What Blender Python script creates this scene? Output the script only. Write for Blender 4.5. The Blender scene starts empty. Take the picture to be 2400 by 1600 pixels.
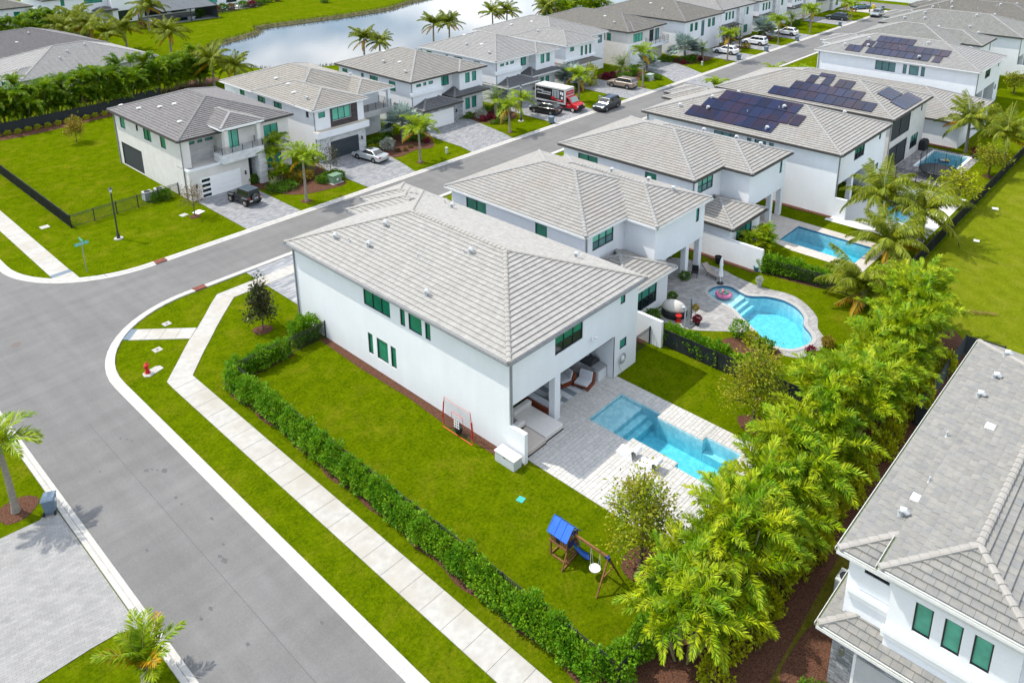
import bpy, math, random
import numpy as np
from mathutils import Vector, Matrix
from mathutils.geometry import tessellate_polygon

SC = bpy.context.scene
COL = SC.collection
PI = math.pi
rad = math.radians
RND = random.Random(11)
NP = np.random.RandomState(5)

# ------------------------------------------------------------------ camera
cam = bpy.data.cameras.new("Camera")
camo = bpy.data.objects.new("Camera", cam)
COL.objects.link(camo)
cam.sensor_fit = 'HORIZONTAL'
cam.sensor_width = 36.0
cam.lens = 28.249419273254272
cam.shift_x = -0.012288973241623657
cam.shift_y = -0.2113193493888307
cam.clip_start = 0.5
cam.clip_end = 2000
CAMP = Vector((-28.9486, -28.0653, 33.5))
RW = [[0.676869, -0.736085, -0.005252], [-0.223708, -0.198904, -0.954145], [0.701287, 0.647005, -0.2993]]            # rows: right, down, forward
camo.matrix_world = Matrix(((RW[0][0], -RW[1][0], -RW[2][0], CAMP.x),
                            (RW[0][1], -RW[1][1], -RW[2][1], CAMP.y),
                            (RW[0][2], -RW[1][2], -RW[2][2], CAMP.z),
                            (0, 0, 0, 1)))
SC.camera = camo

# ------------------------------------------------------------------ sky and sun
TOSUN = Vector((-1.8, 4.08, 6.75)).normalized()
ELEV = math.asin(TOSUN.z)
AZ = math.atan2(TOSUN.x, TOSUN.y)
world = bpy.data.worlds.new("World")
SC.world = world
world.use_nodes = True
wn, wl = world.node_tree.nodes, world.node_tree.links
wn.clear()
wout = wn.new("ShaderNodeOutputWorld")
wbg = wn.new("ShaderNodeBackground")
sky = wn.new("ShaderNodeTexSky")
sky.sky_type = 'NISHITA'
sky.sun_disc = False
sky.sun_elevation = ELEV
sky.sun_rotation = AZ
sky.air_density = 1.0
sky.dust_density = 0.6
sky.ozone_density = 1.5
# scattered white clouds all over the sky (the lake mirrors them)
wtc = wn.new("ShaderNodeTexCoord")
wmap = wn.new("ShaderNodeMapping")
wmap.inputs["Scale"].default_value = (1.6, 1.6, 3.4)
wno = wn.new("ShaderNodeTexNoise")
wno.inputs["Scale"].default_value = 2.1
wno.inputs["Detail"].default_value = 6
wra = wn.new("ShaderNodeValToRGB")
wra.color_ramp.elements[0].position = 0.44
wra.color_ramp.elements[1].position = 0.62
wmix = wn.new("ShaderNodeMix")
wmix.data_type = 'RGBA'
wmix.inputs[7].default_value = (12.2, 12.5, 12.9, 1)
wl.new(wtc.outputs["Generated"], wmap.inputs[0])
wl.new(wmap.outputs[0], wno.inputs["Vector"])
wl.new(wno.outputs["Fac"], wra.inputs[0])
wl.new(wra.outputs[0], wmix.inputs[0])
wl.new(sky.outputs[0], wmix.inputs[6])
wl.new(wmix.outputs[2], wbg.inputs[0])
wbg.inputs[1].default_value = 0.15
wl.new(wbg.outputs[0], wout.inputs[0])

sun = bpy.data.lights.new("Sun", 'SUN')
sun.energy = 3.4
sun.angle = rad(0.9)
sun.color = (1.0, 0.94, 0.84)
suno = bpy.data.objects.new("Sun", sun)
COL.objects.link(suno)
suno.rotation_euler = TOSUN.to_track_quat('Z', 'Y').to_euler()
suno.location = (0, 0, 120)

SC.view_settings.view_transform = 'Standard'
SC.view_settings.look = 'None'
SC.view_settings.exposure = 0.52
SC.view_settings.gamma = 1
SC.view_settings.use_curve_mapping = False
SC.render.engine = 'CYCLES'
SC.cycles.max_bounces = 7
SC.cycles.transparent_max_bounces = 12
SC.cycles.use_denoising = True

# ------------------------------------------------------------------ materials
MATS = {}
def mat(name, c1, c2=None, rough=0.8, scale=3.0, detail=5, spec=0.35, metal=0.0, bump=0.0, bscale=40.0,
        island=0.0, objr=0.0, coords='pos', transl=0.0, c3=None, scale3=0.4, lo=0.35, hi=0.65, coat=0.0, stretch=None, hue=0.0):
    """principled surface: c1/c2 by fine noise, c3 by broad noise, value jitter per island / per object"""
    if name in MATS:
        return MATS[name]
    m = bpy.data.materials.new(name)
    m.use_nodes = True
    n, l = m.node_tree.nodes, m.node_tree.links
    b = n["Principled BSDF"]
    out = n["Material Output"]
    b.inputs["Roughness"].default_value = rough
    b.inputs["Metallic"].default_value = metal
    b.inputs["Specular IOR Level"].default_value = spec
    if coat:
        b.inputs["Coat Weight"].default_value = coat
        b.inputs["Coat Roughness"].default_value = 0.05
    if coords == 'pos':
        g = n.new("ShaderNodeNewGeometry"); vec = g.outputs["Position"]
    else:
        g = n.new("ShaderNodeTexCoord"); vec = g.outputs["Object"]
    if stretch:
        mp = n.new("ShaderNodeMapping")
        mp.inputs["Scale"].default_value = stretch
        l.new(vec, mp.inputs[0]); vec = mp.outputs[0]
    col = None
    def noise(s, d=detail):
        t = n.new("ShaderNodeTexNoise")
        t.inputs["Scale"].default_value = s
        t.inputs["Detail"].default_value = d
        t.inputs["Roughness"].default_value = 0.6
        l.new(vec, t.inputs["Vector"])
        return t
    def mix(fac, a, bb):
        x = n.new("ShaderNodeMix"); x.data_type = 'RGBA'
        l.new(fac, x.inputs[0])
        for sock, val in ((x.inputs[6], a), (x.inputs[7], bb)):
            if isinstance(val, tuple):
                sock.default_value = (*val, 1)
            else:
                l.new(val, sock)
        return x.outputs[2]
    def ramp(src, a, bb):
        r = n.new("ShaderNodeMapRange")
        r.inputs[1].default_value = a
        r.inputs[2].default_value = bb
        l.new(src, r.inputs[0])
        return r.outputs[0]
    if c2 is not None:
        col = mix(ramp(noise(scale).outputs["Fac"], lo, hi), c1, c2)
    else:
        col = c1
    if c3 is not None:
        col = mix(ramp(noise(scale3, 3).outputs["Fac"], 0.42, 0.72), col, c3)
    if island or objr:
        hsv = n.new("ShaderNodeHueSaturation")
        if island:
            gi = n.new("ShaderNodeNewGeometry"); src = gi.outputs["Random Per Island"]; amt = island
            if objr:
                oi = n.new("ShaderNodeObjectInfo")
                ad = n.new("ShaderNodeMath"); ad.operation = 'ADD'
                l.new(src, ad.inputs[0]); l.new(oi.outputs["Random"], ad.inputs[1])
                fr = n.new("ShaderNodeMath"); fr.operation = 'FRACT'
                l.new(ad.outputs[0], fr.inputs[0]); src = fr.outputs[0]
        else:
            oi = n.new("ShaderNodeObjectInfo"); src = oi.outputs["Random"]; amt = objr
        mr = n.new("ShaderNodeMapRange")
        mr.inputs[3].default_value = 1 - amt / 2
        mr.inputs[4].default_value = 1 + amt / 2
        l.new(src, mr.inputs[0])
        l.new(mr.outputs[0], hsv.inputs["Value"])
        if hue:
            mh = n.new("ShaderNodeMapRange")
            mh.inputs[3].default_value = 0.5 - hue
            mh.inputs[4].default_value = 0.5 + hue
            m7 = n.new("ShaderNodeMath"); m7.operation = 'MULTIPLY'; m7.inputs[1].default_value = 7.31
            f7 = n.new("ShaderNodeMath"); f7.operation = 'FRACT'
            l.new(src, m7.inputs[0]); l.new(m7.outputs[0], f7.inputs[0]); l.new(f7.outputs[0], mh.inputs[0])
            l.new(mh.outputs[0], hsv.inputs["Hue"])
        if isinstance(col, tuple):
            hsv.inputs["Color"].default_value = (*col, 1)
        else:
            l.new(col, hsv.inputs["Color"])
        col = hsv.outputs[0]
    if isinstance(col, tuple):
        b.inputs["Base Color"].default_value = (*col, 1)
    else:
        l.new(col, b.inputs["Base Color"])
    if bump:
        t = noise(bscale, 4)
        bp = n.new("ShaderNodeBump")
        bp.inputs["Strength"].default_value = bump
        bp.inputs["Distance"].default_value = 0.03
        l.new(t.outputs["Fac"], bp.inputs["Height"])
        l.new(bp.outputs[0], b.inputs["Normal"])
    if transl:
        tr = n.new("ShaderNodeBsdfTranslucent")
        if isinstance(col, tuple):
            tr.inputs[0].default_value = (*col, 1)
        else:
            l.new(col, tr.inputs[0])
        ms = n.new("ShaderNodeMixShader")
        ms.inputs[0].default_value = transl
        l.new(b.outputs[0], ms.inputs[1]); l.new(tr.outputs[0], ms.inputs[2])
        l.new(ms.outputs[0], out.inputs[0])
    MATS[name] = m
    return m

def brickmat(name, c1, c2, mortar, bw, bh, rough=0.85, msize=0.012, rot=0.0, plane='xy', noise=0.25, bump=0.25, offset=0.5):
    """small pavers or ledger stone too small to build one by one"""
    if name in MATS:
        return MATS[name]
    m = bpy.data.materials.new(name); m.use_nodes = True
    n, l = m.node_tree.nodes, m.node_tree.links
    b = n["Principled BSDF"]; b.inputs["Roughness"].default_value = rough
    b.inputs["Specular IOR Level"].default_value = 0.3
    g = n.new("ShaderNodeNewGeometry")
    sp = n.new("ShaderNodeSeparateXYZ"); l.new(g.outputs["Position"], sp.inputs[0])
    cb = n.new("ShaderNodeCombineXYZ")
    order = {'xy': (0, 1), 'yx': (1, 0), 'xz': (0, 2), 'yz': (1, 2)}[plane]
    l.new(sp.outputs[order[0]], cb.inputs[0]); l.new(sp.outputs[order[1]], cb.inputs[1])
    mp = n.new("ShaderNodeMapping"); mp.inputs["Rotation"].default_value = (0, 0, rot)
    l.new(cb.outputs[0], mp.inputs[0])
    t = n.new("ShaderNodeTexBrick")
    t.offset = offset
    t.inputs["Scale"].default_value = 1.0
    t.inputs["Brick Width"].default_value = bw
    t.inputs["Row Height"].default_value = bh
    t.inputs["Mortar Size"].default_value = msize
    t.inputs["Bias"].default_value = 0.0
    t.inputs["Color1"].default_value = (*c1, 1)
    t.inputs["Color2"].default_value = (*c2, 1)
    t.inputs["Mortar"].default_value = (*mortar, 1)
    l.new(mp.outputs[0], t.inputs["Vector"])
    no = n.new("ShaderNodeTexNoise"); no.inputs["Scale"].default_value = 1.3; no.inputs["Detail"].default_value = 7
    l.new(g.outputs["Position"], no.inputs["Vector"])
    mr = n.new("ShaderNodeMapRange"); mr.inputs[1].default_value = .3; mr.inputs[2].default_value = .7
    mr.inputs[3].default_value = 1 - noise; mr.inputs[4].default_value = 1 + noise
    l.new(no.outputs["Fac"], mr.inputs[0])
    hsv = n.new("ShaderNodeHueSaturation")
    l.new(mr.outputs[0], hsv.inputs["Value"]); l.new(t.outputs["Color"], hsv.inputs["Color"])
    l.new(hsv.outputs[0], b.inputs["Base Color"])
    bp = n.new("ShaderNodeBump"); bp.inputs["Strength"].default_value = bump; bp.inputs["Distance"].default_value = 0.02
    bp.invert = True
    l.new(t.outputs["Fac"], bp.inputs["Height"]); l.new(bp.outputs[0], b.inputs["Normal"])
    MATS[name] = m
    return m

def grassmat(name, dark, light, dry, stripe=False):
    """mown turf: speckle at blade-tuft size, blotches and dry patches"""
    m = bpy.data.materials.new(name); m.use_nodes = True
    n, l = m.node_tree.nodes, m.node_tree.links
    b = n["Principled BSDF"]; b.inputs["Roughness"].default_value = 1.0; b.inputs["Specular IOR Level"].default_value = 0.0
    g = n.new("ShaderNodeNewGeometry")
    def noise(s, d, r=.65):
        t = n.new("ShaderNodeTexNoise"); t.inputs["Scale"].default_value = s; t.inputs["Detail"].default_value = d; t.inputs["Roughness"].default_value = r
        l.new(g.outputs["Position"], t.inputs["Vector"]); return t.outputs["Fac"]
    def rng(src, a, bb, c=0., d=1.):
        r = n.new("ShaderNodeMapRange"); r.inputs[1].default_value = a; r.inputs[2].default_value = bb; r.inputs[3].default_value = c; r.inputs[4].default_value = d
        l.new(src, r.inputs[0]); return r.outputs[0]
    def mth(op, a, bb):
        r = n.new("ShaderNodeMath"); r.operation = op
        for i, v in enumerate((a, bb)):
            if isinstance(v, float): r.inputs[i].default_value = v
            else: l.new(v, r.inputs[i])
        return r.outputs[0]
    fine = rng(noise(5.2, 5, .85), .36, .64)
    blot = rng(noise(1.1, 5), .32, .70)
    f = mth('ADD', mth('MULTIPLY', fine, .62), mth('MULTIPLY', blot, .38))
    if stripe:
        w = n.new("ShaderNodeTexWave"); w.inputs["Scale"].default_value = .16; w.inputs["Distortion"].default_value = 1.6; w.inputs["Detail"].default_value = 2
        mp = n.new("ShaderNodeMapping"); mp.inputs["Rotation"].default_value = (0, 0, rad(38)); l.new(g.outputs["Position"], mp.inputs[0]); l.new(mp.outputs[0], w.inputs["Vector"])
        f = mth('ADD', mth('MULTIPLY', f, .88), mth('MULTIPLY', w.outputs["Fac"], .12))
    def mix(fac, a, bb):
        x = n.new("ShaderNodeMix"); x.data_type = 'RGBA'; l.new(fac, x.inputs[0])
        for s_, v in ((x.inputs[6], a), (x.inputs[7], bb)):
            if isinstance(v, tuple): s_.default_value = (*v, 1)
            else: l.new(v, s_)
        return x.outputs[2]
    c = mix(f, dark, light)
    c = mix(mth('MULTIPLY', rng(noise(.33, 6, .7), .50, .72), rng(fine, .1, .9, .25, .85)), c, dry)
    l.new(c, b.inputs["Base Color"])
    bp = n.new("ShaderNodeBump"); bp.inputs["Strength"].default_value = 1.0; bp.inputs["Distance"].default_value = .06
    l.new(noise(18.0, 4, .7), bp.inputs["Height"]); l.new(bp.outputs[0], b.inputs["Normal"])
    MATS[name] = m
    return m
# plain surfaces
LAWN = grassmat('lawn', (0.0244, 0.0549, 0.0007), (0.1366, 0.1830, 0.0017), (0.1830, 0.1732, 0.0110))
LAWN2 = grassmat('meadow', (0.0650, 0.0986, 0.0022), (0.1848, 0.2128, 0.0112), (0.2016, 0.1994, 0.0269), stripe=True)
DRY = grassmat('dry_grass', (0.0575, 0.0633, 0.0046), (0.1725, 0.1495, 0.0230), (0.1725, 0.1207, 0.0414))
MULCH = mat('mulch', (0.0480, 0.0228, 0.0144), (0.1500, 0.0720, 0.0456), 0.95, 14, 8, 0.1, bump=1.0, bscale=30)
def asphaltmat():
    m = bpy.data.materials.new('asphalt'); m.use_nodes = True
    n, l = m.node_tree.nodes, m.node_tree.links
    b = n["Principled BSDF"]; b.inputs["Roughness"].default_value = .9; b.inputs["Specular IOR Level"].default_value = .25
    g = n.new("ShaderNodeNewGeometry")
    def noise(sc, d, st=None, r=.6):
        v = g.outputs["Position"]
        if st:
            mp = n.new("ShaderNodeMapping"); mp.inputs["Scale"].default_value = st; l.new(v, mp.inputs[0]); v = mp.outputs[0]
        t = n.new("ShaderNodeTexNoise"); t.inputs["Scale"].default_value = sc; t.inputs["Detail"].default_value = d; t.inputs["Roughness"].default_value = r
        l.new(v, t.inputs["Vector"]); return t.outputs["Fac"]
    val = None
    for src, a, bb in ((noise(9, 6, None, .85), .84, 1.16), (noise(.14, 4), .90, 1.10), (noise(1.0, 4, (1.1, .05, 1)), .93, 1.07), (noise(1.0, 4, (.05, 1.1, 1)), .93, 1.07), (noise(.8, 3), .95, 1.05)):
        r = n.new("ShaderNodeMapRange"); r.inputs[1].default_value = .3; r.inputs[2].default_value = .7; r.inputs[3].default_value = a; r.inputs[4].default_value = bb
        l.new(src, r.inputs[0])
        if val is None: val = r.outputs[0]
        else:
            x = n.new("ShaderNodeMath"); x.operation = 'MULTIPLY'; l.new(val, x.inputs[0]); l.new(r.outputs[0], x.inputs[1]); val = x.outputs[0]
    h = n.new("ShaderNodeHueSaturation"); h.inputs["Color"].default_value = (0.152, 0.150, 0.146, 1)
    l.new(val, h.inputs["Value"]); l.new(h.outputs[0], b.inputs["Base Color"])
    bp = n.new("ShaderNodeBump"); bp.inputs["Strength"].default_value = .35; bp.inputs["Distance"].default_value = .03
    l.new(noise(50, 3), bp.inputs["Height"]); l.new(bp.outputs[0], b.inputs["Normal"])
    MATS['asphalt'] = m
    return m
ASPH = asphaltmat()
CONC = mat('concrete', (0.355, 0.345, 0.318), (0.435, 0.424, 0.395), 0.9, 2.2, 8, 0.25, bump=0.12, bscale=50, c3=(0.355, 0.33, 0.285), scale3=0.45, objr=0.05)
KERBM = mat('kerb_concrete', (0.40, 0.386, 0.355), (0.475, 0.46, 0.43), 0.9, 3, 7, 0.25, bump=0.12, bscale=50, objr=0.07)
MATT = mat('tactile_mat', (0.115, 0.16, 0.20), (0.15, 0.195, 0.235), 0.8, 20)
def stuccomat(name, c, amt=.05):
    m = bpy.data.materials.new(name); m.use_nodes = True
    n, l = m.node_tree.nodes, m.node_tree.links
    b = n["Principled BSDF"]; b.inputs["Roughness"].default_value = .9; b.inputs["Specular IOR Level"].default_value = .2
    g = n.new("ShaderNodeNewGeometry")
    val = None
    for st, sc, d, k in (((1, 1, .1), 1.6, 5, amt * .4), ((1, 1, 1), .5, 5, amt * .7), ((1, 1, 1), 7, 6, amt * .5)):
        mp = n.new("ShaderNodeMapping"); mp.inputs["Scale"].default_value = st; l.new(g.outputs["Position"], mp.inputs[0])
        t = n.new("ShaderNodeTexNoise"); t.inputs["Scale"].default_value = sc; t.inputs["Detail"].default_value = d; l.new(mp.outputs[0], t.inputs["Vector"])
        r = n.new("ShaderNodeMapRange"); r.inputs[1].default_value = .3; r.inputs[2].default_value = .7; r.inputs[3].default_value = 1 - k; r.inputs[4].default_value = 1 + k * .6
        l.new(t.outputs["Fac"], r.inputs[0])
        if val is None: val = r.outputs[0]
        else:
            x = n.new("ShaderNodeMath"); x.operation = 'MULTIPLY'; l.new(val, x.inputs[0]); l.new(r.outputs[0], x.inputs[1]); val = x.outputs[0]
    h = n.new("ShaderNodeHueSaturation"); h.inputs["Color"].default_value = (*c, 1)
    l.new(val, h.inputs["Value"]); l.new(h.outputs[0], b.inputs["Base Color"])
    t = n.new("ShaderNodeTexNoise"); t.inputs["Scale"].default_value = 80; l.new(g.outputs["Position"], t.inputs["Vector"])
    bp = n.new("ShaderNodeBump"); bp.inputs["Strength"].default_value = .12; bp.inputs["Distance"].default_value = .02
    l.new(t.outputs["Fac"], bp.inputs["Height"]); l.new(bp.outputs[0], b.inputs["Normal"])
    MATS[name] = m
    return m
STUCCO = stuccomat('white_stucco', (0.755, 0.775, 0.800))
STUCCO2 = mat('warm_stucco', (0.60, 0.58, 0.55), (0.66, 0.64, 0.61), 0.9, 1.2, 6, 0.2, bump=0.10, bscale=90)
STUCCOG = mat('grey_stucco', (0.40, 0.40, 0.39), (0.45, 0.45, 0.44), 0.9, 1.2, 6, 0.2, bump=0.10, bscale=90)
TRIM = mat('white_trim', (0.78, 0.79, 0.79), (0.82, 0.82, 0.82), 0.6, 2)
DARKM = mat('dark_metal', (0.016, 0.018, 0.020), (0.024, 0.026, 0.028), 0.45, 4, spec=0.5)
BRONZE = mat('bronze_gutter', (0.045, 0.042, 0.036), (0.06, 0.056, 0.05), 0.5, 4, spec=0.5)
GREENG = mat('green_grime_gutter', (0.10, 0.14, 0.05), (0.20, 0.23, 0.13), 0.6, 6)
WHITEG = mat('white_gutter', (0.62, 0.63, 0.62), (0.7, 0.7, 0.7), 0.5, 4, spec=0.5)
GREYG = mat('grey_downpipe', (0.20, 0.21, 0.22), (0.25, 0.26, 0.27), 0.5, 4, spec=0.5)
WOOD = mat('cedar', (0.16, 0.072, 0.026), (0.25, 0.12, 0.046), 0.75, 9, coords='obj', stretch=(1, 1, .2))
TEAK = mat('teak', (0.14, 0.030, 0.010), (0.22, 0.055, 0.02), 0.6, 9, coords='obj')
BLUEP = mat('blue_plastic', (0.012, 0.10, 0.46), (0.02, 0.12, 0.52), 0.5, 3)
WHITEP = mat('white_plastic', (0.75, 0.75, 0.74), (0.8, 0.8, 0.8), 0.5, 3)
CUSH = mat('cushion', (0.62, 0.60, 0.57), (0.68, 0.66, 0.63), 0.95, 12)
GREYC = mat('light_grey_cushion', (0.50, 0.52, 0.55), (0.55, 0.57, 0.6), 0.95, 12)
BLACKP = mat('black_plastic', (0.012, 0.013, 0.015), (0.02, 0.021, 0.023), 0.6, 5)
BINM = mat('bin_plastic', (0.10, 0.145, 0.19), (0.125, 0.175, 0.225), 0.55, 6)
RED = mat('red_paint', (0.42, 0.012, 0.010), (0.5, 0.02, 0.014), 0.45, 4)
ORANGE = mat('orange_tube', (0.62, 0.06, 0.02), (0.7, 0.08, 0.03), 0.5, 4)
SIGNG = mat('sign_green', (0.05, 0.36, 0.30), None, 0.5)
UTILG = mat('utility_green', (0.12, 0.21, 0.13), (0.15, 0.25, 0.16), 0.6, 5)
SOLAR = mat('solar_cell', (0.010, 0.013, 0.040), (0.022, 0.012, 0.026), 0.16, 0.5, 2, 0.55, objr=0.7, lo=.45, hi=.55)
SOLARF = mat('solar_frame', (0.012, 0.012, 0.014), None, 0.4)
TRUNK = mat('palm_trunk', (0.19, 0.165, 0.135), (0.30, 0.27, 0.225), 0.95, 3, stretch=(1, 1, 6), bump=.4, bscale=12)
BARK = mat('bark', (0.085, 0.062, 0.045), (0.15, 0.115, 0.085), 0.95, 6, bump=.5, bscale=18)
GRASSB = mat('sedge', (0.05, 0.06, 0.012), (0.12, 0.115, 0.03), 0.95, 6, island=.4)
PLASTER = mat('pool_plaster_sparkle', (0.40, 0.63, 0.68), (0.60, 0.78, 0.80), 0.7, 2.6, 8, lo=.42, hi=.6)  # pool plaster; pale mottle in its colour stands in for sun sparkle
COPING = mat('pool_coping', (0.33, 0.322, 0.307), (0.39, 0.382, 0.367), 0.85, 5, objr=.08)
TILEB = mat('waterline_tile', (0.03, 0.10, 0.20), (0.05, 0.16, 0.30), 0.3, 14)

def glass(name, c, rough=0.06, spec=0.6):
    return mat(name, c, tuple(min(1, v * 1.25 + .004) for v in c), rough, 1.5, 2, spec, objr=0.35)
PGREEN = glass('pane_green', (0.012, 0.170, 0.100))
PTEAL = glass('pane_teal', (0.035, 0.235, 0.175))
PLIGHT = glass('pane_light', (0.10, 0.38, 0.28), 0.12)
PDARK = glass('pane_dark', (0.008, 0.020, 0.022))
PBLUE = glass('pane_grey_blue', (0.085, 0.19, 0.19), 0.12)
SCREEN = mat('dark_screen', (0.030, 0.036, 0.042), (0.040, 0.046, 0.052), 0.7, 30)

def leafmat(name, a, b, c=None, rough=0.5, tr=0.32, isl=0.6, hue=0.012):
    return mat(name, a, b, rough, 1.4, 3, 0.25, island=isl, objr=0.2, transl=tr, c3=c, scale3=0.7, hue=hue)
L_HEDGE = leafmat('leaf_hedge', (0.0780, 0.2256, 0.0047), (0.1872, 0.3528, 0.0084))
L_ARECA = leafmat('leaf_areca', (0.1140, 0.2580, 0.0036), (0.2820, 0.4140, 0.0048), c=(0.4320, 0.4800, 0.0048), tr=0.36, isl=.7)
L_ARECAD = leafmat('leaf_areca_dark', (0.0480, 0.1500, 0.0048), (0.1620, 0.2820, 0.0060), c=(0.2880, 0.3960, 0.0048), isl=.7)
L_COCO = leafmat('leaf_coconut', (0.1512, 0.2160, 0.0080), (0.2808, 0.3096, 0.0101))
L_OLD = leafmat('leaf_old', (0.3740, 0.2310, 0.0077), (0.4620, 0.2640, 0.0077), hue=0.015)
L_ROYAL = leafmat('leaf_royal', (0.1584, 0.2832, 0.0067), (0.3312, 0.4140, 0.0096))
L_PHX = leafmat('leaf_phoenix', (0.1008, 0.1800, 0.0317), (0.1800, 0.2592, 0.0490))
L_SILV = leafmat('leaf_silver', (0.2420, 0.3300, 0.2915), (0.3410, 0.4180, 0.3795), tr=0.12, hue=0.01)
L_TREE = leafmat('leaf_tree', (0.1487, 0.2350, 0.0044), (0.3200, 0.3675, 0.0076), c=(0.3125, 0.2350, 0.0110))
L_MAGN = leafmat('leaf_magnolia', (0.0312, 0.0576, 0.0144), (0.0864, 0.0720, 0.0259), rough=0.3)
L_LIME = leafmat('leaf_lime', (0.2645, 0.3220, 0.0040), (0.3910, 0.4025, 0.0056))
L_GREEN = leafmat('leaf_green', (0.0552, 0.1584, 0.0060), (0.1296, 0.2448, 0.0091))
L_RED = leafmat('leaf_red', (0.17, 0.016, 0.03), (0.24, 0.03, 0.05))
L_GREY = leafmat('leaf_grey_bush', (0.3080, 0.3300, 0.2640), (0.4400, 0.4620, 0.3960), tr=0.1, hue=0.01)
L_RUST = leafmat('leaf_rust', (0.16, 0.09, 0.03), (0.20, 0.14, 0.04))
L_GOLD = leafmat('leaf_gold', (0.22, 0.20, 0.012), (0.32, 0.22, 0.02))

def tilemat(name, a, b, isl, c3=None):
    return mat(name, a, b, 0.85, 2.4, 6, 0.25, island=isl, objr=0.05, c3=c3, scale3=0.5, bump=.15, bscale=45)
T_MAIN = tilemat('roof_tile_pale_grey', (0.289, 0.282, 0.265), (0.345, 0.336, 0.314), 0.10)
T_H2 = tilemat('roof_tile_light', (0.2641, 0.2565, 0.2403), (0.3154, 0.3069, 0.2859), 0.11, (0.2840, 0.2641, 0.2375))
T_A = tilemat('roof_tile_taupe', (0.150, 0.143, 0.142), (0.185, 0.177, 0.175), 0.12)
T_B = tilemat('roof_tile_sand', (0.252, 0.235, 0.209), (0.293, 0.277, 0.246), 0.12)
T_C = tilemat('roof_tile_ash', (0.232, 0.221, 0.203), (0.274, 0.262, 0.240), 0.12)
T_D = tilemat('roof_tile_pale', (0.259, 0.255, 0.246), (0.305, 0.301, 0.290), 0.12)
T_F = tilemat('roof_tile_olive_grey', (0.160, 0.153, 0.135), (0.197, 0.187, 0.166), 0.15)
T_SLATE = tilemat('roof_tile_slate', (0.115, 0.117, 0.12), (0.145, 0.146, 0.15), 0.16)
T_BR = tilemat('roof_tile_mixed', (0.1944, 0.1984, 0.1936), (0.2488, 0.2384, 0.2136), 0.15)
T_FAR = tilemat('roof_tile_far_grey', (0.206, 0.208, 0.195), (0.250, 0.250, 0.231), 0.16)
CAPM = mat('ridge_cap_cream', (0.285, 0.272, 0.248), (0.325, 0.31, 0.285), 0.85, 3, objr=.08, island=.08)
CAPG = mat('ridge_cap_grey', (0.26, 0.256, 0.246), (0.30, 0.295, 0.285), 0.85, 3, objr=.08, island=.1)
CAPD = mat('ridge_cap_dark', (0.17, 0.167, 0.163), (0.205, 0.2, 0.197), 0.85, 3, island=.1)
UNDER = mat('roof_underlay', (0.035, 0.035, 0.035), None, 0.9)
PAVE = mat('deck_paver', (0.4288, 0.4198, 0.3994), (0.4928, 0.4813, 0.4557), 0.88, 6, 6, 0.25, island=0.12, objr=0.12, bump=.15, bscale=50)
PAVEB = mat('paver_joint', (0.3000, 0.2964, 0.2880), (0.3600, 0.3540, 0.3420), 0.95, 10)
DRIVE = brickmat('driveway_paver', (0.1848, 0.1926, 0.2061), (0.2968, 0.3002, 0.3046), (0.1344, 0.1344, 0.1344), 0.42, 0.21, noise=0.14)
DRIVEL = brickmat('driveway_paver_pale', (0.2358, 0.2358, 0.2304), (0.2862, 0.2826, 0.2736), (0.1845, 0.1827, 0.1782), 0.30, 0.155, noise=0.10, msize=0.008, rot=rad(12))
DRIVEB = brickmat('driveway_paver_banded', (0.1705, 0.1826, 0.2035), (0.3300, 0.3333, 0.3388), (0.1980, 0.1980, 0.1980), 0.9, 0.22, noise=0.15)
PATIO2 = brickmat('patio_paver_grey', (0.2448, 0.2400, 0.2352), (0.3504, 0.3408, 0.3264), (0.1980, 0.1944, 0.1896), 0.34, 0.2, noise=0.15, rot=rad(45))
PATIO3 = brickmat('patio_travertine', (0.4433, 0.4070, 0.3674), (0.5049, 0.4653, 0.4246), (0.3696, 0.3388, 0.3047), 0.6, 0.4, noise=0.06)
PATIO5 = brickmat('patio_paver_mixed', (0.15, 0.15, 0.162), (0.33, 0.315, 0.307), (0.19, 0.19, 0.19), 0.6, 0.22, noise=0.12)
STONEX = brickmat('ledger_stone_grey', (0.22, 0.24, 0.26), (0.44, 0.46, 0.48), (0.12, 0.13, 0.14), 0.42, 0.10, plane='xz', noise=0.2, bump=.6, msize=.006)
STONEY = brickmat('ledger_stone_grey_side', (0.15, 0.16, 0.17), (0.42, 0.43, 0.44), (0.08, 0.085, 0.09), 0.34, 0.085, plane='yz', noise=0.25, bump=.6, msize=.006)
STONEW = brickmat('ledger_stone_white', (0.56, 0.57, 0.58), (0.70, 0.71, 0.71), (0.42, 0.43, 0.44), 0.5, 0.14, plane='xz', noise=0.1, bump=.5, msize=.006)
STONEP = brickmat('wall_tile_grey', (0.42, 0.42, 0.41), (0.50, 0.50, 0.49), (0.38, 0.38, 0.37), 0.7, 0.22, plane='xz', noise=0.1, bump=.3, msize=.006)
STONEB = brickmat('wall_tile_brown', (0.050, 0.040, 0.042), (0.085, 0.068, 0.066), (0.03, 0.026, 0.026), 0.5, 0.12, plane='xz', noise=0.1, bump=.3, msize=.006)

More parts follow.
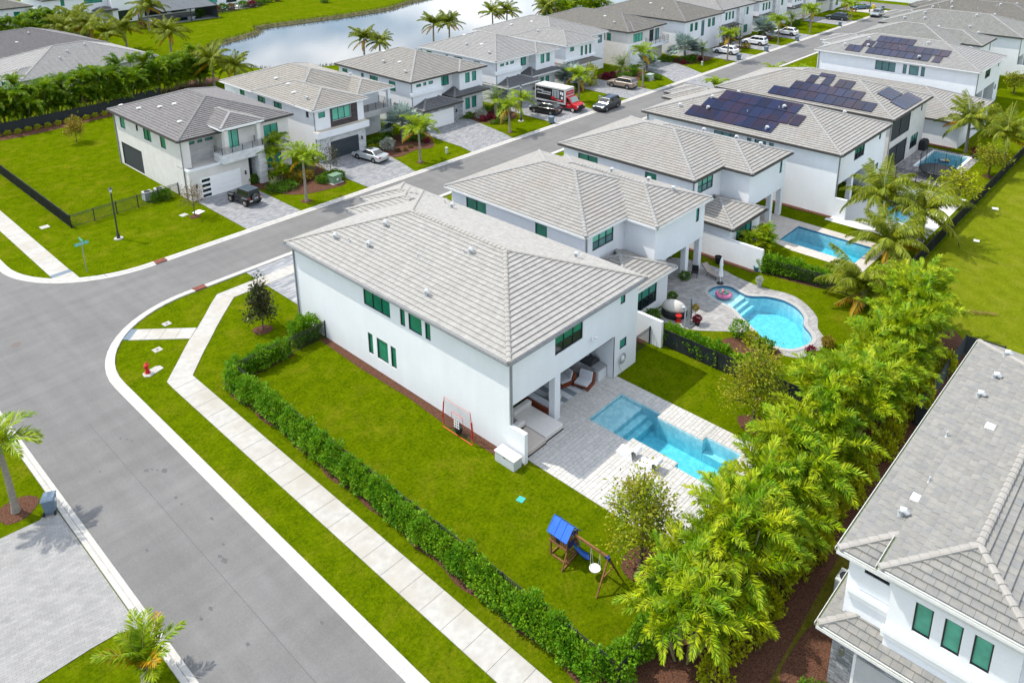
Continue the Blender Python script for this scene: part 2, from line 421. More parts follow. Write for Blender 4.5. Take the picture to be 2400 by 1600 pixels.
def watermat(name, bump, bscale, rough=0.02, tint=(0.93, 0.98, 1.0), density=0.45, absorb=(0.08, 0.79, 0.885)):
    m = bpy.data.materials.new(name); m.use_nodes = True
    n, l = m.node_tree.nodes, m.node_tree.links
    n.remove(n["Principled BSDF"])
    out = n["Material Output"]
    tr = n.new("ShaderNodeBsdfTransparent"); tr.inputs[0].default_value = (*tint, 1)
    gl = n.new("ShaderNodeBsdfGlossy"); gl.inputs["Roughness"].default_value = rough
    fr = n.new("ShaderNodeFresnel"); fr.inputs[0].default_value = 1.33
    mx = n.new("ShaderNodeMixShader")
    g = n.new("ShaderNodeNewGeometry")
    no = n.new("ShaderNodeTexNoise"); no.inputs["Scale"].default_value = bscale; no.inputs["Detail"].default_value = 3
    l.new(g.outputs["Position"], no.inputs["Vector"])
    bp = n.new("ShaderNodeBump"); bp.inputs["Strength"].default_value = bump; bp.inputs["Distance"].default_value = 0.05
    l.new(no.outputs["Fac"], bp.inputs["Height"])
    l.new(bp.outputs[0], gl.inputs["Normal"]); l.new(bp.outputs[0], fr.inputs["Normal"])
    l.new(fr.outputs[0], mx.inputs[0]); l.new(tr.outputs[0], mx.inputs[1]); l.new(gl.outputs[0], mx.inputs[2])
    l.new(mx.outputs[0], out.inputs["Surface"])
    va = n.new("ShaderNodeVolumeAbsorption")
    va.inputs["Color"].default_value = (*absorb, 1); va.inputs["Density"].default_value = density
    l.new(va.outputs[0], out.inputs["Volume"])
    MATS[name] = m
    return m
WATER = watermat('pool_water', 0.5, 2.4)
LAKE = mat('lake_water', (0.020, 0.026, 0.022), (0.028, 0.032, 0.024), 0.03, 0.05, 2, 0.5, bump=0.10, bscale=1.4, stretch=(1, .45, 1))

# ------------------------------------------------------------------ mesh helpers
class MB:
    def __init__(s):
        s.v = []; s.f = []; s.mi = []
    def add(s, vs, fs, mi=0):
        o = len(s.v)
        s.v.extend(vs)
        for f in fs:
            s.f.append(tuple(i + o for i in f)); s.mi.append(mi)
        return s
    def box(s, x0, x1, y0, y1, z0, z1, mi=0):
        return s.add([(x0, y0, z0), (x1, y0, z0), (x1, y1, z0), (x0, y1, z0), (x0, y0, z1), (x1, y0, z1), (x1, y1, z1), (x0, y1, z1)],
                     [(0, 3, 2, 1), (4, 5, 6, 7), (0, 1, 5, 4), (1, 2, 6, 5), (2, 3, 7, 6), (3, 0, 4, 7)], mi)
    def obox(s, c, size, rz=0.0, mi=0, rx=0.0, ry=0.0):
        M = Matrix.Translation(Vector(c)) @ Matrix.Rotation(rz, 4, 'Z') @ Matrix.Rotation(ry, 4, 'Y') @ Matrix.Rotation(rx, 4, 'X')
        a, b, d = size[0] / 2, size[1] / 2, size[2] / 2
        vs = [tuple(M @ Vector(p)) for p in ((-a, -b, -d), (a, -b, -d), (a, b, -d), (-a, b, -d), (-a, -b, d), (a, -b, d), (a, b, d), (-a, b, d))]
        return s.add(vs, [(0, 3, 2, 1), (4, 5, 6, 7), (0, 1, 5, 4), (1, 2, 6, 5), (2, 3, 7, 6), (3, 0, 4, 7)], mi)
    def bar(s, p0, p1, w, h=None, mi=0):
        h = h or w
        p0, p1 = Vector(p0), Vector(p1)
        d = (p1 - p0).normalized()
        up = Vector((0, 0, 1)) if abs(d.z) < .95 else Vector((1, 0, 0))
        a = d.cross(up).normalized() * (w / 2)
        b = a.cross(d).normalized() * (h / 2)
        vs = []
        for p in (p0, p1):
            vs += [tuple(p - a - b), tuple(p + a - b), tuple(p + a + b), tuple(p - a + b)]
        return s.add(vs, [(0, 1, 2, 3), (7, 6, 5, 4), (0, 4, 5, 1), (1, 5, 6, 2), (2, 6, 7, 3), (3, 7, 4, 0)], mi)
    def cyl(s, p0, p1, r0, r1=None, n=8, caps=True, mi=0):
        r1 = r0 if r1 is None else r1
        p0, p1 = Vector(p0), Vector(p1)
        d = (p1 - p0).normalized()
        up = Vector((0, 0, 1)) if abs(d.z) < .95 else Vector((1, 0, 0))
        a = d.cross(up).normalized(); b = a.cross(d).normalized()
        vs = []
        for p, r in ((p0, r0), (p1, r1)):
            for i in range(n):
                t = 2 * PI * i / n
                vs.append(tuple(p + a * (r * math.cos(t)) + b * (r * math.sin(t))))
        fs = [(i, (i + 1) % n, n + (i + 1) % n, n + i) for i in range(n)]
        if caps:
            fs += [tuple(range(n - 1, -1, -1)), tuple(range(n, 2 * n))]
        return s.add(vs, fs, mi)
    def tube(s, pts, radii, n=6, mi=0):
        pts = [Vector(p) for p in pts]
        if not hasattr(radii, '__len__'):
            radii = [radii] * len(pts)
        vs = []
        for k, p in enumerate(pts):
            d = (pts[min(k + 1, len(pts) - 1)] - pts[max(k - 1, 0)]).normalized()
            up = Vector((0, 0, 1)) if abs(d.z) < .9 else Vector((1, 0, 0))
            a = d.cross(up).normalized(); b = a.cross(d).normalized()
            for i in range(n):
                t = 2 * PI * i / n
                vs.append(tuple(p + (a * math.cos(t) + b * math.sin(t)) * radii[k]))
        fs = []
        for k in range(len(pts) - 1):
            for i in range(n):
                fs.append((k * n + i, k * n + (i + 1) % n, (k + 1) * n + (i + 1) % n, (k + 1) * n + i))
        fs += [tuple(range(n - 1, -1, -1)), tuple(range((len(pts) - 1) * n, len(pts) * n))]
        return s.add(vs, fs, mi)
    def lathe(s, prof, c=(0, 0, 0), n=14, mi=0):
        vs = []
        for r, z in prof:
            for i in range(n):
                t = 2 * PI * i / n
                vs.append((c[0] + r * math.cos(t), c[1] + r * math.sin(t), c[2] + z))
        fs = []
        for k in range(len(prof) - 1):
            for i in range(n):
                fs.append((k * n + i, k * n + (i + 1) % n, (k + 1) * n + (i + 1) % n, (k + 1) * n + i))
        fs += [tuple(range(n - 1, -1, -1)), tuple(range((len(prof) - 1) * n, len(prof) * n))]
        return s.add(vs, fs, mi)
    def flat(s, outer, holes=(), z=0.0, mi=0):
        loops = [[Vector((p[0], p[1], 0)) for p in outer]] + [[Vector((p[0], p[1], 0)) for p in h] for h in holes]
        allp = [p for lp in loops for p in lp]
        tris = tessellate_polygon(loops)
        fs = []
        for t in tris:
            a, b, c = (allp[i] for i in t)
            if (b - a).cross(c - a).z < 0:
                t = (t[0], t[2], t[1])
            fs.append(tuple(t))
        return s.add([(p.x, p.y, z) for p in allp], fs, mi)
    def prism(s, pts, z0, z1, mi=0):
        """closed vertical prism over a 2D outline (counter-clockwise)"""
        n = len(pts)
        s.flat(pts, (), z1, mi)
        vs = [(p[0], p[1], z0) for p in pts] + [(p[0], p[1], z1) for p in pts]
        return s.add(vs, [(i, (i + 1) % n, n + (i + 1) % n, n + i) for i in range(n)], mi)
    def xprism(s, prof, y0, y1, mi=0):
        """outline in x,z extruded along y"""
        n = len(prof)
        vs = [(p[0], y0, p[1]) for p in prof] + [(p[0], y1, p[1]) for p in prof]
        return s.add(vs, [tuple(range(n)), tuple(range(2 * n - 1, n - 1, -1))] + [(i, n + i, n + (i + 1) % n, (i + 1) % n) for i in range(n)], mi)
    def quad(s, a, b, c, d, mi=0):
        return s.add([tuple(a), tuple(b), tuple(c), tuple(d)], [(0, 1, 2, 3)], mi)
    def mesh(s, name, mats):
        me = bpy.data.meshes.new(name)
        me.from_pydata(s.v, [], s.f)
        mats = mats if isinstance(mats, (list, tuple)) else [mats]
        for m in mats:
            me.materials.append(m)
        if len(mats) > 1:
            me.polygons.foreach_set("material_index", s.mi)
        me.update()
        return me
    def build(s, name, mats, parent=None, smooth=False, bevel=0.0, seg=2, loc=None, rz=0.0):
        me = s.mesh(name, mats)
        o = put(name, me, parent, loc, rz)
        if smooth:
            me.polygons.foreach_set("use_smooth", [True] * len(me.polygons))
            if not bevel:
                es = o.modifiers.new("e", 'EDGE_SPLIT'); es.split_angle = rad(40)
        if bevel:
            b = o.modifiers.new("b", 'BEVEL'); b.width = bevel; b.segments = seg; b.limit_method = 'ANGLE'; b.angle_limit = rad(35)
            me.polygons.foreach_set("use_smooth", [True] * len(me.polygons))
            w = o.modifiers.new("w", 'WEIGHTED_NORMAL'); w.keep_sharp = False
        return o

def put(name, me, parent=None, loc=None, rz=0.0):
    o = bpy.data.objects.new(name, me)
    COL.objects.link(o)
    if parent is not None:
        o.parent = parent
    if loc is not None:
        o.location = loc
    if rz:
        o.rotation_euler = (0, 0, rz)
    return o
def tag(o, label, cat, group=None):
    o["label"] = label; o["category"] = cat
    if group:
        o["group"] = group
    return o
def thing(name, label, cat, loc=(0, 0, 0), rz=0.0, group=None):
    o = put(name, None, None, loc, rz)
    o.empty_display_size = 0.3
    return tag(o, label, cat, group)
def struct(o, kind='structure'):
    o["kind"] = kind
    return o
def copy_tree(o, loc, rz, label, group=None):
    c = o.copy(); COL.objects.link(c)
    c.location = loc; c.rotation_euler = (0, 0, rz); c["label"] = label
    if group:
        c["group"] = group
    for ch in o.children:
        d = ch.copy(); COL.objects.link(d); d.parent = c
        for g in ch.children:
            e = g.copy(); COL.objects.link(e); e.parent = d
    return c
def text(s, size, parent, loc, rot, m, name='lettering', sx=1.0, extrude=0.004, shear=0.0, align='CENTER'):
    cu = bpy.data.curves.new('t', 'FONT')
    cu.body = s; cu.size = size; cu.extrude = extrude; cu.align_x = align; cu.align_y = 'CENTER'; cu.shear = shear
    cu.resolution_u = 3
    to = bpy.data.objects.new('t', cu); COL.objects.link(to)
    bpy.context.view_layer.update()
    dg = bpy.context.evaluated_depsgraph_get()
    me = bpy.data.meshes.new_from_object(to.evaluated_get(dg))
    bpy.data.objects.remove(to)
    me.materials.clear(); me.materials.append(m)
    o = put(name, me, parent, loc)
    o.rotation_euler = rot; o.scale = (sx, 1, 1)
    return o

# ------------------------------------------------------------------ house builder
def clip(poly, a, b):
    """keep the part of a 2D polygon left of the line a->b"""
    out = []
    dx, dy = b[0] - a[0], b[1] - a[1]
    def side(p):
        return dx * (p[1] - a[1]) - dy * (p[0] - a[0])
    for i, p in enumerate(poly):
        q = poly[(i + 1) % len(poly)]
        sp, sq = side(p), side(q)
        if sp >= -1e-9:
            out.append(p)
        if (sp > 1e-9 and sq < -1e-9) or (sp < -1e-9 and sq > 1e-9):
            t = sp / (sp - sq)
            out.append((p[0] + (q[0] - p[0]) * t, p[1] + (q[1] - p[1]) * t))
    return out

PITCH = 0.335
ROW = 0.345
TW = 0.335
EAVE = 6.72

class House:
    def __init__(s, name, label, ox, oy, wall=STUCCO, tile=T_MAIN, cap=CAPG, gutter=BRONZE, frame=DARKM, rz=0.0, detail=False, group=None):
        s.t = thing(name, label, 'house', (ox, oy, 0), rz, group)
        s.ox, s.oy = ox, oy
        s.wall, s.tile, s.cap, s.gutter, s.frame = wall, tile, cap, gutter, frame
        s.detail = detail
        s.cands = []      # full tiles that may become single parts
        s.nwin = 0
    def L(s, x, y):
        return x - s.ox, y - s.oy
    # ---- walls
    def facade(s, mb, p0, p1, z0, z1, holes, depth=0.13):
        p0, p1 = Vector(p0), Vector(p1)
        ln = (p1 - p0).length
        d = (p1 - p0) / ln
        n = Vector((d.y, -d.x))
        us = sorted({0.0, ln, *[h[0] for h in holes], *[h[1] for h in holes]})
        zs = sorted({z0, z1, *[h[2] for h in holes], *[h[3] for h in holes]})
        def P(u, z, dp=0.0):
            q = p0 + d * u - n * dp
            return (q.x, q.y, z)
        for i in range(len(us) - 1):
            for j in range(len(zs) - 1):
                cu, cz = (us[i] + us[i + 1]) / 2, (zs[j] + zs[j + 1]) / 2
                if any(h[0] < cu < h[1] and h[2] < cz < h[3] for h in holes):
                    continue
                mb.quad(P(us[i], zs[j]), P(us[i + 1], zs[j]), P(us[i + 1], zs[j + 1]), P(us[i], zs[j + 1]))
        for u0, u1, a, b in holes:
            mb.quad(P(u0, a), P(u0, b), P(u0, b, depth), P(u0, a, depth))
            mb.quad(P(u1, b), P(u1, a), P(u1, a, depth), P(u1, b, depth))
            mb.quad(P(u0, b), P(u1, b), P(u1, b, depth), P(u0, b, depth))
            mb.quad(P(u1, a), P(u0, a), P(u0, a, depth), P(u1, a, depth))
        return P
    def window(s, P, u0, u1, a, b, cols=1, rows=1, pane=PGREEN, depth=0.09, bar=0.055, sill=False, low=None, name='window'):
        fb = MB()
        def rbox(ua, ub, za, zb, d0, d1):
            q = [P(ua, za, d0), P(ub, za, d0), P(ub, zb, d0), P(ua, zb, d0), P(ua, za, d1), P(ub, za, d1), P(ub, zb, d1), P(ua, zb, d1)]
            fb.add(q, [(0, 1, 2, 3), (0, 4, 5, 1), (1, 5, 6, 2), (2, 6, 7, 3), (3, 7, 4, 0)])
        e = 0.002
        rbox(u0 + e, u0 + bar, a + e, b - e, depth - .05, depth + .03)
        rbox(u1 - bar, u1 - e, a + e, b - e, depth - .05, depth + .03)
        rbox(u0 + bar, u1 - bar, a + e, a + bar, depth - .05, depth + .03)
        rbox(u0 + bar, u1 - bar, b - bar, b - e, depth - .05, depth + .03)
        w = (u1 - u0) / cols
        for c in range(1, cols):
            rbox(u0 + c * w - bar / 2, u0 + c * w + bar / 2, a + bar, b - bar, depth - .045, depth + .028)
        h = (b - a) / rows
        for r in range(1, rows):
            for c in range(cols):
                rbox(u0 + c * w + bar / 2, u0 + (c + 1) * w - bar / 2, a + r * h - bar / 2, a + r * h + bar / 2, depth - .04, depth + .026)
        o = fb.build(name, s.frame, s.t)
        for c in range(cols):
            for r in range(rows):
                pb = MB()
                ua, ub = u0 + c * w + bar * .3, u0 + (c + 1) * w - bar * .3
                za, zb = a + r * h + bar * .3, a + (r + 1) * h - bar * .3
                pb.quad(P(ua, za, depth + .012), P(ub, za, depth + .012), P(ub, zb, depth + .012), P(ua, zb, depth + .012))
                m = pane
                if low is not None and r == 0:
                    m = low
                pb.build('pane', m, o)
        return o
    def block(s, x0, x1, y0, y1, z0, z1, wins=None, wall=None, sides='SENW', name='wall', top=False):
        """rectangular storey; wins = {side: [(a0, a1, z0, z1, opts)]} with a along x (S, N) or y (E, W), world coordinates"""
        wins = wins or {}
        lx0, ly0 = s.L(x0, y0); lx1, ly1 = s.L(x1, y1)
        mb = MB()
        todo = []
        for sd in sides:
            if sd == 'S':
                p0, p1 = (lx0, ly0), (lx1, ly0); f = lambda a0, a1: (a0 - x0, a1 - x0)
            elif sd == 'E':
                p0, p1 = (lx1, ly0), (lx1, ly1); f = lambda a0, a1: (a0 - y0, a1 - y0)
            elif sd == 'N':
                p0, p1 = (lx1, ly1), (lx0, ly1); f = lambda a0, a1: (x1 - a1, x1 - a0)
            else:
                p0, p1 = (lx0, ly1), (lx0, ly0); f = lambda a0, a1: (y1 - a1, y1 - a0)
            ws = wins.get(sd, [])
            holes = [(*f(w[0], w[1]), w[2], w[3]) for w in ws]
            P = s.facade(mb, p0, p1, z0, z1, holes)
            for w, h in zip(ws, holes):
                todo.append((P, h, w[4] if len(w) > 4 else {}))
        if top:
            mb.quad((lx0, ly0, z1), (lx1, ly0, z1), (lx1, ly1, z1), (lx0, ly1, z1))
        mb.build(name, wall or s.wall, s.t)
        for P, h, o in todo:
            if o is not None:
                s.window(P, *h, **o)
    # ---- solid box part
    def box(s, name, m, x0, x1, y0, y1, z0, z1, bevel=0.0):
        a = s.L(x0, y0); b = s.L(x1, y1)
        return MB().box(a[0], b[0], a[1], b[1], z0, z1).build(name, m, s.t, bevel=bevel)
    # ---- tiled hip roof
    def hip(s, x0, x1, y0, y1, z, tile=None, cap=None, gutter=None, pitch=PITCH, planes='SENW', gut='SENW', fascia=True, caps=True, soffit=True, cut=None, single=False, row=ROW, tw=TW, moss=None):
        tile = tile or s.tile; cap = cap or s.cap; gutter = gutter if gutter is not None else s.gutter
        lx0, ly0 = s.L(x0, y0); lx1, ly1 = s.L(x1, y1)
        W, D = lx1 - lx0, ly1 - ly0
        run = min(W, D) / 2
        pl = {'S': ((lx0, ly0), (1, 0), (0, 1), W), 'E': ((lx1, ly0), (0, 1), (-1, 0), D),
              'N': ((lx1, ly1), (-1, 0), (0, -1), W), 'W': ((lx0, ly1), (0, -1), (1, 0), D)}
        base = MB(); body = MB()
        for sd in planes:
            o, du, dv, ln = pl[sd]
            def P(u, v, lift, o=o, du=du, dv=dv):
                return (o[0] + du[0] * u + dv[0] * v, o[1] + du[1] * u + dv[1] * v, z + v * pitch + lift)
            poly = [(0, 0), (ln, 0), (ln - run, run), (run, run)]
            if ln - 2 * run < 1e-4:
                poly = [(0, 0), (ln, 0), (run, run)]
            base.add([P(u, v, 0) for u, v in poly], [tuple(range(len(poly)))])
            nr = int(math.ceil(run / row))
            for j in range(nr):
                v0 = j * row
                v1 = v0 + row + 0.05
                off = (j % 2) * tw / 2 + (RND.random() - .5) * .02
                k0 = int(math.floor((v0 - off) / tw)) - 1
                k1 = int(math.ceil((ln - v0 - off) / tw)) + 1
                for k in range(k0, k1):
                    ua, ub = off + k * tw + .005, off + (k + 1) * tw - .005
                    full = ua >= v1 and ub <= ln - v1 and v1 <= run
                    q = [(ua, v0), (ub, v0), (ub, v1), (ua, v1)]
                    if not full:
                        for i in range(len(poly)):
                            q = clip(q, poly[i], poly[(i + 1) % len(poly)])
                            if len(q) < 3:
                                break
                        if len(q) < 3:
                            continue
                    jt = (RND.random() - .5) * .008
                    lift = lambda v: 0.105 + jt - .090 * (v - v0) / (v1 - v0)
                    if full and single and s.detail:
                        s.cands.append((sd, P(ua, v0, 0), (du, dv, ub - ua, v1 - v0, pitch, tile), [P(u, v, lift(v)) for u, v in q], [P(u, v, 0.042) for u, v in q[:2]], body))
                        continue
                    n = len(q)
                    vs = [P(u, v, lift(v)) for u, v in q]
                    fs = [tuple(range(n))]
                    for i in range(n):
                        a, b = q[i], q[(i + 1) % n]
                        if abs(a[1] - v0) < 1e-6 and abs(b[1] - v0) < 1e-6:
                            m0 = len(vs)
                            vs += [P(a[0], a[1], .042), P(b[0], b[1], .042)]
                            fs.append((m0, m0 + 1, (i + 1) % n, i))
                    body.add(vs, fs)
        s.pending = (body, tile)
        bo = base.build('roof_deck', UNDER, s.t)
        if single and s.detail:
            s.split_tiles(body, tile)
        if body.v:
            ro = body.build('roof_tiles', tile, s.t)
            ro["kind"] = 'stuff'
        # ridge and hip caps
        zr = z + run * pitch
        if W >= D:
            r0, r1 = (lx0 + run, ly0 + run), (lx1 - run, ly0 + run)
        else:
            r0, r1 = (lx0 + run, ly0 + run), (lx0 + run, ly1 - run)
        if caps:
            lines = []
            R0, R1 = Vector((*r0, zr)), Vector((*r1, zr))
            if (R1 - R0).length > .3 and not cut:
                lines.append((R0, R1))
            cs = {'SW': (lx0, ly0), 'SE': (lx1, ly0), 'NE': (lx1, ly1), 'NW': (lx0, ly1)}
            for kx, c in cs.items():
                if kx[0] not in planes and kx[1] not in planes:
                    continue
                t = R0 if (Vector(c) - Vector(r0)).length <= (Vector(c) - Vector(r1)).length else R1
                c3 = Vector((*c, z))
                lines.append((c3, t if not cut else c3 + (t - c3) * min(1, cut / run)))
            s.caps(lines, cap, single and s.detail)
        if fascia:
            f = MB()
            for sd, bx in (('S', (lx0, lx1, ly0 - .002, ly0 + .035)), ('N', (lx0, lx1, ly1 - .035, ly1 + .002)), ('W', (lx0 - .002, lx0 + .035, ly0 + .036, ly1 - .036)), ('E', (lx1 - .035, lx1 + .002, ly0 + .036, ly1 - .036))):
                if sd in planes:
                    f.box(bx[0], bx[1], bx[2], bx[3], z - .20, z + .012)
            f.build('fascia', TRIM if gutter is not BRONZE else BRONZE, s.t)
        if soffit:
            MB().quad((lx0 + .03, ly0 + .03, z - .17), (lx0 + .03, ly1 - .03, z - .17), (lx1 - .03, ly1 - .03, z - .17), (lx1 - .03, ly0 + .03, z - .17)).build('soffit', TRIM, s.t)
        if gutter:
            for sd in gut:
                if sd not in planes:
                    continue
                g = MB()
                w, t = .13, .018
                if sd in 'SN':
                    sg = -1 if sd == 'S' else 1
                    e = ly0 - .004 if sd == 'S' else ly1 + .004
                    a, b = lx0 - .02, lx1 + .02
                    for q0, q1, za, zb, mi in ((0, w, z - .13, z - .06, 1), (w - t, w + .004, z - .135, z + .01, 0), (0, t, z - .06, z - .005, 0)):
                        ys = sorted((e + sg * q0, e + sg * q1))
                        g.box(a, b, ys[0], ys[1], za, zb, mi)
                else:
                    sg = -1 if sd == 'W' else 1
                    e = lx0 - .004 if sd == 'W' else lx1 + .004
                    a, b = ly0 - .02, ly1 + .02
                    for q0, q1, za, zb, mi in ((0, w, z - .13, z - .06, 1), (w - t, w + .004, z - .135, z + .01, 0), (0, t, z - .06, z - .005, 0)):
                        xs = sorted((e + sg * q0, e + sg * q1))
                        g.box(xs[0], xs[1], a, b, za, zb, mi)
                g.build('gutter', [WHITEG, GREENG] if gutter is GREENG else [gutter, gutter], s.t)
        return zr
    def split_tiles(s, body, tile):
        """the 300 full tiles nearest the camera become parts; the rest join the roof_tiles part"""
        vis = {'S': 1, 'W': 1, 'E': .35, 'N': .5}
        cs = sorted(s.cands, key=lambda c: (Vector((c[1][0] + s.ox, c[1][1] + s.oy, c[1][2])) - CAMP).length / vis[c[0]])
        cache = {}
        cnt = getattr(s, 'ntile', 0)
        for i, (sd, p, (du, dv, w, h, pitch, tl), top, bot, _) in enumerate(cs):
            if i + cnt < 300:
                me = cache.get(sd)
                if me is None:
                    t = Vector(p)
                    q = MB()
                    q.add([tuple(Vector(a) - t) for a in top] + [tuple(Vector(a) - t) for a in bot], [(0, 1, 2, 3), (4, 5, 1, 0), (4, 0, 3), (5, 2, 1)])
                    me = cache[sd] = q.mesh('tile', tile)
                put('tile', me, s.t, (p[0], p[1], p[2] + (RND.random() - .5) * .006))
            else:
                body.add(top + bot, [(0, 1, 2, 3), (4, 5, 1, 0)])
        s.ntile = min(300, cnt + len(cs))
        s.cands = []
    def caps(s, lines, cap, single):
        mb = MB()
        for A, B in lines:
            d = B - A
            n = max(1, int(round(d.length / .40)))
            d.normalize()
            up = Vector((0, 0, 1))
            a = d.cross(up).normalized()
            st = (B - A).length / n
            sec0 = [(-.165, -.03), (-.15, .085), (-.07, .125), (.07, .125), (.15, .085), (.165, -.03)]
            def ring(o, k, lift):
                return [tuple(o + a * (x * k) + up * (y * k + lift)) for x, y in sec0]
            fs = [(i, i + 1, 6 + i + 1, 6 + i) for i in range(5)] + [(5, 4, 3, 2, 1, 0)]
            me = None
            for i in range(n):
                if single:
                    if me is None:
                        q = MB(); q.add(ring(Vector(), 1.0, .035) + ring(d * (st + .04), .86, .012), fs); me = q.mesh('ridge_tile', cap)
                    put('ridge_tile', me, s.t, tuple(A + d * (i * st)))
                else:
                    o = A + d * (i * st)
                    mb.add(ring(o, 1.0, .035) + ring(o + d * (st + .04), .86, .012), fs)
        if mb.v:
            o = mb.build('ridge_tiles', cap, s.t); o["kind"] = 'stuff'
    def downpipe(s, x, y, z0=0.0, z1=EAVE - .1, m=None):
        lx, ly = s.L(x, y)
        MB().box(lx - .05, lx + .05, ly - .05, ly + .05, z0, z1).build('downpipe', m or GREYG, s.t)
    def vents(s, pts, m=None):
        """hooded roof vents; pts = (x, y, z, kind)"""
        for x, y, z, k in pts:
            lx, ly = s.L(x, y)
            v = MB()
            if k == 'g':
                v.cyl((lx, ly, z - .1), (lx, ly, z + .22), .12, n=10)
                v.tube([(lx, ly, z + .2), (lx, ly - .05, z + .34), (lx, ly - .18, z + .38), (lx, ly - .28, z + .27)], [.13, .15, .15, .13], 10)
                v.build('roof_vent', m or MATS['vent_grey'], s.t, smooth=True)
            elif k == 'b':
                v.obox((lx, ly, z + .07), (.5, .42, .12), 0, 0)
                v.obox((lx, ly, z + .15), (.36, .3, .05), 0, 0)
                v.build('roof_vent', m or MATS['vent_white'], s.t, bevel=.02)
            else:
                v.cyl((lx, ly, z - .1), (lx, ly, z + .3), .045, n=8)
                v.cyl((lx, ly, z - .02), (lx, ly, z + .05), .10, .06, n=8)
                v.build('vent_pipe', m or MATS['vent_grey'], s.t)
    def garage(s, x0, x1, y, z1, m, slots=None):
        """roll-up door facing -y"""
        a, b = s.L(x0, y)[0], s.L(x1, y)[0]
        ly = s.L(x0, y)[1]
        d = MB(); n = 4; h = z1 / n
        for i in range(n):
            d.box(a, b, ly - .02, ly + .05, i * h + .008, (i + 1) * h - .006)
        o = d.build('garage_door', m, s.t)
        if slots:
            for i in range(n):
                MB().box(a + slots[0], a + slots[1], ly - .028, ly - .021, i * h + .12, (i + 1) * h - .12).build('pane', PDARK, o)
        return o
    def lamp(s, x, y, z):
        lx, ly = s.L(x, y)
        MB().box(lx - .07, lx + .07, ly - .16, ly, z - .22, z + .22).build('wall_lamp', DARKM, s.t, bevel=.015)
mat('vent_grey', (0.40, 0.42, 0.43), (0.46, 0.48, 0.49), 0.5, 5)
mat('vent_white', (0.62, 0.63, 0.63), (0.7, 0.7, 0.7), 0.5, 5)
def roofz(run_in, z=EAVE):
    return z + run_in * PITCH + .06

# ------------------------------------------------------------------ ground, lake, pools
def arc(cx, cy, r, a0, a1, n=14):
    return [(cx + r * math.cos(rad(a0 + (a1 - a0) * i / n)), cy + r * math.sin(rad(a0 + (a1 - a0) * i / n))) for i in range(n + 1)]
def area(p):
    return sum(p[i][0] * p[(i + 1) % len(p)][1] - p[(i + 1) % len(p)][0] * p[i][1] for i in range(len(p))) / 2
def ccw(p):
    return p if area(p) > 0 else p[::-1]
def smooth_loop(p, k=5):
    out = []
    n = len(p)
    for i in range(n):
        a, b, c, d = (np.array(p[(i + j) % n]) for j in (-1, 0, 1, 2))
        for t in np.linspace(0, 1, k, endpoint=False):
            out.append(tuple(0.5 * ((2 * b) + (c - a) * t + (2 * a - 5 * b + 4 * c - d) * t * t + (3 * b - a - 3 * c + d) * t ** 3)))
    return out
def rect(x0, x1, y0, y1):
    return [(x0, y0), (x1, y0), (x1, y1), (x0, y1)]
def grow(p, d):
    """offset a CCW loop outwards by d"""
    out = []
    n = len(p)
    for i in range(n):
        a, b, c = Vector(p[i - 1]), Vector(p[i]), Vector(p[(i + 1) % n])
        e0, e1 = (b - a).normalized(), (c - b).normalized()
        n0, n1 = Vector((e0.y, -e0.x)), Vector((e1.y, -e1.x))
        m = (n0 + n1)
        m = m / max(.3, (1 + n0.dot(n1)))
        out.append(tuple(b + m * d))
    return out

POOL1 = [(5.82, -10.3), (9.4, -10.3), (9.4, -7.93), (8.95, -7.93), (8.95, -4.58), (9.4, -4.58), (9.4, -1.42), (5.82, -1.42), (5.82, -4.58), (6.22, -4.58), (6.22, -7.88), (5.82, -7.88)]
POOL2 = smooth_loop(ccw([(25.5, 1.35), (26.75, 1.3), (27.45, 0.45), (27.2, -0.6), (27.1, -1.55), (27.95, -2.68), (28.3, -3.98), (27.92, -5.28), (26.98, -6.29), (25.85, -6.8), (24.9, -7.8), (24.0, -8.2), (22.9, -8.0), (22.0, -7.5), (21.65, -6.6), (21.9, -5.45), (22.67, -4.35), (23.55, -2.86), (24.35, -1.75), (24.6, -0.78), (24.75, 0.3)]))
POOL3 = rect(38.8, 42.95, -5.75, 1.45)
POOL4 = rect(50.5, 57.5, -6.6, -3.2)
POOL5 = rect(68.6, 75.7, -5.3, -1.45)
LAKEP = smooth_loop(ccw([(44, 101), (52, 95.6), (62, 93.5), (80, 92.5), (120, 92), (180, 92), (240, 92), (300, 98), (300, 160), (240, 168), (180, 160), (140, 152), (114, 146), (101, 141), (86, 140.7), (75, 141.6), (64.5, 142.3), (61, 137), (48, 131), (43.5, 122), (41.5, 110)]), 4)

gnd = MB().flat(rect(-260, 420, -200, 520), [POOL1, POOL2, POOL3, POOL4, POOL5, LAKEP], 0.0).build('ground', LAWN)
struct(gnd)
# lake: bank sloping under the water, and the water itself
lb = MB(); n = len(LAKEP); inner = grow(LAKEP, -2.6)
lb.add([(p[0], p[1], 0) for p in LAKEP] + [(p[0], p[1], -1.1) for p in inner], [(i, (i + 1) % n, n + (i + 1) % n, n + i) for i in range(n)])
struct(lb.build('lake_bank', mat('bank_soil', (0.06, 0.065, 0.018), (0.14, 0.12, 0.06), 0.95, 1.2, 8, bump=.8, bscale=12)))
struct(MB().flat(grow(LAKEP, 1.0), (), -0.55).build('lake', LAKE))

